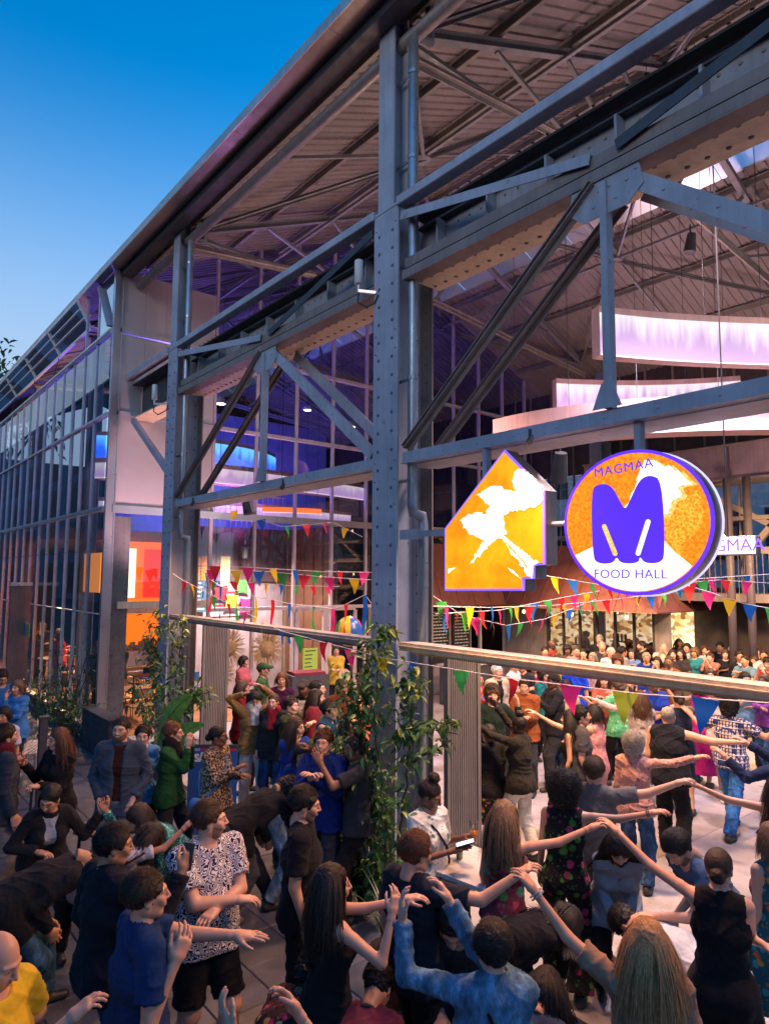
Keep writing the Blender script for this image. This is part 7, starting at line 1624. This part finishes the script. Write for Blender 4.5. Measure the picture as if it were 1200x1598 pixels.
p(528, 1222, H=1.70, yaw=68, sex='f', hair='short', hc='black', skin='pale', fine=1, lean=68, crouch=.05, top=('crop', BLK), bottom=('jeans', ('denim', (.22, .32, .42))), arms=('hold', 'hold'), step=.18, group=G_OUT, label='person in a black crop top and pale jeans bending forward beside the climber')
p(482, 1230, H=1.80, yaw=95, hair='short', hc='black', skin='fair', beard='black', fine=2, top=('polo', BLK), bottom=('trousers', BLK), hyaw=-5, hpitch=-10, group=G_OUT, label='bearded man in a black polo shirt standing and smiling to the right')
p(565, 1075, H=1.66, yaw=200, sex='f', hair='bob', hc='black', skin='tan', fine=1, top=('tee', ('plain', (.45, .12, .05))), bottom=('trousers', BLK), arms=('face', 'down'), group=G_OUT, label='woman in an orange top behind the climber', at=None)
# ---- foreground, middle
p(520, 1350, H=1.68, yaw=62, sex='f', hair='long', hc='dark', skin='pale', fine=2, top=('tank', BLK), bottom=('trousers', BLK), arms=(('p', 690, 1398), ('p', 612, 1425)), hyaw=15, smile=False, group=G_FRONT, label='woman with long brown hair and black tank top, bare arms stretched right')
p(655, 1300, H=1.72, yaw=42, hair='short', hc='auburn', skin='fair', fine=2, top=('tee', ('plain', (.018, .022, .035))), bottom=('trousers', BLK), arms=('down', ('p', 805, 1367)), hyaw=12, hpitch=-12, group=G_FRONT, label='auburn haired boy in a dark t-shirt with one arm stretched right')
P31 = p(680, 1222, H=1.70, yaw=135, sex='f', hair='topbun', hc='dark', skin='brown', fine=2, top=('tee', ('floral', (.62, .66, .66), (.10, .22, .14), (.45, .50, .52), (.05, .12, .08), 11)), bottom=('trousers', BLK), arms=(('p', 726, 1306), ('p', 706, 1328)), hands=('grip', 'flat'), bag=((.02, .015, .015), 1), hyaw=-28, hpitch=-26, smile=False, group=G_OUT, label='woman with a high curly bun and white printed blouse holding a glass of beer')
p(508, 1488, H=1.66, yaw=35, hair='curly', hc='black', skin='brown', fine=2, lean=50, crouch=.35, top=('robe', ('floral', (.04, .02, .02), (.55, .30, .08), (.42, .40, .22), (.40, .03, .10), 16)), bottom=('trousers', BLK), arms=('hold', 'hold'), hpitch=-20, group=G_FRONT, label='crouching dancer in a many coloured patterned robe with black curls')
p(705, 1432, H=1.74, yaw=190, hair='short', hc='black', skin='fair', beard='black', fine=2, lean=35, crouch=.22, top=('long', CHAR), bottom=('trousers', BLK), arms=('hold', 'hold'), hpitch=-18, group=G_FRONT, label='bearded man ducking under the raised arms by the clay pot')
p(768, 1440, H=1.70, yaw=-8, sex='f', hair='short', hc='black', skin='pale', fine=2, top=('jacket', ('denim', (.10, .20, .32))), bottom=('jeans', DJ), arms=(('p', 628, 1432), ('p', 700, 1404)), bag=((.01, .01, .01), -1), group=G_FRONT, label='short haired dancer seen from behind in a light denim jacket')
P35 = p(1008, 1434, H=1.70, yaw=-12, sex='f', hair='long', hc='blond', skin='fair', fine=2, top=('tee', ('plain', (.30, .19, .13))), bottom=('trousers', BLK), arms=(('p', 812, 1366), 'down'), group=G_FRONT, label='woman with very long blond hair seen from behind, left arm raised')
P39 = p(1120, 1324, H=1.70, yaw=5, sex='f', hair='bun', hc='dark', skin='fair', fine=2, top=('crop', BLK), bottom=('skirt', BLK), arms=(('p', 950, 1288), ('p', 1200, 1480)), group=G_FRONT, label='woman in a black sleeveless top with a low bun, seen from behind, left arm high')
p(905, 1418, H=1.62, yaw=70, sex='f', hair='long', hc='black', skin='tan', fine=2, lean=62, crouch=.12, top=('long', BLK), bottom=('jeans', ('denim', (.16, .24, .36))), arms=('hold', 'hold'), hpitch=-25, group=G_FRONT, label='stooping dancer in black with black hair hanging down')
p(955, 1412, H=1.74, yaw=-60, hair='short', hc='black', skin='tan', fine=2, lean=68, crouch=.22, top=('tee', ('plain', (.45, .52, .62))), bottom=('jeans', DJ), arms=('hold', 'hold'), hpitch=-20, group=G_FRONT, label='man in a pale blue shirt bent low beneath the blond womans arm')
p(968, 1312, H=1.64, yaw=172, sex='f', hair='long', hc='dark', skin='pale', fine=2, lean=30, crouch=.16, top=('long', ('plain', (.26, .28, .31))), bottom=('trousers', BLK), arms=('hold', 'hold'), hpitch=-22, group=G_DANCE, label='smiling long haired woman in a grey top ducking towards the camera')
p(1040, 1305, H=1.76, yaw=235, hair='short', hc='dark', skin='fair', beard='dark', fine=2, lean=34, crouch=.10, top=('tee', ('plain', (.07, .11, .19))), bottom=('trousers', BLK), arms=(('p', 1020, 1430), 'hold'), hpitch=-22, group=G_DANCE, label='man in a slate blue shirt bending beside the smiling grey top woman')
P40 = p(880, 1212, H=1.70, yaw=8, sex='f', hair='bigcurly', hc='black', skin='tan', fine=2, top=('tank', ('floral', (.014, .014, .016), (.45, .04, .12), (.08, .22, .04), (.05, .20, .03), 12)), bottom=('wide', ('floral', (.014, .014, .016), (.45, .04, .12), (.08, .22, .04), (.05, .20, .03), 12)), arms=('down', ('p', 1022, 1268)), group=G_DANCE, label='curly haired woman in a black jumpsuit printed with flowers and leaves')
p(790, 1250, H=1.68, yaw=38, sex='f', hair='long', hc='dirty', skin='fair', fine=2, top=('tank', ('floral', (.16, .03, .05), (.04, .20, .06), (.45, .06, .10), (.05, .22, .12), 10)), bottom=('trousers', BLK), arms=('down', ('p', 942, 1286)), hyaw=20, group=G_DANCE, label='blond streaked woman in a red and green flowered top')
p(928, 1182, H=1.72, yaw=22, hair='short', hc='brown', skin='fair', fine=2, top=('tee', ('plain', (.11, .11, .12))), bottom=('shorts', ('plain', (.12, .12, .09))), arms=('down', ('p', 1068, 1220)), group=G_DANCE, label='man in a grey t-shirt with his right arm held out level')
p(988, 1146, H=1.62, yaw=12, sex='f', hair='curly', hc='grey', skin='fair', fine=2, top=('long', ('floral', (.42, .22, .20), (.50, .32, .30), (.30, .12, .14), (.20, .07, .09), 26)), bottom=('jeans', JEAN), arms=('down', ('p', 1120, 1178)), group=G_DANCE, label='grey curly haired woman in a pink patterned blouse and jeans')
p(1042, 1102, H=1.78, yaw=15, hair='balding', hc='grey', skin='fair', fine=2, build=1.15, top=('vest', ('plain', (.014, .016, .025))), under=None, bottom=('trousers', BLK), arms=('down', ('p', 1160, 1160)), group=G_DANCE, label='balding older man in a black waistcoat with arm stretched right')
p(1138, 1090, H=1.74, yaw=25, hair='curly', hc='black', skin='fair', fine=2, top=('tee', ('check',)), bottom=('jeans', ('denim', (.03, .12, .36))), arms=('out', 'out'), step=.30, group=G_DANCE, label='curly haired man in a checked shirt and blue jeans striding away')
p(1203, 1285, H=1.66, yaw=-40, sex='f', hair='bob', hc='dirty', skin='fair', fine=2, top=('dress', ('floral', (.02, .10, .13), (.50, .12, .04), (.04, .30, .34), (.45, .25, .05), 14)), bottom=(None, None), arms=('down', 'down'), group=G_DANCE, label='woman in a teal and orange flowered dress at the right edge')
p(1214, 1205, H=1.68, yaw=-25, sex='f', hair='long', hc='black', skin='tan', fine=2, top=('tank', ('plain', (.10, .05, .06))), bottom=('trousers', BLK), arms=(('p', 1074, 1222), 'down'), group=G_DANCE, label='black haired woman at the right edge, bare arm reaching left')
p(1226, 1150, H=1.74, yaw=-45, hair='short', hc='black', skin='fair', fine=1, top=('long', NAVY), bottom=('trousers', BLK), arms=(('p', 1132, 1182), ('p', 1165, 1160)), group=G_DANCE, label='dancer in navy sleeves reaching in from the right edge')
# ---- dance floor, middle distance
p(888, 1108, H=1.68, yaw=285, sex='f', hair='long', hc='black', skin='pale', fine=2, top=('strapless', BLK), bottom=('skirt', BLK), arms=('down', ('p', 812, 1102)), group=G_DANCE, label='long black haired woman in a strapless black dress, one arm raised left')
p(808, 1117, H=1.68, yaw=300, sex='f', hair='topbun', hc='black', skin='dark', fine=2, top=('long', ('plain', (.022, .020, .018))), bottom=('trousers', ('plain', (.62, .58, .50))), arms=(('p', 738, 1128), ('p', 765, 1092)), group=G_DANCE, label='woman in a black sweater and cream trousers with both arms stretched left')
p(768, 1072, H=1.76, yaw=172, hair='curly', hc='brown', skin='pale', fine=2, top=('long', ('plain', (.012, .025, .022))), bottom=('trousers', BLK), arms=(('p', 808, 1100), 'hold'), group=G_DANCE, label='smiling curly haired man in a black and green shirt facing the camera')
p(762, 1130, H=1.60, yaw=330, sex='f', hair='bun', hc='black', skin='brown', fine=1, top=('tee', BLK), bottom=('skirt', ('floral', (.02, .02, .02), (.55, .05, .10), (.50, .35, .10), (.10, .25, .08), 16)), shoes=(.5, .5, .5), bag=((.012, .012, .014), -1), group=G_DANCE, crouch=.05, label='woman in a flowered skirt with a black bag')
p(746, 1050, H=1.68, yaw=130, sex='f', hair='bun', hc='black', skin='tan', fine=1, top=('dress', ('floral', (.50, .03, .02), (.60, .10, .03), (.10, .15, .35), (.55, .35, .05), 12)), bottom=(None, None), arms=('hold', 'hold'), smile=False, group=G_DANCE, label='woman in a red strappy dress next to the shutter door')
p(776, 1038, H=1.78, yaw=140, hair='short', hc='white', skin='fair', fine=1, top=('jacket', ('plain', (.50, .40, .28))), under=BLK, bottom=('trousers', BLK), smile=False, group=G_DANCE, label='white haired man in a beige jacket over black')
p(742, 1020, H=1.80, yaw=100, hair='crop', hc='black', skin='dark', fine=1, top=('tee', WT_), bottom=('trousers', BLK), group=G_DANCE, label='dark skinned man in a white shirt beside the door, head behind the lintel')
p(802, 1028, H=1.80, yaw=110, hair='short', hc='brown', skin='fair', fine=1, top=('tee', ('plain', (.62, .58, .56))), bottom=('trousers', GRY), arms=('hold', 'hold'), group=G_DANCE, label='man in a white t-shirt with folded hands under the lintel')
p(832, 1032, H=1.70, yaw=170, sex='f', hair='long', hc='dark', skin='tan', fine=1, top=('dress', ('floral', (.28, .02, .04), (.55, .30, .30), (.20, .02, .05), (.50, .10, .15), 22)), bottom=(None, None), group=G_DANCE, label='woman in a dark red flowered dress behind the dancers')
p(862, 1052, H=1.80, yaw=240, hair='crop', hc='black', skin='dark', fine=1, top=('long', ('plain', (.016, .018, .024))), bottom=('trousers', CHAR), arms=('clap', 'clap'), hat=('beanie', (.015, .015, .018)), smile=False, group=G_DANCE, label='man in a black jacket and cap with forearms crossed before him')
p(907, 1102, H=1.74, yaw=80, hair='short', hc='black', skin='fair', fine=1, top=('tee', ('plain', (.06, .06, .075))), bottom=('jeans', DJ), group=G_DANCE, label='man in a dark grey t-shirt facing right behind the black dress')
p(896, 1032, H=1.74, yaw=10, hair='short', hc='dark', skin='fair', fine=1, top=('tee', ('plain', (.012, .05, .50))), bottom=('trousers', BLK), group=G_DANCE, label='person in a vivid blue t-shirt seen from behind')
p(998, 1078, H=1.70, yaw=350, sex='f', hair='long', hc='chestnut', skin='pale', fine=1, top=('long', ('plain', (.52, .44, .42))), bottom=('jeans', ('denim', (.30, .33, .38))), arms=(('p', 906, 1085), ('p', 940, 1075)), group=G_DANCE, label='woman with waist long chestnut hair and cream sleeves stretched left')
p(925, 1100, H=1.66, yaw=300, sex='f', hair='bob', hc='black', skin='pale', fine=1, top=('dress', ('plain', (.62, .28, .30))), bottom=(None, None), arms=('clap', 'clap'), group=G_DANCE, label='woman in a pale pink dress behind the grey t-shirt')
p(962, 1062, H=1.68, yaw=320, sex='f', hair='bun', hc='brown', skin='fair', fine=1, top=('tee', ('floral', (.10, .42, .18), (.20, .55, .30), (.05, .30, .12), (.4, .6, .4), 18)), bottom=('trousers', BLK), arms=('out', 'out'), group=G_DANCE, label='dancer in a mint green printed shirt')
p(1058, 1080, H=1.70, yaw=345, sex='f', hair='bun', hc='dark', skin='fair', fine=1, top=('dress', ('plain', (.014, .022, .05))), bottom=(None, None), arms=('out', ('p', 1030, 1062)), group=G_DANCE, label='woman in a midnight blue dress behind the balding man')
p(1092, 1062, H=1.68, yaw=20, sex='f', hair='bob', hc='black', skin='tan', fine=1, top=('dresslong', ('plain', (.42, .02, .20))), bottom=(None, None), arms=(('p', 1060, 1075), 'down'), group=G_DANCE, label='woman in a long magenta dress behind the blue flag')
p(1122, 1070, H=1.70, yaw=30, hair='short', hc='brown', skin='fair', fine=1, top=('tee', ('plain', (.60, .52, .50))), bottom=('shorts', ('plain', (.62, .58, .58))), shoes=(.7, .7, .7), group=G_DANCE, label='dancer in white shorts and white shoes beyond the checked shirt')
# ---- onlookers by the kiosk
bk = [(842, 1022, 'f', 'long', 'black', 'fair', ('plain', (.4, .1, .12)), 'woman in a rose top', {}), (861, 999, 'm', 'bald', 'black', 'dark', ('plain', (.30, .05, .04)), 'bald dark skinned man with glasses in red', dict(glasses=(.6, .5, .3), yaw=120)),
 (885, 1008, 'f', 'curly', 'black', 'brown', BLK, 'black curly haired woman in black', {}), (899, 1009, 'm', 'crop', 'brown', 'pale', ('plain', (.35, .20, .25)), 'man in a mauve shirt with short brown hair', {}),
 (924, 1019, 'f', 'bob', 'grey', 'pale', ('plain', (.35, .25, .35)), 'grey haired woman with glasses', dict(glasses=(.3, .1, .1))), (935, 991, 'm', 'short', 'grey', 'fair', BLK, 'tall grey haired man in black at the back', dict(H=1.86)),
 (939, 1002, 'm', 'crop', 'grey', 'fair', CHAR, 'man in a black t-shirt before the tall one', {}), (953, 1011, 'm', 'short', 'white', 'pale', ('plain', (.52, .48, .62)), 'white haired man in a lilac shirt', {}),
 (971, 1009, 'm', 'short', 'black', 'tan', ('stripe', (.05, .05, .06), (.4, .4, .4), 22), 'dark haired man in a striped shirt turning away', dict(yaw=60)), (985, 1013, 'f', 'long', 'dark', 'pale', ('plain', (.12, .20, .45)), 'woman with glasses in a blue shirt clapping', dict(glasses=(.02, .02, .02), arms=('clap', 'clap'))),
 (991, 994, 'm', 'bald', 'brown', 'fair', ('plain', (.25, .1, .05)), 'bald man in brown before the lit window', dict(yaw=230)), (1000, 1001, 'm', 'short', 'dark', 'fair', BLK, 'bearded man in black looking left', dict(yaw=250, beard='dark')),
 (1016, 1003, 'f', 'long', 'black', 'tan', BLK, 'smiling black haired woman in a black top', {}), (1035, 1004, 'm', 'bald', 'grey', 'fair', ('plain', (.50, .48, .42)), 'stout bald man with white beard in a quilted waistcoat filming', dict(beard='white', build=1.25, arms=('photo', 'photo'))),
 (1049, 1014, 'f', 'long', 'dark', 'pale', ('plain', (.04, .03, .03)), 'dark haired girl leaning her head', {}), (1059, 997, 'm', 'long', 'black', 'brown', BLK, 'long haired man in black, arm raised', dict(beard='black', arms=('out', 'face'))),
 (1061, 1013, 'f', 'long', 'black', 'fair', ('plain', (.05, .04, .04)), 'laughing woman beside the leaning girl', {}), (1090, 996, 'f', 'curly', 'dark', 'brown', ('plain', (.25, .04, .04)), 'curly haired woman in dark red', {}),
 (1098, 1008, 'f', 'long', 'auburn', 'pale', ('plain', (.66, .62, .58)), 'auburn haired woman in a white jacket taking a picture', dict(arms=('photo', 'photo'))), (1114, 997, 'm', 'bald', 'brown', 'fair', CHAR, 'balding man in charcoal in the back row', {}),
 (1122, 1003, 'm', 'short', 'black', 'tan', BLK, 'man with black hair behind the leather jacket', {}), (1131, 1014, 'f', 'bob', 'brown', 'pale', BLK, 'brown haired woman in a black leather jacket', {}),
 (1152, 1016, 'm', 'short', 'black', 'tan', BLK, 'young man in an open black jacket over white, tilting his head', dict(under=WT_, jacket=1, side=10)), (1151, 995, 'm', 'short', 'dark', 'fair', ('plain', (.35, .22, .15)), 'man in a grey cap with a hand before his mouth', dict(hat=('cap', (.25, .18, .15)), arms=('face', 'down'))),
 (1166, 1005, 'f', 'bob', 'dirty', 'fair', ('plain', (.22, .03, .16)), 'woman in a plum top with a hand at her chin', dict(arms=('face', 'cross'))), (1191, 1015, 'm', 'crop', 'dark', 'tan', ('plain', (.62, .60, .58)), 'bearded man in a white printed t-shirt at the right end', dict(beard='dark', arms=('phone', 'cross'), shirt=1)),
 (1205, 1000, 'f', 'curly', 'dark', 'fair', ('plain', (.5, .14, .05)), 'woman in orange at the right edge of the onlookers', {}), (815, 1030, 'm', 'short', 'black', 'tan', CHAR, 'man in charcoal left of the rose top', {}),
 (870, 1020, 'f', 'bob', 'brown', 'fair', ('plain', (.2, .05, .1)), 'woman in wine red at the left of the onlookers', {}), (900, 985, 'f', 'long', 'black', 'tan', BLK, 'silhouetted woman inside by the lit window', dict(yaw=90)), (913, 985, 'm', 'short', 'black', 'tan', BLK, 'silhouetted man facing her inside by the lit window', dict(yaw=270)),
 (1075, 1020, 'f', 'bob', 'white', 'pale', WT_, 'short white haired woman in white', dict(H=1.5)), (1180, 1010, 'm', 'short', 'brown', 'fair', NAVY, 'man in navy left of the white printed t-shirt', {}), (960, 1000, 'f', 'long', 'brown', 'fair', ('plain', (.15, .1, .1)), 'brown haired woman behind the lilac shirt', {})]
cn = dict(teal=(.02, .20, .20), mustard=(.45, .28, .03), coral=(.55, .14, .09), khaki=(.20, .17, .09), cream=(.55, .48, .38), cobalt=(.02, .06, .40), lime=(.25, .38, .06), rust=(.30, .09, .03), violet=(.18, .05, .32), turquoise=(.04, .32, .36), salmon=(.60, .24, .18), olive=(.10, .11, .04), sky=(.18, .36, .55), ivory=(.60, .56, .48), scarlet=(.50, .02, .02), grape=(.12, .02, .12))
fill = [(850, 1010, 'm', 'teal'), (878, 1024, 'f', 'mustard'), (909, 1013, 'm', 'coral'), (946, 1019, 'f', 'khaki'), (963, 1023, 'm', 'cream'), (1008, 1019, 'f', 'cobalt'), (1024, 1025, 'm', 'lime'), (1043, 1024, 'f', 'rust'), (1071, 1004, 'm', 'violet'), (1083, 1012, 'f', 'turquoise'), (1107, 1019, 'm', 'salmon'), (1142, 1007, 'f', 'olive'), (1161, 1023, 'm', 'sky'), (1176, 1024, 'f', 'ivory'), (1199, 1027, 'm', 'scarlet'), (980, 998, 'f', 'grape')]
for i, (x, y, sx, c) in enumerate(fill):
    hr = ['short', 'long', 'crop', 'bob', 'curly'][i % 5]; hcn = ['dark', 'brown', 'black', 'dirty', 'auburn', 'grey'][i % 6]
    p(x, y, H=1.56 + .31 * ((i * 7) % 10) / 10, yaw=170 + (i * 53 % 50), sex=sx, hair=hr, hc=hcn, skin=['fair', 'tan', 'pale', 'brown'][i % 4], fine=0, top=('tee', ('plain', tuple(q * .6 for q in cn[c]))), bottom=('trousers', [BLK, JEAN][i % 2]), arms=[('clap', 'clap'), ('down', 'down'), ('photo', 'photo'), ('cross', 'cross')][i % 4], group=G_BACK, label='onlooker in %s with %s %s hair in the packed row' % (c, hcn, {'short': 'short', 'long': 'long', 'crop': 'cropped', 'bob': 'bobbed', 'curly': 'curly'}[hr]))
mid = [(850, 1046, 'f', 'teal', 'bob', 'right of the dark red dress'), (882, 1062, 'm', 'cream', 'short', 'behind the pink flag'), (942, 1052, 'f', 'coral', 'long', 'left of the mint green shirt'), (1018, 1056, 'm', 'cobalt', 'short', 'before the lintel bolt'), (1076, 1050, 'm', 'khaki', 'crop', 'left of the magenta dress'), (1108, 1044, 'f', 'salmon', 'long', 'beyond the magenta dress'), (1162, 1050, 'm', 'sky', 'short', 'right of the checked shirt'), (1192, 1052, 'f', 'violet', 'bob', 'at the right edge under the lintel'), (818, 1060, 'm', 'rust', 'short', 'between red flag and pink flag'),
 (440, 1050, 'f', 'grape', 'bob', 'beside the green cap'), (455, 1088, 'm', 'olive', 'short', 'right of the red scarf'), (535, 1062, 'm', 'rust', 'short', 'by the climber, back row'), (380, 1062, 'f', 'scarlet', 'long', 'left of the raised arms'), (548, 1112, 'f', 'ivory', 'long', 'half hidden by climber leaves'), (505, 1140, 'm', 'cobalt', 'short', 'below the grey stubbled man'),
]
for i, (x, y, sx, c, hr, w_) in enumerate(mid):
    out_ = x < 600; p(x, y, H=1.64 + .035 * (i % 5), yaw=(150 + (i * 61 % 90)) if not out_ else 90 + (i * 47 % 110), sex=sx, hair=hr, hc=['dark', 'black', 'brown', 'dark', 'auburn'][i % 5], skin=['fair', 'tan', 'pale', 'brown'][i % 4], fine=1, top=(['tee', 'long', 'jacket'][i % 3], ('plain', tuple(q * (.35 if out_ else .8) for q in cn[c]))), bottom=('trousers', [BLK, JEAN, CHAR][i % 3]), arms=[('hold', 'hold'), ('down', 'pocket'), ('clap', 'clap'), ('cross', 'cross')][i % 4], group=G_OUT if out_ else G_DANCE, label='%s in %s %s' % ('woman' if sx == 'f' else 'man', c, w_))
for (x, y, H_, yw, ln, c, hr, lab) in ((600, 1500, 1.70, 20, 55, (.10, .02, .05), 'short', 'stooping dancer in wine red between the robe and the denim jacket'), (860, 1510, 1.66, 20, 50, (.03, .05, .10), 'long', 'stooping long haired dancer in dark blue beside the blond woman')):
    p(x, y, H=H_, yaw=yw, sex='f', hair=hr, hc='black', skin='tan', fine=2, lean=ln, crouch=.25, top=('long', ('plain', c)), bottom=('trousers', BLK), arms=('hold', 'hold'), hpitch=-20, group=G_FRONT, label=lab)
OUT = {}
for i, (x, y, sx, hr, hcol, sk, tp_, lab, kw) in enumerate(bk):
    kw = dict(kw); j = kw.pop('jacket', 0); sh_ = kw.pop('shirt', 0); H_ = kw.pop('H', 1.74 if sx == 'm' else 1.66); yw = kw.pop('yaw', 180 + (i * 37 % 50) - 25); far_ = y < 988
    o = p(x, y, H=H_, yaw=yw, sex=sx, hair=hr, hc=hcol, skin=sk, fine=0 if True else 1, top=('jacket' if j else ('tee' if i % 3 else 'long'), tp_), bottom=('trousers', [BLK, JEAN, DJ, GRY][i % 4]), group=G_BACK, label=lab + ' among the onlookers', **kw)
    if sh_:
        c = o['g']['chest'] + o['FW'] * .150 + o['UP'] * .03; t_ = text_mesh('lettering', 'CNCL', .075, plain('print_red', (.4, .02, .04), .7), o['T'], c, -o['SD'], o['UP'], .003)
# ---- behind the glass: guests at the tables, gallery guests
for i, (x, y, yw, lab, c, sx) in enumerate(((5.0, 16.6, 30, 'guest in a dark suit standing behind the glazing near the corner', (.02, .02, .03), 'm'), (5.2, 17.3, 60, 'guest in a navy suit standing behind the first one', (.02, .03, .06), 'm'), (5.6, 17.0, 200, 'guest in black facing the two suited men', (.02, .02, .02), 'm'), (5.1, 20.5, 40, 'woman in red inside at the tables', (.4, .03, .04), 'f'),
    (5.4, 21.8, 120, 'man in orange inside at the tables', (.5, .15, .03), 'm'), (5.0, 23.0, 90, 'woman in black inside, far along the glazing', (.02, .02, .02), 'f'), (5.6, 24.5, 200, 'man in grey inside, far along the glazing', (.1, .1, .1), 'm'), (6.6, 12.6, 120, 'shopkeeper in a pink top behind the stall counter', (.45, .12, .15), 'f'), (6.1, 12.9, 200, 'man in a red top behind the stall counter', (.4, .03, .03), 'm'), (9.3, 13.2, 180, 'woman by the shop doors in yellow', (.5, .35, .05), 'f'))):
    person(0, 0, at=(x, y), H=1.72, yaw=yw, sex=sx, hair='short' if sx == 'm' else 'bob', hc='dark' if i % 2 else 'grey', skin='fair', fine=0, top=('long', ('plain', c)), bottom=('trousers', BLK), group='guests inside', label=lab, arms=('hold', 'hold'))
person(0, 0, at=(7.1, 17.6), hz=4.55, H=1.72, yaw=200, sex='m', hair='short', hc='dark', fine=0, top=('tee', ('plain', (.1, .15, .4))), bottom=('trousers', BLK), group='guests on the gallery', label='guest in a blue shirt leaning at the gallery rail')
person(0, 0, at=(7.7, 17.7), hz=4.55, H=1.70, yaw=170, sex='f', hair='bob', hc='dark', fine=0, top=('tee', ('plain', (.4, .3, .4))), bottom=('trousers', BLK), group='guests on the gallery', label='guest in a lilac shirt at the gallery rail')
for i, (x, y) in enumerate(((15.1, 16.2), (15.8, 16.4))):
    person(0, 0, at=(x, y), hz=4.55, H=1.72, yaw=90 + 180 * i, sex='m', hair='short', hc='dark', fine=0, top=('tee', ('plain', (.12, .10, .25))), bottom=('trousers', BLK), seated=True, group='guests on the gallery', label=['seated guest in violet facing right on the upper gallery', 'seated guest in violet facing left on the upper gallery'][i])
# the hands that reach in from below the frame
def arm_only(): pass
def held(who, i, builder): 
    w = who['wr'][i] + who['hd'][i] * .09; return builder(w)
gl = P31['wr'][0] + P31['hd'][0] * .10; glass_cup(gl + np.array((0, 0, -.06)), .16, .036, (.70, .28, .03), .55, 'beer_glass', 'glass of beer in the hand of the woman with the high bun')
def phone(w, d, label):
    e = empty('phone', tuple(w), label, 'phone'); m = MB(); u = nrm(d); m.bar(w - u * .075, w + u * .075, .075, .009); m.build('case', DARK, e); m = MB(); q = np.array((0, 0, .0062)); m.bar(w - u * .068 + q, w + u * .068 + q, .067, .001); m.build('screen', glow('phone_screen', (.7, .8, 1), 1.0), e)
phone(P31['wr'][1] + P31['hd'][1] * .10 + np.array((0, 0, .03)), P31['hd'][1], 'lit phone in the hand of the woman with the high bun')
phone(P3['wr'][1] + P3['hd'][1] * .08, np.array((.2, .1, 1.0)), 'dark phone held up by the man in the black jacket')
def bangle(who, i, mat, label, off=.02, r=.034, n=1):
    w = who['el'][i] + (who['wr'][i] - who['el'][i]) * (1 - off * 4); d = nrm(who['hd'][i]); e = empty('bracelet', tuple(w), label, 'bracelet'); m = MB(); a = nrm(np.cross(d, (0, 0, 1))); b = np.cross(d, a)
    for q in range(n): m.tube([w + d * q * .015 + (a * math.cos(t_) + b * math.sin(t_)) * r for t_ in np.linspace(0, 2 * math.pi, 17)], .004, 5, False)
    m.build('ring', mat, e)
bangle(P35, 0, ALU, 'silver bangles on the raised arm of the long blond woman', .03, .036, 2); bangle(P40, 1, DARK, 'dark bead bracelet of the curly haired woman in the printed jumpsuit', .03, .034, 2)
# arms of two dancers standing right below the frame
person(0, 0, at=(1.55, 2.05), H=1.62, yaw=-30, sex='f', hair='bun', hc='dark', skin='fair', fine=2, top=('tank', BLK), bottom=('trousers', BLK), arms=(('p', 292, 1500), ('p', 388, 1478)), group=G_FRONT, label='dancer below the frame whose two pale hands reach up to the navy polo man')
